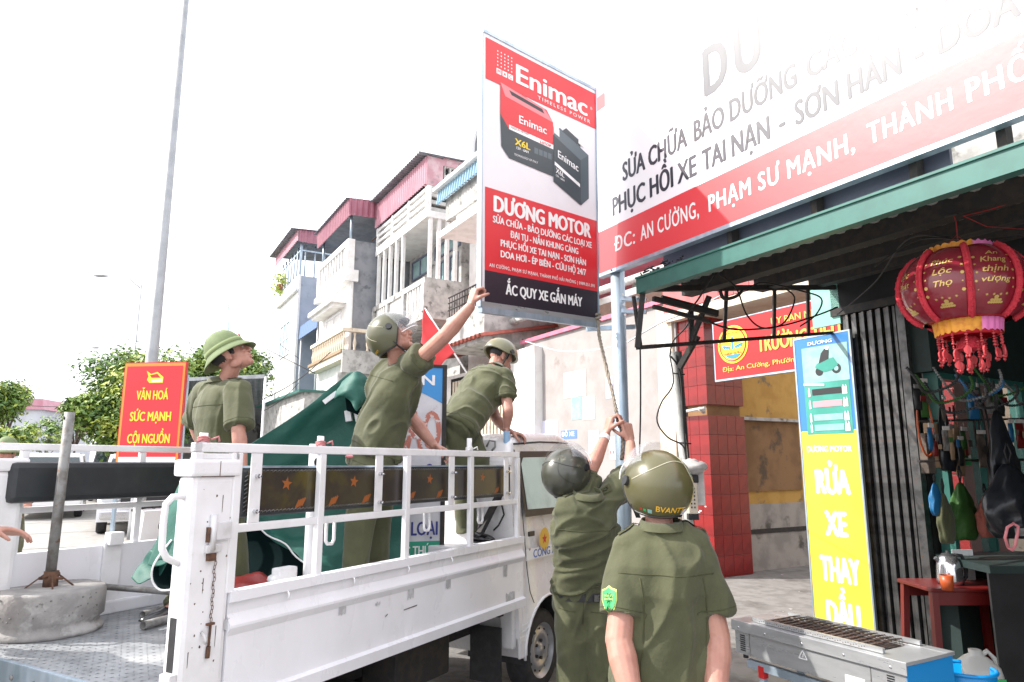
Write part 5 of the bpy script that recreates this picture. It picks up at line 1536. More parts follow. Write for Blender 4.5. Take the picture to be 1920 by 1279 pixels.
# ================================================================== street side: signs, poles, vehicles, trees
vs_ = thing('red_slogan_sign', 'red upright slogan board with yellow lettering and orange border', 'sign', (at(283, 800, 9).x, 9, 0))
l_, r_ = at(224, 800, 9.0), at(338, 800, 8.9)
RX = V((r_.x - l_.x, r_.y - l_.y, 0)); rw = RX.length; RX.normalize()
ztop = at(228, 682, 9).z; zbot = at(228, 905, 9).z
FR = Matrix((RX, V((0, 0, 1)), RX.cross(V((0, 0, 1))))).transposed().to_4x4(); FR.translation = V((l_.x, l_.y, zbot))
rh = ztop - zbot
def rb_(x0, x1, y0, y1, z0, z1, m, name): return fobj(name, MB().box(x0, x1, y0, y1, z0, z1), m, vs_, FR)
rb_(0, rw, 0, rh, -.04, 0, 'sign_orange', 'panel')
rb_(-.012, rw + .012, -.012, rh + .012, -.045, -.004, 'red_paint', 'frame')
rb_(.03, rw - .03, rh * .21, rh - .04, .001, .003, 'banner_red', 'red_field')
rb_(.03, rw - .03, .03, rh * .21, .001, .003, 'white_print', 'picture_field')
hill = [(.03, .09)] + [(.03 + (rw - .06) * k / 14, .13 + .03 * sin(k * 1.3) + .02 * sin(k * 2.9)) for k in range(15)] + [(rw - .03, .09)]
fobj('picture', MB().add([V((p[0], p[1], .0035)) for p in hill], [tuple(range(len(hill)))]), 'leaf_dark', vs_, FR)
def rl_(s, y, w): return flet(s, 'sign_yellow_text', vs_, FR, (rw / 2, y, .005), (1, 0, 0), (0, 1, 0), cap=.115, width=w, bold=.05, align='c')
rl_('VĂN HOÁ', rh * .69, rw * .53); rl_('SỨC MẠNH', rh * .51, rw * .68); rl_('CỘI NGUỒN', rh * .325, rw * .7)
fobj('emblem', MB().add([V((rw * (.37 + p[0] * .3), rh * (.83 + p[1] * .11), .005)) for p in ((0, .95), (.25, .7), (.6, .85), (.95, .45), (.95, 0), (.2, 0), (.05, .25), (.12, .5))], [tuple(range(8))]), 'sign_yellow_text', vs_, FR)
fobj('emblem', MB().add([V((rw * (.37 + p[0] * .3), rh * (.83 + p[1] * .11), .006)) for p in ((.2, .6), (.6, .72), (.8, .4), (.3, .4))], [(0, 1, 2, 3)]), 'red_paint', vs_, FR)
fobj('emblem', MB().add([V((rw * (.37 + p[0] * .3), rh * (.83 + p[1] * .11), .006)) for p in ((.3, .25), (.9, .32), (.9, .08), (.3, .06))], [(0, 1, 2, 3)]), 'white_print', vs_, FR)
fobj('leg', MB().bar((.0, rh, -.06), (0, -zbot, -.06), .04), 'galvanised', vs_, FR)
fobj('leg', MB().bar((rw, rh * .9, -.06), (rw, -zbot, -.06), .04), 'galvanised', vs_, FR)

def lamp_post(label, px, D_, base_r, h, arm=None):
    b = at(px, 870, D_)
    t = thing('street_lamp', label, 'street lamp', (b.x, b.y, 0))
    obj('pole', MB().tube([(0, 0, 0), (0, 0, .3), (0, 0, h)], base_r, 12, r_list=[base_r * 1.05, base_r, base_r * .42]), 'lamp_pole_steel', t)
    if arm:
        e = V(arm)
        obj('arm', MB().tube([(0, 0, h - .6), (e.x * .4, e.y * .4, h + e.z * .55), (e.x, e.y, h + e.z)], base_r * .4, 6), 'lamp_pole_steel', t)
        obj('lamp_head', MB().ellipsoid((e.x * 1.1, e.y * 1.1, h + e.z), (.5, .18, .1), n=12, m=6), 'lamp_pole_steel', t)
    return t
lamp_post('thick tapered grey lamp pole rising behind the red slogan sign', 266, 15.5, .155, 15.5, (-2, 0, .6))
lamp_post('slender far street lamp with one curved arm above the trees', 232, 40, .09, 12.6, (-2.9, 1.0, .55))
lamp_post('very distant street lamp, only its arm visible above the trees', 212, 60, .09, 11.6, (-3.0, 1.0, .4))

def car(label, name, a, d, heading, L, W_, H_, paint, cat='car', group=None, pickup=False, extra=None):
    """heading +1 drives away along the street, -1 towards the camera"""
    t = thing(name, label, cat, SW(a, d, 0), A_S if heading > 0 else A_S + pi, group)
    r = .34; hl = L / 2
    belt = H_ * .56
    low = [(-hl, .35), (-hl, belt - .05), (-hl + .06, belt + .02), (hl * .42, belt + .03), (hl - .12, belt - .12), (hl, belt - .3), (hl, .32)]
    for cx in (hl * .62, -hl * .60): low += arch(cx, r, r * 1.18, 10, 0, pi)
    bm = bmesh.new()
    A = [bm.verts.new((p[0], -W_ / 2, p[1])) for p in low]; B = [bm.verts.new((p[0], W_ / 2, p[1])) for p in low]
    bm.faces.new(A); bm.faces.new(list(reversed(B)))
    for i in range(len(low)): bm.faces.new((A[(i + 1) % len(low)], A[i], B[i], B[(i + 1) % len(low)]))
    bmesh.ops.recalc_face_normals(bm, faces=bm.faces[:])
    bmesh.ops.bevel(bm, geom=[e for e in bm.edges if all(v.co.z > .6 for v in e.verts)], offset=.07, segments=3, affect='EDGES')
    me = bpy.data.meshes.new('body'); bm.to_mesh(me); bm.free()
    for p in me.polygons: p.use_smooth = p.area < .05
    body = link('body', me, paint, t)
    # greenhouse
    x0, x1 = (-hl + .1, hl * .36) if not pickup else (-hl * .25, hl * .40)
    g0, g1 = x0 + .25, x1 - .62
    base = [(x0, -W_ / 2 + .04), (x1, -W_ / 2 + .04), (x1, W_ / 2 - .04), (x0, W_ / 2 - .04)]
    top = [(g0, -W_ / 2 + .2), (g1, -W_ / 2 + .2), (g1, W_ / 2 - .2), (g0, W_ / 2 - .2)]
    rn = []
    for f in (0, .12, .9):
        rn.append([V((b[0] * (1 - f) + c[0] * f, b[1] * (1 - f) + c[1] * f, belt + (H_ - .06 - belt) * f)) for b, c in zip(base, top)])
    obj('windows', MB().rings(rn, True, False), 'glass_dark', t)
    bm = bmesh.new()
    lowr = [V((b[0] * .12 + c[0] * .88, b[1] * .12 + c[1] * .88, belt + (H_ - .06 - belt) * .88)) for b, c in zip(base, top)]
    vs1 = [bm.verts.new(p) for p in lowr]; vs2 = [bm.verts.new(V((c[0], c[1], H_))) for c in top]
    bm.faces.new(list(reversed(vs1))); bm.faces.new(vs2)
    for i in range(4): bm.faces.new((vs1[i], vs1[(i + 1) % 4], vs2[(i + 1) % 4], vs2[i]))
    bmesh.ops.bevel(bm, geom=bm.edges[:], offset=.03, segments=2, affect='EDGES')
    me = bpy.data.meshes.new('roof'); bm.to_mesh(me); bm.free()
    link('roof', me, paint, t)
    pl = MB()
    for i in range(4): pl.bar(V((base[i][0], base[i][1], belt)), V((top[i][0], top[i][1], H_ - .04)), .07)
    for s in (-1, 1):
        xm = (g0 + g1) / 2
        pl.bar((xm, s * (W_ / 2 - .05), belt), (xm, s * (W_ / 2 - .2), H_ - .05), .06)
    obj('pillars', pl, paint, t)
    for s in (-1, 1):
        for cx in (hl * .62, -hl * .60): 
            wheel('wheel', Matrix.Identity(4) if False else wm(t), t, (cx, s * (W_ / 2 - .12), r), r, .22, s)
        obj('headlight', MB().ellipsoid((hl - .06, s * (W_ / 2 - .27), belt - .24), (.07, .22, .09), n=12, m=8), 'lamp_glass', t)
        obj('tail_light', MB().box(-hl - .01, -hl + .08, s * (W_ / 2 - .03), s * (W_ / 2 - .2), belt - .3, belt - .02, bevel=.02), 'red_paint', t)
        obj('mirror', MB().ellipsoid((x1 - .3, s * (W_ / 2 + .1), belt + .1), (.06, .12, .09), n=10, m=6), 'dark_plastic', t)
    gr = MB().box(hl - .02, hl + .02, -W_ * .26, W_ * .26, belt - .42, belt - .14)
    obj('grille', gr, 'dark_plastic', t)
    obj('bumper', MB().box(hl - .05, hl + .09, -W_ / 2 + .06, W_ / 2 - .06, .38, .58, bevel=.04), 'chrome' if pickup else paint, t)
    obj('bumper', MB().box(-hl - .08, -hl + .05, -W_ / 2 + .05, W_ / 2 - .05, .38, .6, bevel=.04), paint, t)
    obj('number_plate', MB().box(hl + .092, hl + .1, -.22, .22, .44, .55), 'white_print', t)
    obj('number_plate', MB().box(-hl - .1, -hl - .085, -.22, .22, .62, .76), 'white_print', t)
    return t
car('white people carrier driving away on the far lane, roof above the backrest', 'parked_van', 27.2, -1.6, 1, 4.6, 1.9, 1.95, 'car_white')
car('white pickup with chrome bumper facing the camera behind the red slogan sign', 'pickup_truck', 20.9, .75, -1, 4.9, 1.9, 1.88, 'car_white', 'pickup', pickup=True)
car('dark high-roofed vehicle farther along the street behind the white van', 'parked_van', 38, .2, -1, 5.2, 2.0, 2.35, 'car_black')

# scooter, only its front shows
sc = thing('motor_scooter', 'white and pink motor scooter parked behind the truck tarpaulin', 'scooter', (at(322, 960, 9.6).x, 9.6, 0), radians(150))
FI = wm(sc)
wheel('wheel', FI, sc, (.6, 0, .28), .27, .09, 1, holes=5); wheel('wheel', FI, sc, (-.6, 0, .28), .27, .1, 1, holes=5)
obj('front_shield', MB().prism([(0, 0), (.14, .05), (.1, .5), (.02, .62), (-.08, .58)], (.42, -.17, .4), (1, 0, 0), (0, 0, 1), -.34), 'car_white', sc)
obj('fender', MB().prism([(-.28, 0), (-.2, .17), (0, .24), (.22, .14), (.27, 0), (.18, .1), (0, .19), (-.16, .11)], (.6, -.05, .34), (1, 0, 0), (0, 0, 1), -.1), 'lantern_pink', sc)
obj('seat', MB().box(-.75, .1, -.13, .13, .74, .84, bevel=.04), 'black_vinyl', sc)
obj('body', MB().prism([(-.5, 0), (.1, 0), (.3, -.1), (.3, -.2), (-.2, -.3), (-.55, -.1)], (-.25, -.14, .74), (1, 0, 0), (0, 0, 1), -.28), 'car_white', sc)
obj('footboard', MB().box(-.2, .45, -.15, .15, .36, .42, bevel=.02), 'dark_plastic', sc)
obj('handlebar', MB().tube([(.38, -.33, 1.0), (.42, -.1, 1.03), (.42, .1, 1.03), (.38, .33, 1.0)], .018, 8).tube([(.46, 0, .6), (.42, 0, 1.03)], .03, 8), 'dark_plastic', sc)
obj('headlight', MB().ellipsoid((.5, 0, .98), (.09, .12, .09)), 'lamp_glass', sc)
obj('turn_signal', MB().ellipsoid((.5, .16, .92), (.05, .05, .04)).ellipsoid((.5, -.16, .92), (.05, .05, .04)), 'plastic_orange', sc)

# trees
def tree(label, base, crown, r, n, leaf, seed, mats=('leaf_mid', 'leaf_bright', 'leaf_dark'), name='roadside_tree', group=None, trunk_r=.16):
    rg = random.Random(seed)
    t = thing(name, label, 'tree', base, 0, group)
    c = V(crown) - V(base)
    tr = MB().tube([(0, 0, 0), (c.x * .15, c.y * .15, c.z * .35), (c.x * .5, c.y * .5, c.z * .75)], trunk_r, 8, r_list=[trunk_r, trunk_r * .75, trunk_r * .45])
    cl = []
    for i in range(34):
        while True:
            q = V((rg.uniform(-1, 1), rg.uniform(-1, 1), rg.uniform(-1, 1)))
            if .35 < q.length <= 1: break
        q = q.normalized() * (q.length ** .5)
        cl.append(c + V((q.x * r[0], q.y * r[1], q.z * r[2])) * .82)
    for k in range(9):
        e = cl[k]; s = V((c.x * .3, c.y * .3, c.z * .55))
        tr.tube([s, s.lerp(e, .5) + V((0, 0, -.1)), e], .05, 5, r_list=[trunk_r * .45, trunk_r * .25, .02])
    obj('trunk', tr, 'bark', t)
    sets = [MB(), MB(), MB()]
    rm = min(r)
    for i, cc in enumerate(cl):
        cr = rm * rg.uniform(.3, .55)
        base_set = rg.choices([0, 1, 2], [5, 3.4, 2])[0]
        for _ in range(n // 34):
            q = V((rg.gauss(0, .5), rg.gauss(0, .5), rg.gauss(0, .38)))
            if q.length > 1.25: q *= 1.25 / q.length
            p = cc + q * cr
            nr = (q + V((0, 0, .9)) + V((rg.uniform(-.8, .8), rg.uniform(-.8, .8), rg.uniform(-.5, .5)))).normalized()
            x, y = frame_of(nr); a = rg.uniform(0, 2 * pi)
            x, y = x * cos(a) + y * sin(a), y * cos(a) - x * sin(a)
            s = leaf * rg.uniform(.6, 1.35)
            k = base_set if rg.random() < .75 else rg.randrange(3)
            sets[k].add([p - x * s, p - y * s * .42 + nr * s * .12, p + x * s * .95, p + y * s * .42 + nr * s * .12], [(0, 1, 2, 3)])
    for k, s in enumerate(sets):
        obj('crown', s, mats[k], t, kind='stuff')
    return t
def tr_at(px, py, D_): return at(px, py, D_)
b = at(300, 870, 30); tree('largest leafy green tree behind the lamp pole and red sign', (b.x, 30, 0), at(300, 735, 30), (3.4, 3.0, 2.3), 17000, .13, 1)
b = at(420, 870, 32); tree('leafy tree behind the pith helmet man, right half of the tall green mass', (b.x, 32, 0), at(415, 705, 32), (2.3, 2.4, 1.6), 10000, .13, 2)
b = at(205, 870, 29); tree('lower drooping tree arm left of the red sign', (b.x, 29, 0), at(212, 785, 29), (1.9, 1.6, 1.3), 8000, .12, 3)
b = at(145, 870, 28); tree('small outer tuft of leaves at the left end of the tree row', (b.x - .2, 28, 0), at(150, 762, 28), (.75, .8, .38), 1200, .11, 4, trunk_r=.07)
b = at(5, 870, 26); tree('dark green tree cut by the left picture edge', (b.x, 26, 0), at(-2, 755, 26), (.95, 1.2, .95), 5200, .1, 5)
b = at(20, 870, 24); tree('bright round shrub tree below the red-roofed house', (b.x, 24, 0), at(18, 825, 24), (.75, .8, .45), 1500, .09, 6, trunk_r=.06)
b = at(85, 870, 50); tree('small pale tree between the distant houses', (b.x, 50, 0), at(85, 815, 50), (1.6, 1.6, 1.1), 1600, .16, 7, trunk_r=.1)
b = at(478, 870, 36); tree('green tree showing under the pith helmet man\'s chin', (b.x, 36, 0), at(478, 690, 36), (1.0, 1.4, 1.0), 1500, .13, 8, trunk_r=.1)
# distant houses
def far_house(label, px0, px1, py, D_, roof, seed):
    p0, p1 = at(px0, py, D_), at(px1, py, D_)
    t = thing('distant_house', label, 'house', ((p0.x + p1.x) / 2, D_, 0), radians(8), 'distant houses')
    w_ = (p1.x - p0.x); h_ = p0.z
    obj('wall', MB().box(-w_ / 2, w_ / 2, 0, 8, 0, h_ * .87), 'wall_far', t)
    rf = MB().prism([(-w_ / 2 - .3, h_ * .87), (w_ / 2 + .3, h_ * .87), (w_ / 2 + .1, h_), (-w_ / 2 - .1, h_)], (0, -.3, 0), (1, 0, 0), (0, 0, 1), -8.6)
    obj('roof', rf, roof, t)
    rg = random.Random(seed)
    for fl_ in range(max(1, int(h_ * .8 / 3))):
        for k in range(2):
            x = -w_ / 2 + w_ * (.2 + .4 * k); z = .9 + fl_ * 3
            window(t, wm(t), x, x + w_ * .2, z, z + 1.3, 0, -1, 1, 1, fm='plaster_white')
    return t
far_house('pale distant house with red tile roof beside the left-edge tree', 8, 78, 748, 60, 'tin_pink_sunny', 1)
far_house('small distant house with reddish roof right of the pale one', 96, 118, 797, 95, 'tin_pink_sunny', 2)
far_house('distant narrow tower house farther along the street', 118, 132, 784, 110, 'plaster_white', 3)
far_house('low distant grey block between the far trees', 78, 98, 790, 120, 'plaster_white', 4)
# open shed with dark awning behind the pith-helmet man
sd = S_thing('market_shed', 'low dark open shed with long grey tin awning behind the man in the pith helmet', 'shed', 31, 4)
za = 5.05
q0, q1 = at(338, 712, 27), at(498, 706, 25)
q0z = q0.z; q1z = q1.z
rs = MB().bar(q0, q1, .12, .14)
obj('awning_edge', rs, 'tin_grey', sd, world=True)
bk0, bk1 = at(338, 735, 36), at(498, 735, 33)
up = V((0, 0, 0))
obj('awning', corr_sheet(q0, q1, V((bk0.x, bk0.y, q0z - 1.3)), V((bk1.x, bk1.y, q1z - 1.3)), .3, .02), 'tin_grey', sd, world=True)
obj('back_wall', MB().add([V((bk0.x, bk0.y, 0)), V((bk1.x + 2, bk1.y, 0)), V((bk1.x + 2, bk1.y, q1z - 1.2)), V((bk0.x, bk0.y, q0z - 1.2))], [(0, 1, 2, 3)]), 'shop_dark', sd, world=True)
ps_ = MB()
for t_ in (0, .33, .66, 1): 
    p = q0.lerp(q1, t_); ps_.tube([(p.x, p.y, 0), (p.x, p.y, p.z)], .05, 6)
obj('post', ps_, 'white_paint', sd, world=True)
rs = MB()
for k in range(3):
    p = q0.lerp(q1, .15 + .3 * k); rs.box(p.x, p.x + 1.2, p.y + 2, p.y + 2.8, 0, 1.6)
obj('stall_counter', rs, 'cement_and_shade_grey', sd, world=True)
lt = S_thing('lean_to', 'low concrete lean-to with green roof edge below the far houses', 'building', 25, 6)
fobj('wall', MB().box(22.4, 29.6, D(7.2), D(5.2), 0, 3.9), 'plaster_dirty', lt)
fobj('roof_edge', MB().box(22.3, 30, D(7.4), D(5.0), 3.9, 3.98), 'green_beam', lt)
fobj('front_building', MB().box(19.5, 22.2, D(7.4), D(6.2), 0, 3.2), 'plaster_cream', lt)
fobj('tile_roof', corr_sheet((18.2, D(5.4), 3.2), (22.3, D(5.4), 3.2), (18.2, D(7.4), 4.3), (22.3, D(7.4), 4.3), .22, .04), 'plaster_dirty', lt)
for a in (20.0, 21.2): window(lt, FS, a, a + .7, 1.4, 2.6, D(6.2), 1, 2, 1)
# roof-top masts and wires over the far roofs
ms = thing('aerial_mast', 'thin roof-top aerial mast with stay wires against the sky', 'mast', at(428, 700, 40))
obj('mast', MB().tube([at(428, 700, 40), at(428, 565, 40)], .05, 5).tube([at(415, 700, 40), at(416, 590, 40)], .03, 5).tube([at(402, 700, 40), at(402, 600, 40)], .03, 5), 'galvanised', ms, world=True)
wr = MB()
wr.tube([at(428, 598, 40), at(500, 655, 30), at(590, 700, 22)], .02, 4)
wr.tube([at(428, 575, 40), at(490, 620, 30), at(560, 672, 24)], .012, 4)
obj('stay_wire', wr, 'wire_black', ms, world=True)
for (P0, P1, sag, r, lb_) in (((490, 750, 20), (620, 660, 20), 10, .014, 'steeper sagging black cable crossing in front of the far houses'), ((495, 770, 20), (560, 718, 20), 6, .01, 'short thin black cable below the longer one by the lean-to'), ((0, 757, 45), (250, 757, 45), 6, .02, 'thin far cable across the sky left of the red sign')):
    c_ = MB().tube([at(P0[0] + (P1[0] - P0[0]) * k / 8, P0[1] + (P1[1] - P0[1]) * k / 8 + sag * sin(pi * k / 8), P0[2]) for k in range(9)], r, 4)
    tag(obj('overhead_cable', c_, 'wire_black'), lb_, 'cable')

# ================================================================== people
def voxel(mb, size, smooth_it=3, factor=.5):
    me = mb.mesh('tmp')
    o = bpy.data.objects.new('tmp', me); COL.objects.link(o)
    r = o.modifiers.new('r', 'REMESH'); r.mode = 'VOXEL'; r.voxel_size = size; r.use_smooth_shade = True
    if smooth_it:
        s = o.modifiers.new('s', 'SMOOTH'); s.factor = factor; s.iterations = smooth_it
    dg = bpy.context.evaluated_depsgraph_get(); dg.update()
    out = bpy.data.meshes.new_from_object(o.evaluated_get(dg))
    bpy.data.objects.remove(o); bpy.data.meshes.remove(me)
    return out

def capsule(mb, p, q, r0, r1, n=14, ends=True):
    p, q = V(p), V(q)
    d = (q - p)
    L = d.length
    if L < 1e-5: return mb.ellipsoid(p, (r0, r0, r0), n=n, m=8)
    d.normalize(); x, y = frame_of(d)
    prof = []
    for k in range(4): a = pi / 2 * (k + .15) / 4; prof.append((-r0 * cos(a), r0 * sin(a)))
    prof.append((0, r0))
    prof += [(L * .5, (r0 + r1) / 2), (L, r1)]
    for k in range(1, 5): a = pi / 2 * (k - .15) / 4; prof.append((L + r1 * sin(a), r1 * cos(a)))
    rings = [[p + d * z + x * (cos(2 * pi * k / n) * r) + y * (sin(2 * pi * k / n) * r) for k in range(n)] for z, r in prof]
    return mb.rings(rings, True, True)

def loft(mb, secs, n=28, recess=0, sq=2.3):
    """secs: (centre, lateral unit, forward unit, half width, half depth)"""
    rings = []
    for c, lx, fy, a, b in secs:
        r = []
        for k in range(n):
            t = 2 * pi * k / n
            ct, st = cos(t), sin(t)
            r.append(c + lx * (a * (abs(ct) ** (2 / sq)) * (1 if ct >= 0 else -1)) + fy * (b * (abs(st) ** (2 / sq)) * (1 if st >= 0 else -1)))
        rings.append(r)
    return mb.rings(rings, True, True)

def hand(mb, w, d, palm_n, side, curl=.5, s=1.0, spread=.12, thumb_out=.7, point=False):
    """w wrist, d direction of the palm, palm_n out of the palm, side +1 thumb on d x palm_n"""
    d = V(d).normalized(); pn = V(palm_n); pn = (pn - d * pn.dot(d)).normalized(); sx = d.cross(pn) * side
    L = .098 * s
    # palm: flattened row of capsules
    for k in range(4):
        o = (k - 1.5) * .0205 * s
        capsule(mb, w + sx * o * .62 + d * .012, w + d * L * (1 - .05 * abs(k - 1.2)) + sx * o, .0155 * s, .0118 * s, 10)
    capsule(mb, w + sx * .012 + d * .02, w + d * .05 * s + sx * .033 * s + pn * .008, .016 * s, .014 * s, 10)
    fl_ = [.078, .084, .077, .062]
    for k in range(4):
        o = (1.5 - k) * .0205 * s
        p = w + d * L * (1 - .05 * abs(2.2 - k - .5)) + sx * o
        dd = (d + sx * (1.5 - k) * spread * .5).normalized()
        c = curl * (.85 + .12 * k)
        if point and k == 0: c = .12
        ln = [.46, .3, .24]
        r = [.0098, .0088, .0080, .0070]
        ang = 0
        for j in range(3):
            ang += c * (.75 if j == 0 else .95)
            q = p + (dd * cos(ang) + pn * sin(ang)) * fl_[k] * s * ln[j]
            capsule(mb, p, q, r[j] * s, r[j + 1] * s, 9)
            p = q
    t0 = w + d * .03 * s + sx * .028 * s + pn * .006
    t1 = t0 + (d * .6 + sx * thumb_out + pn * .35).normalized() * .04 * s
    t2 = t1 + (d * .8 + sx * .15 + pn * (.3 + curl * .5)).normalized() * .032 * s
    t3 = t2 + (d * .8 - sx * .25 * curl + pn * (.3 + curl * .6)).normalized() * .024 * s
    capsule(mb, t0, t1, .0135 * s, .0115 * s, 9); capsule(mb, t1, t2, .011 * s, .0098 * s, 9); capsule(mb, t2, t3, .0096 * s, .008 * s, 9)

def head(mb, c, f, u, s=1.0):
    f = V(f).normalized(); u = V(u); u = (u - f * u.dot(f)).normalized(); r = f.cross(u)
    ax = (r, f, u)
    def E(x, y, z, a, b, e): mb.ellipsoid(c + (r * x + f * y + u * z) * s, (a * s, b * s, e * s), ax, n=20, m=14)
    E(0, -.014, .034, .075, .094, .082)        # cranium
    E(0, .020, .028, .068, .072, .062)         # forehead
    E(0, .030, -.018, .063, .060, .070)        # mid face
    E(0, .040, -.060, .046, .044, .040)        # jaw
    E(0, .070, -.086, .022, .020, .018)        # chin
    E(.044, .008, -.056, .020, .042, .030); E(-.044, .008, -.056, .020, .042, .030)  # jaw angle
    E(0, .080, .026, .048, .014, .010)         # brow
    E(.036, .068, -.020, .022, .018, .015); E(-.036, .068, -.020, .022, .018, .015)  # cheek
    capsule(mb, c + (f * .086 + u * .018) * s, c + (f * .108 - u * .018) * s, .0080 * s, .0118 * s, 10)  # nose
    E(.011, .098, -.024, .008, .010, .008); E(-.011, .098, -.024, .008, .010, .008)
    E(0, .086, -.046, .024, .014, .010); E(0, .088, -.048, .022, .012, .005); E(0, .086, -.0615, .020, .012, .006)
    for sgn in (-1, 1):
        E(sgn * .078, -.010, -.005, .009, .018, .033)
        E(sgn * .083, -.015, .012, .008, .021, .016)
        E(sgn * .080, -.004, -.028, .008, .010, .012)
    return ax

def fold_noise(me, amp, along, across_f, along_f, seed=0, ridge=True, mask=None, base=0.0):
    """push cloth vertices in and out: long folds that run in the direction `along`"""
    al = V(along).normalized()
    nrm = [v.normal.copy() for v in me.vertices]
    co = [v.co.copy() for v in me.vertices]
    for i, v in enumerate(me.vertices):
        p = co[i]
        w = noise.noise(p * 2.2 + V((seed, 0, 0)))
        a = p.dot(al)
        perp = p - al * a
        q = perp * across_f + al * (a * along_f) + V((seed * 3.1, w * 1.4, w))
        h = noise.noise(q)
        if ridge: h = .7 * h + .38 * max(0.0, 1 - abs(h) * 4.0) ** 1.5
        h2 = noise.noise(V((q.x * 2.2 + 7, q.y * 2.2, q.z * 2.2)) - al * (a * along_f * 1.4)) * .22
        m = mask(p) if mask else 1.0
        v.co = p + nrm[i] * ((h + h2) * amp * m + base)
    me.update()

def lm(name, me, material, parent):
    me.transform(wm(parent).inverted())
    for p in me.polygons: p.use_smooth = True
    return link(name, me, material, parent)

def bvh_of(o):
    m = wm(o)
    return BVHTree.FromPolygons([m @ v.co for v in o.data.vertices], [tuple(p.vertices) for p in o.data.polygons])

def strip_on(bvh, pts, r, parent, name, material, d=None, lift=0.0, n=6, flat=None, ctr=None, rmax=.1):
    """thin seam laid on a surface: pts are thrown onto it along d (towards the surface) or by nearest point"""
    out = []
    for p in pts:
        if d is not None:
            h = bvh.ray_cast(V(p) - V(d).normalized() * .6, V(d).normalized(), 2.0)
            if h[0] is None: continue
            out.append(h[0] + h[1] * lift)
        else:
            h = bvh.find_nearest(V(p))
            if ctr is not None and ((h[0] - ctr).length > rmax or (h[0] - V(p)).length > .06): continue
            out.append(h[0] + h[1] * lift)
    if ctr is not None and len(out) > 2:      # start after the widest gap
        g = [(out[i] - out[i - 1]).length for i in range(len(out))]; k = g.index(max(g))
        if max(g) > .03: out = out[k:] + out[:k]
    if len(out) < 2: return None
    return obj(name, MB().tube(out, r, n), material, parent, world=True)

def patch_on(bvh, poly, d, parent, name, material, lift=.002, sub=0):
    """flat cloth shape (centre fan) thrown onto a surface along d"""
    dd = V(d).normalized()
    c = sum((V(p) for p in poly), V()) / len(poly)
    ring = []
    for i in range(len(poly)):
        a, b = V(poly[i]), V(poly[(i + 1) % len(poly)])
        for k in range(4): ring.append(a.lerp(b, k / 4))
    L = []
    for f in (0.0, .33, .66, 1.0):
        for p in ([c] if f == 0 else [c.lerp(q, f) for q in ring]):
            h = bvh.ray_cast(p - dd * .6, dd, 2.0)
            L.append((h[0] + h[1] * lift) if h[0] is not None else p)
    n = len(ring); fs = [(0, 1 + k, 1 + (k + 1) % n) for k in range(n)]
    for j in range(2):
        for k in range(n): fs.append((1 + j * n + k, 1 + j * n + (k + 1) % n, 1 + (j + 1) * n + (k + 1) % n, 1 + (j + 1) * n + k))
    return obj(name, MB().add(L, fs, True), material, parent, world=True)

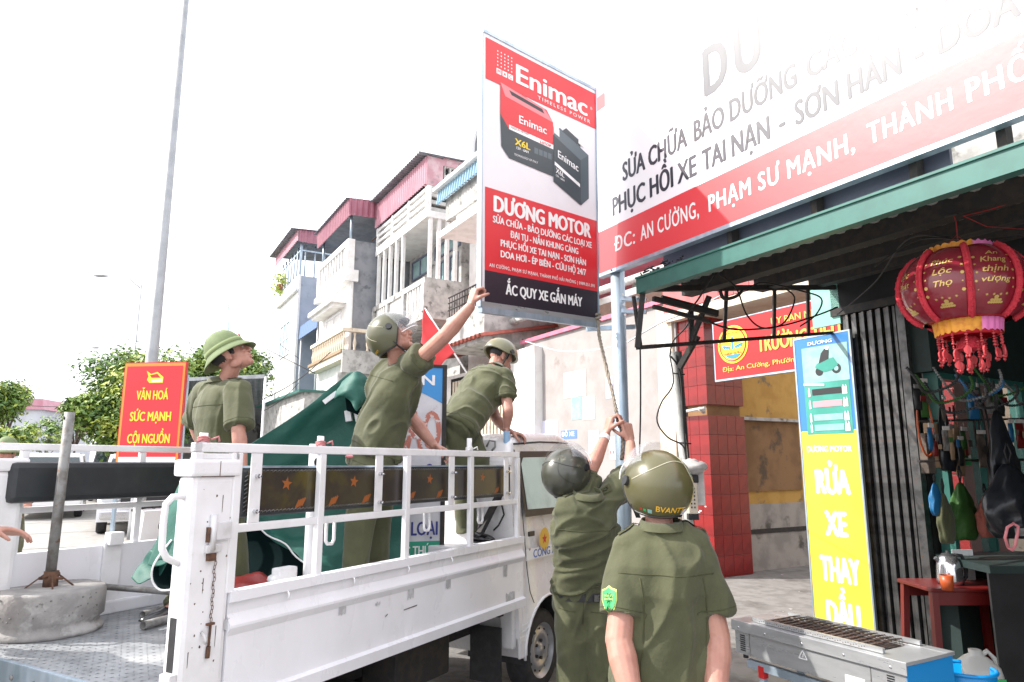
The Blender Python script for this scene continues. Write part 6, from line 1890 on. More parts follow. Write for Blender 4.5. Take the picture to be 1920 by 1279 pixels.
def helmet(parent, c, f, u, s=1.0, m='helmet_olive', full=True, visor='up', label=None, trim='helmet_line', text=None, visor_tilt=.0):
    """motorcycle helmet round head centre c; f forward, u up"""
    f = V(f).normalized(); u = V(u); u = (u - f * u.dot(f)).normalized(); r = f.cross(u)
    c = V(c)
    R = V((.128, .148, .138)) * s
    N, Mm = 48, 26
    def surf(th, ph, k=1.0):
        # th azimuth from forward (0) clockwise, ph from top
        x = sin(ph) * sin(th); y = sin(ph) * cos(th); z = cos(ph)
        return c + (r * (x * R.x) + f * (y * R.y - .012 * s) + u * (z * R.z + .02 * s)) * k + (c * 0)
    def low(th):
        a = abs(((th + pi) % (2 * pi)) - pi)      # 0 front .. pi back
        if full:
            lo, hi = 1.32, 2.36
            t = min(1, max(0, (a - .75) / .75)); t = t * t * (3 - 2 * t)
            back = 2.36 - .1 * max(0, (a - 2.3))
            return lo + (back - lo) * t
        t = min(1, max(0, (a - .9) / .8)); t = t * t * (3 - 2 * t)
        return 1.36 + .34 * t
    rows = []
    for j in range(Mm + 1):
        rows.append([surf(2 * pi * k / N, max(.012, low(2 * pi * k / N) * j / Mm)) for k in range(N)])
    inner = [[c + (p - c) * .90 for p in rows[Mm - i]] for i in range(Mm - 2)]
    mb = MB(); mb.rings(rows + inner, True, True)
    h = obj('helmet', mb, m, parent, world=True)
    edge = [rows[Mm][k] for k in range(N)] + [rows[Mm][0], rows[Mm][1]]
    obj('edge_trim', MB().tube(edge, .0045 * s, 6, cap=False), 'dark_plastic' if full else m, h, world=True)
    if trim:   # pin-striping: an arc from ear over the back
        L = []
        for k in range(25):
            t = k / 24; th = pi * .5 + pi * t; ph = 1.35 - .75 * sin(pi * t) * 1.0
            p = surf(th, ph); L.append(p + (p - c).normalized() * .0004)
        obj('stripe', MB().tube(L, .0016 * s, 5), trim, h, world=True)
        L = []
        for k in range(25):
            t = k / 24; ph = .25 + 1.5 * t; th = 2.1 + .5 * sin(pi * t)
            p = surf(th, ph); L.append(p + (p - c).normalized() * .0004)
        obj('stripe', MB().tube(L, .0012 * s, 5), trim, h, world=True)
    # pivots
    for sg in (-1, 1):
        p = surf(sg * 1.35, 1.45)
        nrm = (p - c).normalized()
        obj('visor_pivot', MB().tube([p - nrm * .004, p + nrm * .012], .019 * s, 16, smooth=False), 'dark_plastic', h, world=True)
    # visor: clear bubble turned up by visor_tilt about the ear axis
    if visor:
        rows = []
        for j in range(13):
            ph = .95 + 1.05 * j / 12 if full else 1.0 + .95 * j / 12
            row = []
            for k in range(21):
                th = -1.12 + 2.24 * k / 20
                x = sin(ph) * sin(th) * R.x * 1.08; y = sin(ph) * cos(th) * R.y * 1.2; z = cos(ph) * R.z * 1.1
                a = visor_tilt
                y2 = y * cos(a) - z * sin(a); z2 = y * sin(a) + z * cos(a)
                row.append(c + r * x + f * (y2 - .01 * s) + u * (z2 + .02 * s))
            rows.append(row)
        vi = MB(); vi.rings(rows, False, True, False)
        back = [[q + (c - q).normalized() * .0025 for q in rw] for rw in reversed(rows)]
        vi.rings(back, False, True, False)
        vo = obj('visor', vi, 'visor_clear', h, world=True)
        obj('visor_rim', MB().tube(rows[-1], .0022 * s, 5), 'white_print', vo, world=True)
    # chin strap and ear pads
    for sg in (-1, 1):
        a = surf(sg * 1.5, 2.1 if full else 1.65, .96); b = c + r * (sg * .05 * s) + f * .03 * s - u * .115 * s
        obj('chin_strap', MB().bar(a, b, .018 * s, .004), 'black_vinyl', h, world=True)
    if text:
        tw, cap_, th0, ph0, mat_ = text[1:6]
        def warp(x, y):
            th = th0 - x / (R.y * sin(ph0)); ph = ph0 - y / R.z
            p = surf(th, ph); return p + (p - c).normalized() * .0012
        lettering(text[0], mat_, h, V(), V((1, 0, 0)), V((0, 1, 0)), width=tw, cap=cap_, bold=.03, warp=warp, world=True)
    return h, surf

def person(label, J, helmet_kw=None, hat=None, shirt='uniform', trousers='uniform_trousers', skin='skin', folds=(.012, (0, 0, 1), 9, 2.5), long_sleeve=False, seed=0,
           group=None, shoes=True, vox=.0044, untucked=False, girth=1.0, hands=True, hair=True):
    """J: joints in world coordinates"""
    t = None
    lat = (J['shR'] - J['shL']); lat.normalize()
    chest = (J['shR'] + J['shL']) / 2
    pel = J['pelvis']
    up = (chest - pel).normalized()
    lat = (lat - up * lat.dot(up)).normalized()
    fwd = up.cross(lat)          # forward: up x right -> forward
    plat = V(J.get('plat', lat)); plat = (plat - up * plat.dot(up)).normalized(); pf = up.cross(plat)
    sk = MB()
    ax = head(sk, J['head'], J['hf'], J['hu'], J.get('hs', 1.0))
    neck0 = chest + up * .035 + fwd * .0
    capsule(sk, neck0 - up * .05, J['head'] - ax[2] * .05 - ax[1] * .02, .056, .05)
    loft(sk, [(pel + up * -.06, plat, pf, .13, .09), (pel + up * .05, plat, pf, .135, .09), (pel.lerp(chest, .5), (plat + lat).normalized(), (pf + fwd).normalized(), .12, .08), (chest - up * .12, lat, fwd, .14, .085), (chest + up * .01, lat, fwd, .12, .06), (chest + up * .05, lat, fwd, .06, .045)])
    for s in 'LR':
        sh, el, wr = J['sh' + s], J['el' + s], J['wr' + s]
        capsule(sk, sh.lerp(chest, .3), sh, .05, .05)
        A_ = J.get('arm', 1.0)
        capsule(sk, sh, el, .046, .039 * A_)
        m_ = el.lerp(wr, .28)
        capsule(sk, el, m_, .038 * A_, .041 * A_); capsule(sk, m_, wr, .041 * A_, .0265 * A_)
        if hands and 'ha' + s in J:
            hd_ = J['ha' + s]
            capsule(sk, wr, wr + V(hd_[0]).normalized() * .02, .026, .022)
            hand(sk, wr + V(hd_[0]).normalized() * .01, hd_[0], hd_[1], hd_[2], hd_[3], point=(len(hd_) > 4 and hd_[4]))
        hp, kn, an = J['hp' + s], J['kn' + s], J['an' + s]
        capsule(sk, hp, kn, .07, .048); capsule(sk, kn, an, .048, .035)
        capsule(sk, an, an.lerp(J['toe' + s], .45) - V((0, 0, .015)), .03, .02)
    me = voxel(sk, vox, 2, .3)
    base = (J['anL'] + J['anR']) / 2
    zf = min(J['anL'].z, J['anR'].z) - .08
    body = bpy.data.objects.new('person', me); COL.objects.link(body)
    body.location = (base.x, base.y, zf)
    me.transform(Matrix.Translation((-base.x, -base.y, -zf)))
    me.materials.append(MATS[skin])
    for p in me.polygons: p.use_smooth = True
    tag(body, label, 'person', group)
    t = body
    # ---- shirt
    g = girth
    sb = MB()
    mid = pel.lerp(chest, .5)
    ml, mf = (plat + lat).normalized(), (pf + fwd).normalized()
    hem = J.get('hem', pel - up * .1)
    loft(sb, [(hem, plat, pf, .175 * g, .125 * g), (hem + up * .012, plat, pf, .178 * g, .128 * g), (pel + up * .04, plat, pf, .172 * g, .125 * g), (mid, ml, mf, .168 * g, .12 * g), (chest - up * .16, lat, fwd, .19 * g, .13 * g),
              (chest - up * .06, lat, fwd, .185 * g, .118 * g), (chest + up * .012, lat, fwd, .165, .092), (chest + up * .045, lat, fwd, .095, .068), (chest + up * .07, lat, fwd, .072, .062)], 32, sq=2.2)
    for s in 'LR':
        sh, el, wr = J['sh' + s], J['el' + s], J['wr' + s]
        capsule(sb, chest + up * .005 + (sh - chest) * .35, sh, .066, .07)
        d = (el - sh).normalized()
        e = wr - (wr - el) * .05 if long_sleeve else sh + d * J.get('sl', .225)
        if long_sleeve:
            capsule(sb, sh, el, .07, .056); x, y = frame_of(wr - el)
            loft(sb, [(el, x, y, .056, .056), (e, x, y, .042, .042)], 20, sq=2)
        else:
            x, y = frame_of(d)
            a0, a1 = .074, J.get('slr', .078)
            rg = [(sh - d * .03, a0 * .9), (sh + d * .05, a0), (e - d * .012, a1), (e, a1)]
            loft(sb, [(c_, x, y, rr, rr * .92) for c_, rr in rg], 24, sq=2)
    sm = voxel(sb, .0068, 7, .5)
    amp, al, fa, fl_ = folds[:4]
    fold_noise(sm, amp, al, fa, fl_, seed, mask=folds[4] if len(folds) > 4 else None)
    sh_o = lm('shirt', sm, shirt, t)
    # collar
    cb = MB()
    nb = chest + up * .062
    rings = []
    for (h_, a, b) in ((0, .074, .066), (.03, .07, .063), (.034, .074, .067), (.002, .09, .084)):
        rings.append([nb + up * (h_ + .008 * sin(2 * pi * k / 28)) + lat * (cos(2 * pi * k / 28) * a) + fwd * (sin(2 * pi * k / 28) * b - .004) for k in range(28)])
    cb.rings(rings, False, True)
    obj('collar', cb, shirt, t, world=True)
    bv = bvh_of(sh_o)
    # yoke seam and sleeve seams
    if not long_sleeve:
        strip_on(bv, [chest - up * .085 + lat * (x * .17) - fwd * .3 for x in [k / 12 - 1 for k in range(25)]], .0022, sh_o, 'seam', 'uniform_seam', d=fwd)
        strip_on(bv, [hem + up * .035 + plat * (.3 * cos(a)) + pf * (.3 * sin(a)) for a in [2 * pi * k / 40 for k in range(41)]], .0018, sh_o, 'seam', 'uniform_seam')
        for s in 'LR':
            sh, el = J['sh' + s], J['el' + s]
            d = (el - sh).normalized(); x, y = frame_of(d); e = sh + d * (J.get('sl', .225) - .022)
            strip_on(bv, [e + x * (.09 * cos(a)) + y * (.09 * sin(a)) for a in [2 * pi * k / 40 for k in range(40)]], .0016, sh_o, 'seam', 'uniform_seam', ctr=e)
            # shoulder strap
            o = (sh - chest).normalized()
            a0 = chest + o * .075; a1 = sh + o * .035
            wv = fwd * .02
            patch_on(bv, [a0 - wv * .7 + up * .3, a0 + wv * .7 + up * .3, a1 + wv + up * .3, a1 - wv + up * .3], -up, sh_o, 'shoulder_strap', 'uniform_seam', .006)
    # ---- trousers
    tb = MB()
    loft(tb, [(pel + up * .09, plat, pf, .150 * g, .108 * g), (pel + up * .0, plat, pf, .165 * g, .12 * g), (pel - up * .09, plat, pf, .165 * g, .118 * g), (pel - up * .12, plat, pf, .12, .09)], 28)
    for s in 'LR':
        hp, kn, an = J['hp' + s], J['kn' + s], J['an' + s]
        capsule(tb, hp, kn, .098 * g, .078)
        capsule(tb, kn, kn.lerp(an, .5), .078, .074)
        d = (an - kn).normalized(); x, y = frame_of(d)
        loft(tb, [(kn.lerp(an, .4), x, y, .075, .075), (an, x, y, .068, .068), (an + d * .03, x, y, .07, .072)], 20, sq=2)
    tm = voxel(tb, .0085, 4, .5)
    d_ = (J['knL'] - J['hpL']).normalized()
    fold_noise(tm, .03, d_, 7, .9, seed + 5)
    to = lm('trousers', tm, trousers, t)
    btv = bvh_of(to)
    strip_on(btv, [pel + up * .03 - pf * .3 - up * (k * .02) for k in range(9)], .002, to, 'seam', 'uniform_seam', d=pf)
    for sg in (-1, 1):
        c0 = pel - up * .06 + plat * (sg * .085)
        strip_on(btv, [c0 + plat * (k * .012) - pf * .3 for k in range(-4, 5)], .002, to, 'pocket_seam', 'uniform_seam', d=pf)
    if shoes:
        for s in 'LR':
            an, toe = J['an' + s], J['toe' + s]
            d = (toe - an); d.z *= .2; d.normalize()
            q = MB(); heel = V((an.x, an.y, an.z)) - d * .055
            sl_ = toe.z
            x = V((0, 0, 1)).cross(d).normalized()
            secs = []
            for k, (y_, w_, h_) in enumerate(((-.07, .026, .05), (-.05, .034, .075), (0, .036, .09), (.05, .038, .07), (.1, .044, .05), (.15, .045, .042), (.185, .036, .032), (.205, .018, .02))):
                c0 = V((an.x, an.y, an.z - .07)) + d * y_
                if J.get('shoe_pitch'): c0.z += J['shoe_pitch'].get(s, 0) * (y_ + .05)
                secs.append([c0 + x * (w_ * cos(a)) + V((0, 0, max(0, h_ * sin(a)))) for a in [2 * pi * j / 18 for j in range(18)]])
            q.rings(secs, True, True)
            obj('shoe', q, 'shoe_black', t, world=True)
            so_ = MB()
            for sc_ in (1.06,):
                rg = [[p_ + (p_ - (sum(secs[i], V()) / 18)) * .06 for p_ in secs[i]] for i in range(len(secs))]
                r2 = [[V((p_.x, p_.y, min(p_.z, sum(v_.z for v_ in secs[i][10:17]) / 7 + .004) - .012)) for p_ in rg[i]] for i in range(len(rg))]
                so_.rings(r2, True, False)
            obj('sole', so_, 'black_rubber', t, world=True)
    # ---- face details
    r, f, u = ax; c = J['head']; s_ = J.get('hs', 1.0)
    for sg in (-1, 1):
        e = c + (r * (sg * .031) + f * .082 + u * .006) * s_
        obj('eye', MB().ellipsoid(e, (.0105 * s_, .0062 * s_, .0042 * s_), ax, n=12, m=8), 'eye_white', t, world=True)
        obj('iris', MB().ellipsoid(e + f * .003 * s_, (.0052 * s_, .005 * s_, .0042 * s_), ax, n=10, m=6), 'hair', t, world=True)
        obj('eyebrow', MB().tube([c + (r * (sg * x) + f * y + u * z) * s_ for x, y, z in ((.012, .094, .026), (.03, .092, .031), (.05, .078, .026))], .004 * s_, 6), 'hair', t, world=True)
    obj('mouth', MB().ellipsoid(c + (f * .0925 - u * .0545) * s_, (.020 * s_, .0075 * s_, .0035 * s_), ax, n=14, m=8), 'lips', t, world=True)
    if hair:
        hm = MB().ellipsoid(c + (f * -.016 + u * .04) * s_, (.080 * s_, .096 * s_, .084 * s_), ax, n=26, m=18)
        vs2 = []
        for v in hm.v:
            q = V(v) - c; x, y, z = q.dot(r), q.dot(f), q.dot(u)
            if y > .035 and z < .07: q = q - f * (y - .035) * .9
            if z < -.01 and y > -.03: q = q * .88
            vs2.append(tuple(c + q))
        hm.v = vs2
        obj('hair', hm, 'hair', t, world=True)
        obj('sideburn', MB().ellipsoid(c + (r * .072 + f * .022 + u * .012) * s_, (.006 * s_, .012 * s_, .028 * s_), ax, n=8, m=6).ellipsoid(c + (-r * .072 + f * .022 + u * .012) * s_, (.006 * s_, .012 * s_, .028 * s_), ax, n=8, m=6), 'hair', t, world=True)
    hl = None
    if helmet_kw is not None:
        hl = helmet(t, c + u * .005, f, u, s_, **helmet_kw)
    if hat == 'pith':
        hb = MB(); cc = c + u * .052 * s_ - f * .012
        # dome and downturned brim
        def ring(a, b, z, dz=0): return [cc + r * (a * cos(2 * pi * k / 48)) + f * (b * sin(2 * pi * k / 48)) + u * (z - dz * (sin(2 * pi * k / 48) ** 2)) for k in range(48)]
        rg = [ring(.006, .006, .118), ring(.03, .035, .116), ring(.055, .065, .104), ring(.078, .092, .078), ring(.093, .108, .042), ring(.1, .115, .012), ring(.102, .117, -.004, .0), ring(.118, .14, -.022, .008), ring(.134, .166, -.044, .014),
              ring(.136, .168, -.05, .014), ring(.13, .160, -.048, .014), ring(.112, .132, -.028, .008), ring(.097, .112, -.012), ring(.095, .11, .01), ring(.07, .085, .07), ring(.02, .02, .1)]
        hb.rings(rg, True, True)
        ho = obj('pith_helmet', hb, 'pith', t, world=True)
        bd = MB(); bd.rings([ring(.1025, .1175, -.004), ring(.105, .12, -.002), ring(.1035, .1185, .022), ring(.1, .115, .022)], False, True)
        obj('band', bd, 'pith_band', ho, world=True)
        obj('knob', MB().ellipsoid(cc + u * .121, (.008, .008, .006)), 'pith_band', ho, world=True)
        obj('badge', MB().ellipsoid(cc + f * .116 + u * .035, (.012, .005, .012), ax), 'red_paint', ho, world=True)
    return t, sh_o, bv, hl

def J_(**k): return k
UP = V((0, 0, 1))

# --- man 1: pith helmet, standing at the tail of the bed, looking up to the right
FZ1 = FZ + .095
m1 = J_(head=at(434, 668, 4.02), hf=V((.80, .18, .58)), hu=V((-.55, -.05, .85)), hs=1.03,
        shR=at(447, 735, 3.93), shL=at(383, 738, 4.22), elR=at(447, 808, 3.84), wrR=at(455, 872, 3.82), elL=at(366, 800, 4.34), wrL=at(392, 860, 4.36),
        haR=(V((.05, 0, -1)), V((-.9, .3, 0)), 1, .35), haL=(V((.4, 0, -.9)), V((1, 0, 0)), -1, .3),
        pelvis=at(408, 905, 4.08), plat=V((.42, -.8, 0)), hpL=at(396, 935, 4.16), hpR=at(420, 935, 4.0),
        knL=at(375, 1040, 4.15), anL=gp(335, 1128, FZ + .07), knR=at(436, 1040, 4.0), anR=V((at(440, 1140, 4.0).x, 4.0, FZ1)), sl=.225)
m1['toeL'] = m1['anL'] + V((-.10, -.13, -.05)); m1['toeR'] = m1['anR'] + V((.15, .05, -.05))
m1['hem'] = m1['pelvis'] + V((0, 0, -.1))
person('man in a light green pith helmet and olive uniform looking up to the right', m1, hat='pith', folds=(.03, (.12, 0, 1), 9, .8), seed=1, shirt='uniform_light')

# --- man 2: reaching up to the banner, other hand on the rail
hd2 = at(893, 560, 3.76)
m2 = J_(head=at(738, 634, 4.05), hf=V((.86, -.05, .46)), hu=V((-.45, .02, .88)), hs=1.0,
        shR=at(778, 682, 3.98), shL=at(722, 700, 4.27), elR=at(836, 628, 3.80), wrR=at(881, 576, 3.74), elL=at(772, 785, 4.36), wrL=at(812, 834, 4.36),
        haR=(V((.25, .04, .97)), V((.8, .5, -.1)), -1, 1.35), haL=(V((.85, -.1, -.45)), V((0, -.35, -1)), -1, .75),
        pelvis=at(702, 850, 4.16), plat=V((.55, -.75, 0)), hpL=at(712, 880, 4.27), hpR=at(690, 885, 4.08),
        knL=at(706, 985, 4.3), anL=V((at(700, 1100, 4.3).x, 4.32, FZ1)), knR=at(674, 990, 4.06), anR=V((at(662, 1100, 4.1).x, 4.1, FZ1)), sl=.085, slr=.082, arm=1.12)
m2['toeL'] = m2['anL'] + V((.15, .02, -.05)); m2['toeR'] = m2['anR'] + V((.15, -.02, -.05))
m2['hem'] = m2['pelvis'] + V((.01, 0, -.005))
o2 = person('man reaching up to the banner corner, olive helmet with raised clear visor', m2, dict(m='helmet_drab', full=True, visor_tilt=.22, text=('BVANTT', .06, .013, pi * .9, 2.15, 'yellow_print')), folds=(.042, (.62, -.2, .75), 9, .8), seed=4, girth=1.08)
obj('undershirt_hem', MB().ellipsoid(m2['pelvis'] + V((-.02, 0, -.02)), (.155, .12, .03)), 'print_pink', o2[0], world=True)

# --- man 3: bending over the cab end
m3 = J_(head=at(938, 672, 5.34), hf=V((.72, .35, -.5)), hu=V((.22, .25, .93)), hs=.98,
        shR=at(944, 708, 5.12), shL=at(905, 702, 5.42), elR=at(953, 770, 4.98), wrR=at(950, 800, 5.02), elL=at(930, 785, 5.22), wrL=at(952, 808, 5.1),
        haR=(V((-.1, .15, -.9)), V((.8, .1, 0)), -1, .7), haL=(V((.9, 0, -.25)), V((.2, 0, -1)), -1, .7),
        pelvis=at(856, 800, 4.98), plat=V((.5, -.8, .1)), hpL=at(868, 812, 5.08), hpR=at(850, 815, 4.92),
        knL=at(900, 860, 5.0), anL=at(888, 975, 5.2), knR=at(872, 905, 4.93), anR=at(875, 990, 4.95), sl=.2)
m3['toeL'] = m3['anL'] + V((.15, -.02, -.05)); m3['toeR'] = m3['anR'] + V((.15, -.04, -.055))
m3['hem'] = m3['pelvis'] + (m3['pelvis'] - (m3['shR'] + m3['shL']) / 2).normalized() * .06
person('man bending forward over the cab end of the truck bed, grey-green half helmet', m3, dict(m='helmet_tan', full=False, visor=None, trim=None, text=('BVANTT', .075, .016, pi * .98, 1.25, 'yellow_print')), folds=(.034, (.75, .2, -.6), 9, .8), girth=1.16, seed=7, shirt='uniform_light')

# --- man 4: pulling the rope
m4 = J_(head=at(1066, 893, 3.72), hf=V((.62, .62, .45)), hu=V((-.3, -.3, .9)), hs=.97,
        shL=at(1068, 955, 3.62), shR=at(1132, 952, 3.66), elL=at(1110, 878, 3.86), wrL=at(1136, 816, 4.0), elR=at(1184, 888, 3.82), wrR=at(1182, 830, 3.98),
        haL=(V((.28, .12, .95)), V((.8, .25, -.2)), -1, 1.05), haR=(V((-.18, .1, .96)), V((-.5, .8, 0)), 1, 1.15, True),
        pelvis=at(1095, 1110, 3.72), plat=V((.95, -.12, 0)), hpL=at(1076, 1140, 3.72), hpR=at(1118, 1140, 3.7),
        sl=.25, slr=.088)
m4['knL'] = V((m4['hpL'].x - .01, 3.74, .5)); m4['anL'] = V((m4['hpL'].x - .03, 3.7, .09)); m4['knR'] = V((m4['hpR'].x + .04, 3.72, .5)); m4['anR'] = V((m4['hpR'].x + .07, 3.7, .09))
m4['toeL'] = m4['anL'] + V((.03, .15, -.05)); m4['toeR'] = m4['anR'] + V((.06, .15, -.05))
m4['hem'] = m4['pelvis'] + V((0, 0, .0))
o4 = person('man in a matt dark helmet pulling the rope with both hands raised', m4, dict(m='helmet_grey', full=True, visor_tilt=.75, trim='dark_plastic'), folds=(.036, (.95, -.1, .28), 13, 1.3), seed=12, girth=.94)
obj('belt', MB().rings([[m4['pelvis'] + V((.158 * cos(a), .118 * sin(a), z)) for a in [2 * pi * k / 40 for k in range(40)]] for z in (-.03, .012)], False), 'black_rubber', o4[0], world=True)
obj('belt_buckle', MB().box(-.012, .012, -.003, .003, -.016, .016), 'chrome', o4[0]).location = (m4['pelvis'] + V((.05, -.122, -.01))) - o4[0].location
wb = at(1133, 818, 3.99)
dn = (m4['wrL'] - m4['elL']).normalized(); x_, y_ = frame_of(dn)
obj('wristband', MB().rings([[m4['wrL'] - dn * (.012 + z) + x_ * (.0315 * cos(a)) + y_ * (.0315 * sin(a)) for a in [2 * pi * k / 20 for k in range(20)]] for z in (0, .028)], False), 'white_print', o4[0], world=True)

# --- man 5: nearest, seen from behind
m5 = J_(head=at(1229, 921, 2.68), hf=V((-.42, .88, .22)), hu=V((.06, -.2, .97)), hs=.98,
        shL=at(1178, 1026, 2.66), shR=at(1304, 1020, 2.64), elL=at(1160, 1200, 2.56), wrL=at(1190, 1330, 2.45), elR=at(1344, 1195, 2.6), wrR=at(1342, 1325, 2.5),
        haL=(V((.1, .3, -.9)), V((1, .2, 0)), -1, .4), haR=(V((-.1, .3, -.9)), V((-1, .2, 0)), 1, .4),
        pelvis=V((.56, 2.66, .93)), plat=V((1, .02, 0)), hpL=V((.47, 2.66, .86)), hpR=V((.65, 2.66, .86)),
        knL=V((.45, 2.68, .48)), knR=V((.67, 2.68, .48)), anL=V((.43, 2.64, .09)), anR=V((.70, 2.64, .09)), sl=.25, slr=.084, arm=1.24)
m5['toeL'] = m5['anL'] + V((-.03, .15, -.05)); m5['toeR'] = m5['anR'] + V((.03, .15, -.05))
m5['hem'] = m5['pelvis'] + V((0, 0, -.12))
o5, s5, bv5, hl5 = person('nearest man seen from behind in a glossy olive helmet with yellow lettering', m5, dict(m='helmet_olive', full=True, visor_tilt=.8, text=('BVANTT', .122, .024, pi + .74, 2.1, 'yellow_print')), folds=(.034, (.16, .1, 1), 7.0, .9), seed=21, girth=1.12)
# green shield badge on the left sleeve
sc_ = at(1143, 1125, 2.5)
vd = (sc_ - V((0, 0, EYE))).normalized()
rx = V((1, 0, 0)); uz = V((0, 0, 1))
shp = [(-.026, .036), (-.012, .04), (0, .05), (.012, .04), (.026, .036), (.027, .0), (.018, -.03), (0, -.05), (-.018, -.03), (-.027, 0)]
patch_on(bv5, [sc_ + rx * p[0] * 1.0 + uz * p[1] * 1.0 for p in shp], vd, s5, 'badge_border', 'badge_edge', .0012)
bd_ = patch_on(bv5, [sc_ + rx * p[0] * .84 + uz * p[1] * .84 for p in shp], vd, s5, 'badge', 'badge_green', .0045)
for k, (s_, w_) in enumerate((('TRẬT TỰ', .032), ('ĐÔ THỊ', .028))):
    def wp(x, y, k=k, w_=w_):
        p = sc_ + rx * (x - w_ / 2) + uz * (y + .010 - .012 * k)
        h = bv5.ray_cast(p - vd * .6, vd, 2.0)
        return (h[0] + h[1] * .0062) if h[0] is not None else p
    lettering(s_, 'badge_edge', bd_, V(), V((1, 0, 0)), V((0, 1, 0)), width=w_, cap=.006, bold=.02, warp=wp, world=True)
# box pleats at the shoulder blades of the nearest man
cb5 = (m5['shL'] + m5['shR']) / 2
for sx_ in (-.105, .12):
    strip_on(bv5, [cb5 + V((sx_ + .012 * sin(k * .4) , -.4, -.10 - k * .03)) for k in range(12)], .0025, s5, 'pleat', 'uniform_seam', d=V((0, 1, 0)))
# small stickers on the nearest helmet
h5, sf5 = hl5
def hpatch(th, ph, w_, h_, m, name='sticker', parent=None):
    mb = MB(); nn = 6
    R5 = .14
    vs = []
    for j in range(3):
        for i in range(nn): 
            p = sf5(th - (i / (nn - 1) - .5) * w_ / R5, ph - (j / 2 - .5) * h_ / R5); vs.append(p + (p - m5['head']).normalized() * .0012)
    mb.add(vs, [(j * nn + i, j * nn + i + 1, (j + 1) * nn + i + 1, (j + 1) * nn + i) for j in range(2) for i in range(nn - 1)])
    return obj(name, mb, m, parent or h5, world=True)
hpatch(pi + .93, 2.14, .02, .02, 'poster_teal'); hpatch(pi + 1.1, 2.13, .013, .013, 'badge_green'); hpatch(pi + 1.22, 2.12, .009, .012, 'red_paint')
hpatch(pi - .28, 2.1, .024, .03, 'paper_lilac')

# --- bystanders cut by the left edge
m6 = J_(head=at(10, 850, 7.0), hf=V((.3, -.9, .1)), hu=V((0, 0, 1)), hs=1.0, shR=at(-22, 900, 7.0), shL=at(42, 905, 7.0), elR=at(-30, 955, 6.95), wrR=at(5, 965, 6.8), elL=at(52, 950, 6.95), wrL=at(30, 958, 6.75),
        haR=(V((1, 0, 0)), V((0, .3, -1)), 1, .5), haL=(V((-1, 0, 0)), V((0, .3, -1)), 1, .5), pelvis=at(8, 985, 7.05), plat=V((-1, 0, 0)), hpL=at(25, 990, 7.05), hpR=at(-8, 990, 7.05))
lt_ = V((1, 0, 0))
for s_, o_ in (('L', .1), ('R', -.1)):
    m6['kn' + s_] = V((m6['pelvis'].x + o_, 7.05, .48)); m6['an' + s_] = V((m6['pelvis'].x + o_, 7.05, .09)); m6['toe' + s_] = m6['an' + s_] + V((0, -.15, -.05))
person('bystander in green uniform and pale pith helmet behind the truck at the left edge', m6, hat='pith', seed=30, vox=.008)
m7 = J_(head=at(-110, 790, 2.9), hf=V((.9, .4, 0)), hu=V((0, 0, 1)), hs=1.0, shR=at(-80, 920, 2.75), shL=at(-140, 920, 3.15), elR=at(-75, 1050, 2.75), wrR=at(-24, 995, 2.95), elL=at(-90, 1080, 3.2), wrL=at(-60, 1120, 3.2),
        haR=(V((.95, .25, -.05)), V((.1, -.3, -.9)), -1, .35), haL=(V((.5, .4, -.8)), V((0, 0, -1)), 1, .5), pelvis=V((-2.45, 2.95, .93)), plat=V((.5, -.85, 0)), hpL=V((-2.5, 3.03, .86)), hpR=V((-2.42, 2.87, .86)), sl=.225)
for s_, o_ in (('L', .08), ('R', -.08)):
    m7['kn' + s_] = V((-2.45, 2.95 + o_, .48)); m7['an' + s_] = V((-2.45, 2.95 + o_, .09)); m7['toe' + s_] = m7['an' + s_] + V((.14, .06, -.05))
person('bystander at the left edge of whom only a cream sleeve and a hand show', m7, seed=33, shirt='shirt_white', long_sleeve=True, vox=.006)

# rope from the banner corner to the hands
rp = [BC[3] + V((.0, -.01, .02)), at(1124, 632, 4.5), at(1130, 660, 4.4), at(1142, 712, 4.22), at(1152, 752, 4.08), at(1157, 778, 4.03), at(1164, 800, 4.02), at(1168, 830, 4.0), at(1166, 862, 4.0)]
rope = MB()
cen = [catmull(rp, k / 90) for k in range(91)]
for ph in (0, 2 * pi / 3, 4 * pi / 3):
    L = []
    for k, p in enumerate(cen):
        tdir = (cen[min(k + 1, 90)] - cen[max(k - 1, 0)])
        x, y = frame_of(tdir); a = k * .75 + ph
        L.append(p + x * (.0062 * cos(a)) + y * (.0062 * sin(a)))
    rope.tube(L, .0068, 6)
rope.tube([BC[3] + V((.01 * cos(a) * 2, .03 * sin(a), .01 + .004 * a)) for a in [2 * pi * k / 12 for k in range(25)]], .009, 6)
tag(obj('rope', rope, 'rope'), 'thick twisted beige rope tied from the banner corner down to the raised hands', 'rope')

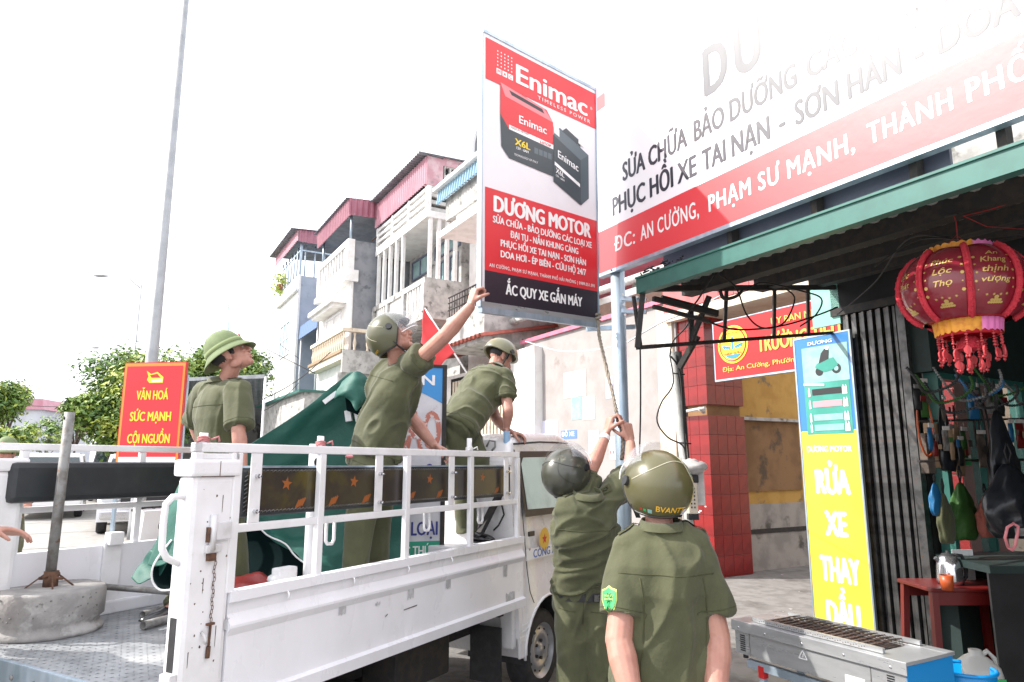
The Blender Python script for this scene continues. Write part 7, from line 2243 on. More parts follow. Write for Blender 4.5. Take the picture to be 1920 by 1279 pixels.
# ================================================================== lantern
lc_ = at(1806, 541, 3.2)
ln = thing('red_lantern', 'big red festive lantern with gold lettering, orange frills and beaded tassels', 'lantern', lc_)
LS = 1.12
ln.scale = (LS, LS, LS)
LR, LH = .243, .150
def lpt(th, z, k=1.0):
    """point on the lantern skin: th angle, z in -1..1"""
    ph = z * 1.02
    r = LR * k * (cos(ph) ** .62) * (1 if abs(ph) < pi / 2 else 0)
    return V((cos(th) * r, sin(th) * r, LH * k * sin(ph) / sin(1.02)))
NP = 8; TH0 = radians(-118)
for i in range(NP):
    a0 = TH0 + 2 * pi * i / NP; a1 = TH0 + 2 * pi * (i + 1) / NP
    rows = []
    for j in range(17):
        z = -1 + 2 * j / 16
        row = []
        for k in range(9):
            t = k / 8; th = a0 + (a1 - a0) * t
            p = lpt(th, z, 1 - .035 * (1 - sin(pi * t)))
            row.append(p)
        rows.append(row)
    obj('silk_panel', MB().rings(rows, False, True, False), 'lantern_silk', ln)
    rib = [lpt(a0, -1 + 2 * k / 20, 1.0) for k in range(21)]
    mb = MB()
    n_ = 20
    for k in range(20):
        pass
    mb.tube(rib, .0105, 8, sx=1.3)
    rr = random.Random(i)
    for k in range(46):
        p = lpt(a0, -1 + 2 * k / 45, 1.035) + V((rr.uniform(-.002, .002), rr.uniform(-.002, .002), 0))
        mb.ellipsoid(p, (.0065, .0065, .0065), n=6, m=4)
    obj('braid', mb, 'lantern_braid', ln)
def ltext(s, i, z, w, cap, panel_t=.5, shear=.25, bold=.02):
    a0 = TH0 + 2 * pi * i / NP; am = a0 + (2 * pi / NP) * panel_t
    def wp(x, y):
        zz = z + y / LH * .9
        c_ = cos(min(1.4, abs(zz) * 1.02)) ** .62
        th = am + (x - w / 2) / (LR * max(.3, c_))
        tt = min(1, max(0, (th - a0) / (2 * pi / NP)))
        return lpt(th, zz, 1 - .035 * (1 - sin(pi * tt)) + .006)
    return lettering(s, 'lantern_gold', ln, V(), V((1, 0, 0)), V((0, 1, 0)), width=w, cap=cap, bold=bold, shear=shear, warp=wp)
# which panels face the camera: angle of the camera seen from the lantern
ca = atan2(-lc_.y, -lc_.x)
vis = sorted(range(NP), key=lambda i: abs(((TH0 + 2 * pi * (i + .5) / NP - ca + pi) % (2 * pi)) - pi))
iL, iR = sorted(vis[:2], key=lambda i: ((TH0 + 2 * pi * (i + .5) / NP - ca + pi) % (2 * pi)))
ltext('Phúc', iL, .38, .085, .021); ltext('Lộc', iL, .12, .075, .022); ltext('Thọ', iL, -.16, .07, .022)
ltext('An', iR, .50, .05, .017); ltext('Khang', iR, .30, .10, .022); ltext('thịnh', iR, .06, .10, .022); ltext('vượng', iR, -.17, .11, .020)
def dots(i, seed):
    a0 = TH0 + 2 * pi * i / NP; w = 2 * pi / NP
    rr = random.Random(seed); mb = MB()
    def disc(t, z, r, n=7, star=False):
        c_ = lpt(a0 + w * t, z, 1 - .035 * (1 - sin(pi * t)) + .004); nrm = V((c_.x, c_.y, c_.z * 2)).normalized(); x, y = frame_of(nrm)
        pts = []
        for k in range(n * 2 if star else n):
            q = r * (.4 if (star and k % 2) else 1); a = 2 * pi * k / (n * 2 if star else n)
            pts.append(c_ * 1.001 + x * (q * cos(a)) + y * (q * sin(a)))
        mb.add(pts, [tuple(range(len(pts)))])
    for k in range(5): disc(.13 + rr.uniform(-.02, .02), .45 - .2 * k, rr.uniform(.004, .008), 8, rr.random() < .5)
    for k in range(5): disc(.87 + rr.uniform(-.02, .02), .5 - .2 * k, rr.uniform(.004, .008), 6, rr.random() < .5)
    for k in range(4): disc(.3 + .14 * k, -.45 + rr.uniform(-.03, .03), .007, 7, True)
    for k in range(6): disc(.36 + .055 * k, -.66, .006, 8)
    for k in range(4): disc(.41 + .06 * k, -.60, .007, 8)
    disc(.5, -.53, .009, 8)
    obj('gold_motif', mb, 'lantern_gold', ln, kind='stuff')
for k, i in enumerate(vis[:5]): dots(i, k)
for i in vis[2:4]:
    ltext('Lộc', i, .25, .07, .022); ltext('Phát', i, 0, .08, .022)
# frills
def frill(r0, r1, z0, z1, cols, wave, name, up_=True):
    n = 96; per = n // len(cols)
    for c_i, m_ in enumerate(cols):
        rows = [[], []]
        rows = [[] for _ in range(4)]
        for k in range(per + 1):
            th = 2 * pi * (c_i * per + k) / n + radians(200)
            wv = abs(sin(th * wave / 2)) * .012
            for j in range(4):
                f = j / 3
                z = z0 + (z1 - z0) * f + (wv if j == 3 else 0) * (1 if z1 > z0 else -1)
                r = r0 + (r1 - r0) * f + .003 * sin(th * wave)
                rows[j].append(V((cos(th) * r, sin(th) * r, z)))
        obj(name, MB().rings(rows, False, True, False), m_, ln)
frill(.125, .13, .128, .170, ['lantern_orange', 'lantern_pink', 'lantern_orange', 'lantern_orange', 'lantern_pink', 'lantern_orange'], 26, 'top_frill')
frill(.128, .122, -.148, -.195, ['lantern_orange', 'lantern_pink', 'lantern_orange', 'lantern_orange', 'lantern_pink', 'lantern_orange'], 26, 'bottom_frill')
obj('collar', MB().lathe([(.10, -.145), (.118, -.15), (.116, -.21), (.10, -.212)], 32).lathe([(.1, .13), (.122, .135), (.12, .15), (.1, .15)], 32), 'lantern_red', ln)
obj('bottom_ring', MB().lathe([(.0, -.150), (.13, -.146), (.15, -.135), (.13, -.12)], 40), 'lantern_red', ln)
# tassels
def tassel(x, y, z, L, idx):
    mb = MB(); rr = random.Random(idx)
    mb.tube([(x, y, z), (x, y, z - L)], .0012, 4)
    zz = z - .006
    while zz > z - L * .55:
        r = rr.choice((.0042, .0055, .007)); mb.ellipsoid((x, y, zz), (r, r, r * .7), n=8, m=6); zz -= r * 1.9
    a = rr.uniform(0, pi)
    ex, ey = cos(a), sin(a)
    c_ = V((x, y, z - L * .72)); h_ = .022
    pts = [(-.006, -.9), (.004, -.75), (.011, -.3), (.012, .25), (.005, .8), (0, 1), (-.005, .8), (-.012, .25), (-.011, -.3)]
    mb.prism([(p[0] * 1.15, p[1] * h_) for p in pts], c_ - V((-ey, ex, 0)) * .003, (ex, ey, 0), (0, 0, 1), .006)
    mb.ellipsoid((x - ex * .004, y - ey * .004, z - L * .72 - h_ - .003), (.006, .004, .006), n=6, m=4).ellipsoid((x + ex * .006, y + ey * .006, z - L * .72 - h_ - .003), (.006, .004, .006), n=6, m=4)
    obj('tassel', mb, 'tassel_red', ln)
for k in range(14):
    a = 2 * pi * k / 14; tassel(cos(a) * .115, sin(a) * .115, -.2, .115 + .01 * (k % 3), k)
for k in range(7):
    a = 2 * pi * k / 7 + .2; tassel(cos(a) * .05, sin(a) * .05, -.235, .135, 30 + k)
obj('inner_bell', MB().lathe([(.004, -.205), (.03, -.215), (.042, -.24), (.05, -.262), (.056, -.268), (.048, -.262), (.02, -.22)], 24), 'lantern_braid', ln)
top = at(1806, 428, 3.2) - lc_
obj('hanging_string', MB().tube([(0, 0, .16), (.004, .0, .3), (0, 0.02, (2.9 - lc_.z) / LS)], .0022, 5).tube([(-.09, 0, .16), (0, 0, .24), (.09, 0, .16)], .0015, 4), 'wire_red', ln)
obj('string_wire', MB().tube([at(1806, 405, 3.2), at(1860, 392, 3.1), at(1925, 370, 3.0)], .0025, 5).tube([at(1806, 405, 3.2), at(1850, 425, 3.3), at(1925, 430, 3.5)], .0022, 5), 'wire_red', ln, world=True)

# ================================================================== kebab grill on its stand
ga = gp(1377, 1162, .76); gb = gp(1697, 1243, .76)
GX = gb - ga; GL = GX.length; GX.normalize(); GY = V((-GX.y, GX.x, 0))
if GY.dot(V((0, 1, 0))) < 0: GY = -GY
FG = Matrix((GX, GY, V((0, 0, 1)))).transposed().to_4x4(); FG.translation = V((ga.x, ga.y, 0))
GW = .36
gr_ = thing('charcoal_grill', 'long stainless steel charcoal grill with blackened skewer rack on a metal stand', 'grill', (ga.x + .5, ga.y, 0))
def g_(name, mb, m, kind=None, parent=None): return fobj(name, mb, m, parent or gr_, FG, kind)
zt = .76
g_('housing', MB().box(0, GL, 0, .003, zt - .17, zt - .012, bevel=.0).box(0, GL, GW - .003, GW, zt - .17, zt - .01).box(0, .003, .003, GW - .003, zt - .17, zt - .012).box(0, GL, .003, GW - .003, zt - .17, zt - .167), 'stainless')
g_('rim', MB().box(-.012, GL + .012, -.012, .055, zt - .012, zt + .004, bevel=.003).box(-.012, GL + .012, GW - .05, GW + .012, zt - .012, zt + .004, bevel=.003).box(-.012, .12, .055, GW - .05, zt - .012, zt + .003).box(GL - .16, GL + .012, .055, GW - .05, zt - .012, zt + .003), 'stainless')
g_('rim_fold', MB().box(-.012, GL + .012, -.014, -.010, zt - .05, zt + .002), 'stainless')
g_('end_panel', MB().box(GL, GL + .004, .0, GW, zt - .19, zt - .012), 'gas_blue')
g_('seam', MB().box(.10, .103, -.004, 0, zt - .168, zt - .05).box(GL - .17, GL - .167, -.004, 0, zt - .168, zt - .05), 'steel_pipe')
g_('coal_tray', MB().box(.12, GL - .16, .055, GW - .05, zt - .08, zt - .06), 'charred')
sk_me = MB().tube([(0, .03, 0), (0, GW - .03, 0)], .0028, 5).mesh('skewer')
repeat('skewer', sk_me, 'charred', gr_, FG, [(.15 + k * (GL - .36) / 44, 0, zt + .014 + .003 * ((k * 7) % 3)) for k in range(45)])
g_('rack_rail', MB().bar((.10, .04, zt + .018), (GL - .12, .04, zt + .018), .018, .022).bar((.10, GW - .03, zt + .018), (GL - .12, GW - .03, zt + .018), .014, .02), 'stainless')
mesh_ = MB()
for k in range(9): mesh_.tube([(.13, .07 + k * .03, zt + .006), (GL - .17, .07 + k * .03, zt + .006)], .0018, 4)
g_('wire_mesh', mesh_, 'charred', 'stuff')
lv = MB()
for x0_ in (.035, GL - .09):
    for k in range(8): lv.box(x0_, x0_ + .035, -.002, .001, zt - .075 - k * .011, zt - .069 - k * .011)
g_('vent_slot', lv, 'dark_plastic', 'stuff')
rv = MB()
for x in (.04, .22, .45, .68, GL - .06): rv.ellipsoid((x, -.015, zt - .03), (.006, .004, .006), n=8, m=6)
g_('rivet', rv, 'chrome', 'stuff')
tr_ = MB()
tri = [(-.024, 0), (.024, 0), (0, .04)]
for a_, b_ in ((0, 1), (1, 2), (2, 0)): tr_.bar((.44 + tri[a_][0], -.002, zt - .105 + tri[a_][1]), (.44 + tri[b_][0], -.002, zt - .105 + tri[b_][1]), .003, .004)
tr_.bar((.44, -.002, zt - .098), (.443, -.002, zt - .082), .003)
g_('warning_triangle', tr_, 'white_print')
g_('label_plate', MB().box(GL - .3, GL - .2, -.002, -.0005, zt - .16, zt - .12), 'paper')
g_('knob', MB().tube([(.05, .02, zt - .17), (.05, .02, zt - .19)], .014, 10), 'black_rubber')
fr_ = MB()
for y in (.03, GW - .03): fr_.box(.06, GL + .1, y - .016, y + .016, zt - .235, zt - .195)
for x in (.14, GL - .05):
    for y in (.03, GW - .03): fr_.box(x, x + .03, y - .015, y + .015, 0, zt - .235)
    fr_.box(x, x + .03, .045, GW - .045, .2, .23)
g_('stand', fr_, 'galvanised')
g_('red_joint', MB().box(.137, .173, .012, .048, zt - .27, zt - .21), 'red_paint')

# gas cylinder
gc = gp(1806, 1262, .62)
gy = thing('gas_cylinder', 'blue gas cylinder with open collar in front of the shop', 'gas cylinder', (gc.x, gc.y, 0))
R_ = .165
obj('body', MB().lathe([(0, .02), (R_ * .8, .02), (R_, .09), (R_, .40), (R_ * .93, .47), (R_ * .6, .52), (0.0, .53)], 36), 'gas_blue', gy)
th0_, n_ = radians(60), 44
rows = [[], [], [], []]
for k in range(n_ + 1):
    a = th0_ + radians(300) * k / n_
    for j, (r, z) in enumerate(((.125, .49), (.138, .64), (.133, .645), (.12, .49))):
        rows[j].append(V((cos(a) * r, sin(a) * r, z)))
obj('collar', MB().rings(rows, False, True, False).tube([rows[1][k] for k in range(n_ + 1)], .009, 8), 'gas_blue', gy)
obj('valve', MB().lathe([(.02, .52), (.02, .57), (.032, .57), (.032, .6), (0, .6)], 14).tube([(0, 0, .56), (.06, 0, .56)], .012, 8), 'chrome', gy)
# white jug
jg = gp(1832, 1258, .42)
jt = thing('plastic_jug', 'translucent white plastic jug with coloured label behind the blue cylinder', 'jug', (jg.x, jg.y, 0))
jb = MB()
def sq_(a, b, z, n=24): return [V(((abs(cos(t)) ** .6) * (1 if cos(t) >= 0 else -1) * a, (abs(sin(t)) ** .6) * (1 if sin(t) >= 0 else -1) * b, z)) for t in [2 * pi * k / n for k in range(n)]]
jb.rings([sq_(.12, .09, .10), sq_(.125, .095, .12), sq_(.125, .095, .40), sq_(.115, .085, .45), sq_(.06, .045, .50), sq_(.03, .03, .515), sq_(.03, .03, .54)])
obj('bottle', jb, 'jug_white', jt)
obj('handle', MB().tube([(.03, 0, .5), (.07, 0, .53), (.11, 0, .49), (.115, 0, .42)], .014, 8), 'jug_white', jt)
obj('label', MB().box(-.02, .1, -.099, -.0955, .30, .4), 'badge_green', jt)
obj('crate', MB().box(-.16, .16, -.13, .13, 0, .10), 'shop_dark', jt)

# ================================================================== inside the shop
def P5(px, py, a): # on the plane along the street = a
    u = (px - 960) / 1280.0; v = (639.5 - py) / 1280.0
    r = V((u, cos(PITCH) - v * sin(PITCH), sin(PITCH) + v * cos(PITCH)))
    q = r * (a / r.dot(S_X)); q.z += EYE
    return q
tb_ = thing('red_table', 'small red plastic table in the shop doorway carrying the kettle', 'table', at(1790, 1170, 5.2) * 1)
t0 = at(1795, 1093, 5.3)
tb_.location = (t0.x, t0.y, 0)
obj('top', MB().box(-.33, .33, -.22, .22, t0.z - .03, t0.z, bevel=.01), 'plastic_red', tb_)
for sx_ in (-1, 1):
    for sy_ in (-1, 1):
        obj('leg', MB().bar((sx_ * .29, sy_ * .18, t0.z - .03), (sx_ * .33, sy_ * .22, 0), .045), 'plastic_red', tb_)
obj('apron', MB().box(-.3, .3, -.2, -.17, t0.z - .12, t0.z - .03).box(-.3, .3, .17, .2, t0.z - .12, t0.z - .03), 'plastic_red', tb_)
k0 = at(1782, 1088, 5.25); k0.z = t0.z + .001
kt = thing('electric_kettle', 'steel electric kettle with black handle on the red table', 'kettle', k0)
obj('body', MB().lathe([(0, 0), (.085, 0), (.09, .03), (.08, .14), (.062, .19), (.05, .2), (0, .205)], 28), 'chrome', kt)
obj('handle', MB().tube([(.05, 0, .205), (.10, -.0, .2), (.125, 0, .14), (.12, 0, .05), (.09, 0, .02)], .013, 8), 'black_rubber', kt)
obj('lid', MB().lathe([(.05, .2), (.04, .215), (.012, .22), (.012, .235), (0, .236)], 20), 'black_rubber', kt)
obj('spout', MB().bar((-.06, 0, .15), (-.095, 0, .185), .025), 'chrome', kt)
c0 = at(1778, 1118, 5.0); c0.z = t0.z + .001
tag(obj('cup', MB().lathe([(.0, 0), (.036, 0), (.045, .10), (.041, .1), (.033, .006)], 20), 'plastic_orange'), 'orange plastic cup on the red table beside the kettle', 'cup').location = c0
p0 = at(1812, 1105, 5.45); p0.z = t0.z + .001
pc = thing('paper_card', 'white card standing on the red table behind the kettle', 'card', p0)
obj('sheet', MB().box(-.08, .08, -.003, .003, 0, .22), 'paper', pc)
obj('foot', MB().box(-.06, .06, -.03, .03, 0, .01), 'paper', pc)
# items hanging on the side wall rail, bags
def bag(label, px, py, a, w, h, m, seed, cat='bag', group=None):
    c_ = P5(px, py, a)
    t = thing('hanging_bag', label, cat, c_, A_S, group)
    rr = random.Random(seed)
    mb = MB()
    rings = []
    NJ = 14
    for j in range(NJ + 1):
        f = j / NJ
        r = w * (.16 + .84 * min(1.0, f * rr.uniform(1.9, 2.3)) ** .8) * (1 if f < .88 else 1 - (f - .88) * 2.2)
        rings.append([V((.42 * r * sin(b) * (1 + .35 * noise.noise(V((cos(b) * 2, f * 3, seed)))), r * cos(b) * (1 + .3 * noise.noise(V((cos(b) * 1.5, sin(b) * 1.5, f * 5 + seed * 3)))) + r * .10 * cos(b * 5 + f * 3 + seed), -h * f + .05 * h * noise.noise(V((cos(b) * 2, sin(b), seed * 5))) * f)) for b in [2 * pi * k / 30 for k in range(30)]])
    mb.rings(rings, True, True)
    obj('sack', mb, m, t)
    obj('strap', MB().tube([(0, 0, .0), (0, w * .1, h * .18), (0, -w * .05, h * .3)], .006, 5).tube([(0, 0, 0), (0, -w * .2, h * .15), (0, -w * .05, h * .3)], .006, 5), 'black_rubber', t)
    return t
bag('bright blue plastic bag hanging highest at the doorway edge', 1752, 905, 2.95, .075, .24, 'bag_blue', 1)
bag('olive green cloth bag hanging between the blue bag and backpack', 1768, 925, 2.92, .09, .36, 'uniform_light', 2)
bag('green backpack hanging in the shop window', 1800, 905, 2.9, .15, .42, 'bag_green', 3, 'backpack')
bag('big dark plastic bag bulging at the right picture edge', 1890, 870, 2.5, .30, .5, 'bag_dark', 4)
bag('dark blue coat hanging near the top right of the window', 1868, 770, 2.6, .17, .75, 'bag_dark', 5, 'coat')
bag('long black bag hanging left of the tyre hoops', 1765, 760, 2.93, .1, .5, 'bag_dark', 6)
bag('brown cloth bag hanging beside the long black bag', 1790, 790, 2.93, .06, .42, 'wood_light', 7)
bag('red-brown sack sagging beneath the dark plastic bag', 1846, 930, 2.8, .12, .3, 'roof_tile_red', 8)
rl5 = MB()
rl5.tube([P5(1722, 865, 2.95), P5(1925, 862, 2.95)], .012, 6).tube([P5(1722, 790, 2.95), P5(1925, 785, 2.95)], .010, 6)
tag(obj('hanging_rail', rl5, 'dark_iron'), 'black rails across the shop window from which bags hang', 'rail')
for k, (px, py, rx_, rz_) in enumerate(((1838, 810, .08, .26), (1846, 808, .075, .24), (1735, 800, .1, .22))):
    c_ = P5(px, py, 2.93)
    o = MB().tube([c_ + S_N * (rx_ * cos(a)) + UP * (rz_ * sin(a)) for a in [2 * pi * j / 28 for j in range(29)]], .008, 6, cap=False)
    tag(obj('tyre_tube' if k < 2 else 'cable_coil', o, 'black_rubber' if k < 2 else 'plastic_orange'), ('larger thin black rubber hoop hanging in the window', 'smaller thin black rubber hoop hanging in the window', 'coil of reddish cable on the dark wall beside the gate')[k], 'hoop' if k < 2 else 'cable')
# green and yellow boxes on the wall
for k, (px, py, w_, h_, m_, lab) in enumerate(((1738, 850, .1, .3, 'bark', 'brown box fixed beside the folding gate'), (1750, 835, .12, .34, 'wood_light', 'yellowed poster on the wall beside the gate'), (1805, 862, .14, .09, 'badge_green', 'small green box above the hanging backpack'))):
    c_ = P5(px, py, 2.97)
    b_ = thing('wall_box', lab, 'box', c_, A_S)
    obj('case', MB().box(-.03, .03, -w_ / 2, w_ / 2, -h_ / 2, h_ / 2, bevel=.006), m_, b_)
    obj('lid', MB().box(-.034, -.03, -w_ / 2 + .01, w_ / 2 - .01, h_ * .1, h_ * .4), 'paper' if k == 2 else m_, b_)
# coils of beads / chains up in the dark
rg = random.Random(77)
for k in range(9):
    c_ = at(1745 + k * 22, 690 + 14 * (k % 3), 4.6 + .1 * k); mb = MB()
    r_ = .20 + .03 * (k % 4)
    for j in range(40):
        a = pi * (1.0 + j / 40.0)
        p = c_ + V((r_ * cos(a) * .8, .05 * sin(a * 3), r_ * .8 * sin(a)))
        mb.ellipsoid(p, (.011, .011, .011), n=6, m=4)
    o = obj('bead_chain', mb, ['dark_plastic', 'bag_green', 'dark_plastic', 'steel_pipe', 'bag_blue'][k % 5])
    tag(o, 'loop of dark beads in the festoon above the bags, %s' % ('leftmost', 'second from the left', 'third from the left', 'fourth from the left', 'middle one', 'fourth from the right', 'third from the right', 'second from the right', 'rightmost')[k], 'chain', 'bead chains under the shop ceiling')
# clutter at the right edge
cx0 = at(1890, 985, 4.3)
cl_ = thing('hacksaw', 'pale red handled saw leaning at the right edge of the shop', 'saw', at(1896, 1005, 4.6))
cl_.scale = (.6, .6, .6)
obj('handle', MB().tube([(-.05, 0, -.12), (-.07, 0, -.02), (-.03, 0, .09), (.04, 0, .13), (.09, 0, .10), (.07, 0, .02), (.03, 0, -.1), (-.01, 0, -.15), (-.05, 0, -.12)], .016, 8), 'print_pink', cl_)
obj('blade', MB().box(.05, .3, 0, .004, .0, .08), 'steel_pipe', cl_)
def heap(label, px, py, Y, r, m, cat, name):
    z = at(px, py, Y)
    t = MB().ellipsoid((0, 0, r[2]), r, n=34, m=22)
    t.v = [tuple(V(v) * (1 + .5 * noise.noise(V(v) * 13 + V((px, 0, 0))) + .25 * noise.noise(V(v) * 34))) for v in t.v]
    o = obj(name, t, m); o.location = (z.x, z.y, max(0, z.z - r[2])); tag(o, label, cat); return o
wb_ = thing('workbench', 'dark cluttered workbench along the shop side', 'bench', at(1900, 1080, 5.4) * 1)
wb0 = at(1905, 1050, 5.2); wb_.location = (wb0.x, wb0.y, 0)
obj('top', MB().box(-.4, 1.2, -.3, .5, wb0.z - .05, wb0.z), 'shop_green', wb_)
obj('front', MB().box(-.4, 1.2, -.28, -.26, 0, wb0.z - .05), 'shop_dark', wb_)

# ================================================================== post with white pipe, wires, meter
ps5 = at(1268, 660, 5.1)
pb5 = at(1296, 960, 5.1)
vp = thing('vent_post', 'dark post with a white plastic pipe strapped to it beside the tiled column', 'post', (pb5.x + .03, 5.1, 0))
obj('post', MB().tube([ps5 + V((.01, 0, 0)), V((pb5.x + .02, 5.1, .0))], .032, 12), 'dark_iron', vp, world=True)
obj('plastic_pipe', MB().tube([at(1258, 660, 5.05), at(1280, 840, 5.05), at(1292, 980, 5.05), V((at(1292, 980, 5.05).x + .02, 5.05, 0))], .032, 14), 'pvc_white', vp, world=True)
obj('strap', MB().tube([at(1262, 700, 5.0), at(1284, 702, 5.0)], .006, 5).tube([at(1272, 830, 5.0), at(1296, 832, 5.0)], .006, 5), 'wire_black', vp, world=True)
mb5 = thing('meter_box', 'yellowed perforated box wrapped on top with a grey plastic bag, fixed to the post', 'box', at(1297, 920, 4.95))
obj('case', MB().box(-.035, .035, -.03, .03, -.16, .06, bevel=.01), 'plaster_cream', mb5)
hh = MB()
for i in range(2):
    for j in range(6): hh.box(-.018 + i * .022, -.008 + i * .022, -.033, -.0305, -.12 + j * .026, -.108 + j * .026)
obj('holes', hh, 'dark_plastic', mb5, kind='stuff')
obj('cap', MB().box(-.04, .045, -.035, .035, .055, .11, bevel=.008).box(-.035, .035, -.03, .03, -.20, -.16), 'black_rubber', mb5)
pb_ = MB().ellipsoid((0, 0, .165), (.115, .1, .055), n=22, m=12)
pb_.v = [tuple(V((v[0], v[1], .165)) + (V(v) - V((v[0], v[1], .165))) + V((v[0], v[1], v[2] - .165)) * (.22 * noise.noise(V(v) * 28))) for v in pb_.v]
obj('plastic_wrap', pb_, 'paper_aged', mb5)
obj('wrap_tail', MB().rings([[V((.0 + .06 * k, .0 + .01 * sin(k * 3), z)) for k in (0, .5, 1, 1.5)] for z in (.15, .0, -.1)], False, True, False), 'paper_aged', mb5)
wi = MB()
wi.tube([catmull(pts_([(1256, 668, 4.95), (1262, 720, 4.9), (1240, 755, 4.9), (1232, 790, 4.9), (1252, 820, 4.9), (1282, 838, 4.95), (1286, 880, 5.0), (1286, 920, 5.0)]), k / 30) for k in range(31)], .006, 6)
wi.tube([catmull(pts_([(1256, 668, 4.95), (1262, 640, 4.9), (1285, 615, 4.8), (1300, 590, 4.75)]), k / 12) for k in range(13)], .006, 6)
wi.tube([catmull(pts_([(1258, 668, 4.95), (1275, 700, 4.95), (1282, 800, 4.95), (1290, 900, 4.98)]), k / 12) for k in range(13)], .007, 6)
tag(obj('looped_wire', wi, 'wire_black'), 'black electric wire looping down beside the white pipe', 'wire')
w2 = MB()
for L in ([(1188, 560, 4.45), (1196, 600, 4.45), (1200, 640, 4.45), (1201, 760, 4.6), (1199, 850, 4.7), (1196, 930, 4.7)],):
    w2.tube([catmull(pts_(L), k / 24) for k in range(25)], .0055, 6)
w2.tube([at(1188, 556, 4.45), at(1201, 650, 4.45)], .014, 8)
tag(obj('hanging_wire', w2, 'wire_black'), 'black cable hanging straight down right of the steel pole', 'wire')
w3 = MB()
w3.tube([catmull(pts_([(1327, 603, 4.5), (1380, 618, 4.7), (1460, 612, 4.9), (1530, 592, 5.2), (1570, 576, 5.4)]), k / 24) for k in range(25)], .007, 6)
w3.tube([catmull(pts_([(1345, 512, 4.3), (1380, 540, 4.4), (1400, 590, 4.5), (1430, 615, 4.6), (1470, 605, 4.7), (1490, 560, 4.8), (1470, 540, 4.8)]), k / 40) for k in range(41)], .006, 6)
w3.tube([catmull(pts_([(1340, 512, 4.3), (1310, 560, 4.4), (1290, 590, 4.5), (1300, 620, 4.6)]), k / 20) for k in range(21)], .006, 6)
w3.tube([catmull(pts_([(1350, 545, 4.4), (1358, 560, 4.4), (1380, 556, 4.4), (1392, 545, 4.4)]), k / 16) for k in range(17)], .012, 6)
w3.tube([catmull(pts_([(1400, 545, 4.5), (1430, 530, 4.6), (1500, 545, 4.8), (1540, 560, 5.0), (1530, 590, 5.1), (1500, 612, 5.1)]), k / 30) for k in range(31)], .006, 6)
tag(obj('tangled_wire', w3, 'wire_black'), 'tangle of black wires woven through the canopy truss', 'wire')
w4 = MB().tube([catmull(pts_([(1176, 642, 5.2), (1240, 605, 5.4), (1298, 582, 5.6), (1350, 555, 5.8)]), k / 12) for k in range(13)], .006, 5)
w4.tube([catmull(pts_([(985, 640, 7.9), (1050, 658, 7.0), (1120, 655, 6.2), (1176, 642, 5.2)]), k / 16) for k in range(17)], .004, 5)
tag(obj('white_wire', w4, 'white_print'), 'thin white wire crossing behind the steel pole towards the gate', 'wire')
# canopy underside wires
w5 = MB()
for L in ([(1570, 590, 5.4), (1640, 530, 4.6), (1700, 450, 3.8), (1780, 445, 3.4)], [(1640, 500, 3.9), (1720, 450, 3.6), (1830, 450, 3.2), (1925, 440, 3.0)], [(1570, 470, 4.2), (1700, 425, 3.6), (1800, 400, 3.1)]):
    w5.tube([catmull(pts_(L), k / 20) for k in range(21)], .005, 5)
tag(obj('canopy_wire', w5, 'wire_black'), 'loose black wires sagging under the canopy near the lantern', 'wire')
# string tying the long strap of dark scraps on top of the beam
rg = random.Random(5)
sc5 = MB()
for k in range(26):
    a_ = 3.32 - k * .012 - (k % 5) * .02
    p = SW(a_, BD + rg.uniform(-.03, .05), 2.815 + rg.uniform(0, .05))
    s = rg.uniform(.01, .03)
    sc5.tube([p, p + V((rg.uniform(-s, s) * 2, rg.uniform(-s, s), rg.uniform(-s, s)))], .006, 4)
tag(obj('debris', sc5, 'bag_dark', kind='stuff'), 'dark dry scraps lying on the end of the teal beam', 'debris')
# small bits of litter on the concrete
rg = random.Random(15)
lt5 = MB()
for k in range(60):
    p = SW(rg.uniform(2, 8), rg.uniform(3.5, 9.5), .003); s = rg.uniform(.006, .03)
    a = rg.uniform(0, pi)
    lt5.add([p + V((s * cos(a), s * sin(a), 0)), p + V((-s * sin(a), s * cos(a), .004)), p - V((s * cos(a), s * sin(a), 0)), p + V((s * sin(a), -s * cos(a), .003))], [(0, 1, 2, 3)])
tag(obj('litter', lt5, 'paper_aged', kind='stuff'), 'scraps of leaf and paper litter on the concrete by the gate', 'litter')

# shelf of small goods deep in the shop
for sh_i, (za_, lab_) in enumerate(((1.75, 'upper dark shelf of small bottles deep in the shop'), (1.25, 'lower dark shelf of small boxes deep in the shop'))):
    sf = S_thing('goods_shelf', lab_, 'shelf', 2.0, 8.2, za_)
    fobj('board', MB().box(-1.5, 2.9, D(8.4), D(8.1), za_ - .03, za_), 'bark', sf)
    fobj('bracket', MB().box(2.7, 2.75, D(8.4), D(8.15), za_ - .2, za_ - .031), 'dark_iron', sf)
rg = random.Random(31)
BOTTLE = MB().lathe([(0, 0), (.035, 0), (.037, .02), (.037, .13), (.02, .17), (.013, .175), (.013, .2), (0, .2)], 12).mesh('bottle')
cols_ = ['bag_blue', 'bag_green', 'plastic_red', 'bag_dark', 'wood_light', 'steel_pipe', 'plastic_orange']
names_ = {'bag_blue': 'dark blue', 'bag_green': 'green', 'plastic_red': 'dark red', 'bag_dark': 'black', 'wood_light': 'brown', 'steel_pipe': 'grey', 'plastic_orange': 'orange'}
ORD = ['1st', '2nd', '3rd'] + ['%dth' % i for i in range(4, 30)]
for k in range(22):
    m_ = cols_[rg.randrange(7)]
    me_ = BOTTLE.copy(); me_.materials.clear()
    o = link('oil_bottle', me_, m_); o.location = SW(-1.2 + k * .185 + rg.uniform(-.03, .03), 8.25, 1.751); s_ = rg.uniform(.8, 1.35); o.scale = (s_, s_, s_)
    tag(o, '%s bottle, %s from the far end of the upper shop shelf' % (names_[m_], ORD[21 - k]), 'bottle', 'bottles on the shop shelf')
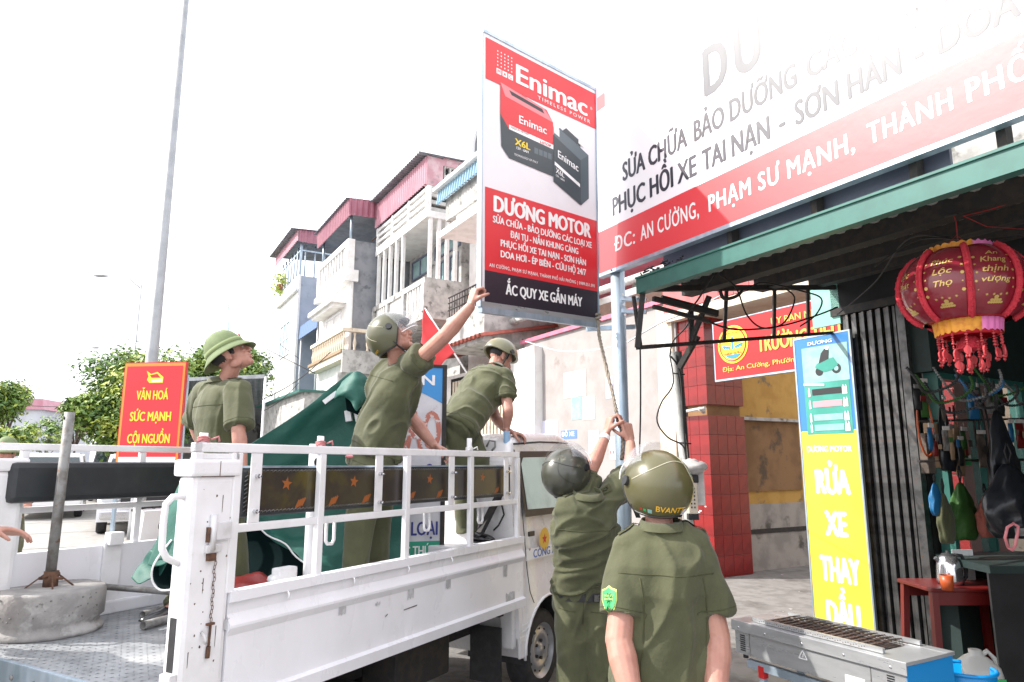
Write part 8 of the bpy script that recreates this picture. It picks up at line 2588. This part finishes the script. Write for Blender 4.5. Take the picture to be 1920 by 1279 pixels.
for k in range(14):
    m_ = cols_[rg.randrange(7)]
    w_, h_ = rg.uniform(.1, .22), rg.uniform(.1, .28)
    o = link('goods_box', MB().box(-w_ / 2, w_ / 2, -.08, .08, 0, h_, bevel=.006).mesh('box'), m_); o.location = SW(-1.2 + k * .29, 8.25, 1.251); o.rotation_euler = (0, 0, A_S + rg.uniform(-.2, .2))
    tag(o, '%s carton, %s from the far end of the lower shop shelf' % (names_[m_], ORD[13 - k]), 'box', 'cartons on the shop shelf')

rg = random.Random(44)
cn_ = [('dark_plastic', 'black'), ('bag_green', 'green'), ('bag_blue', 'blue'), ('plastic_red', 'red'), ('bark', 'brown'), ('steel_pipe', 'grey'), ('wood_light', 'tan')]
PW = ['below the bead chains', 'beside the tyre hoops', 'above the green backpack', 'at the right picture edge', 'next to the folding gate']
for k in range(18):
    px_, py_ = 1722 + 11 * k + rg.uniform(-4, 4), rg.choice((742, 765, 820, 800, 725)) + rg.uniform(-8, 8)
    m_, nm_ = cn_[k % 7]
    c_ = P5(px_, py_, 2.86)
    t = thing('hanging_packet', '%s packet hanging %s, %s from the gate' % (nm_, PW[k % 5], ORD[k]), 'packet', c_, A_S + rg.uniform(-.3, .3), 'packets hanging in the shop')
    w_, h_ = rg.uniform(.05, .11), rg.uniform(.12, .26)
    n_ = 10; rows = []
    for j in range(9):
        f = j / 8; z_ = -h_ * f
        rows.append([V((.012 + .014 * sin(pi * f) * abs(sin(b)) * (1 if sin(b) > 0 else -1) + .006 * noise.noise(V((b * 3, f * 6, k))), w_ / 2 * cos(b) * (1 + .08 * noise.noise(V((f * 5, k, b)))), z_)) for b in [2 * pi * q / n_ for q in range(n_)]])
    obj('wrapper', MB().rings(rows, True, True), m_, t)
    obj('header_card', MB().box(-.004, .004, -w_ / 2, w_ / 2, 0, .03), 'paper_aged' if k % 3 else 'sack_dim', t)
    obj('label', MB().box(-.034, -.03, -w_ * .3, w_ * .3, -h_ * .6, -h_ * .35), cn_[(k + 3) % 7][0], t)
    obj('hook', MB().tube([(0, 0, .03), (0, 0, .07)], .003, 5), 'steel_pipe', t)

# pieces that are really separate are split into objects of their own
def split_loose(o):
    me = o.data; n = len(me.vertices)
    par = list(range(n))
    def find(i):
        while par[i] != i:
            par[i] = par[par[i]]; i = par[i]
        return i
    for e in me.edges:
        a, b = find(e.vertices[0]), find(e.vertices[1])
        if a != b: par[a] = b
    comps = {}
    for pl in me.polygons: comps.setdefault(find(pl.vertices[0]), []).append(pl)
    if len(comps) < 2: return
    base = o.name.split('.')[0]; first = True
    for fs in comps.values():
        idx = {}; vs = []; ff = []
        for pl in fs:
            for vi in pl.vertices:
                if vi not in idx: idx[vi] = len(vs); vs.append(me.vertices[vi].co.copy())
            ff.append([idx[vi] for vi in pl.vertices])
        m2 = bpy.data.meshes.new(base); m2.from_pydata(vs, [], ff)
        for k, pl in enumerate(fs): m2.polygons[k].use_smooth = pl.use_smooth
        m2.materials.append(me.materials[0]); m2.update()
        if first: o.data = m2; first = False
        else:
            c = o.copy(); c.data = m2; COL.objects.link(c)
SPLIT = set('collar cap gutter_hook column_core support_frame roof_post apron purlin post bolt pipe_bracket stand rack_rail window_frame chassis rail tarp_hook turn_signal support collar_core shirt_button leg frame_stub rivet bracket side_wall sideburn stall_counter roof_rail ledge truss lintel vent_slot pipe_end'.split())
for o in list(bpy.data.objects):
    if o.type == 'MESH' and o.name.split('.')[0] in SPLIT and o.get('kind') != 'stuff' and o.parent is not None and not o.children and len(o.data.polygons) < 4000:
        split_loose(o)
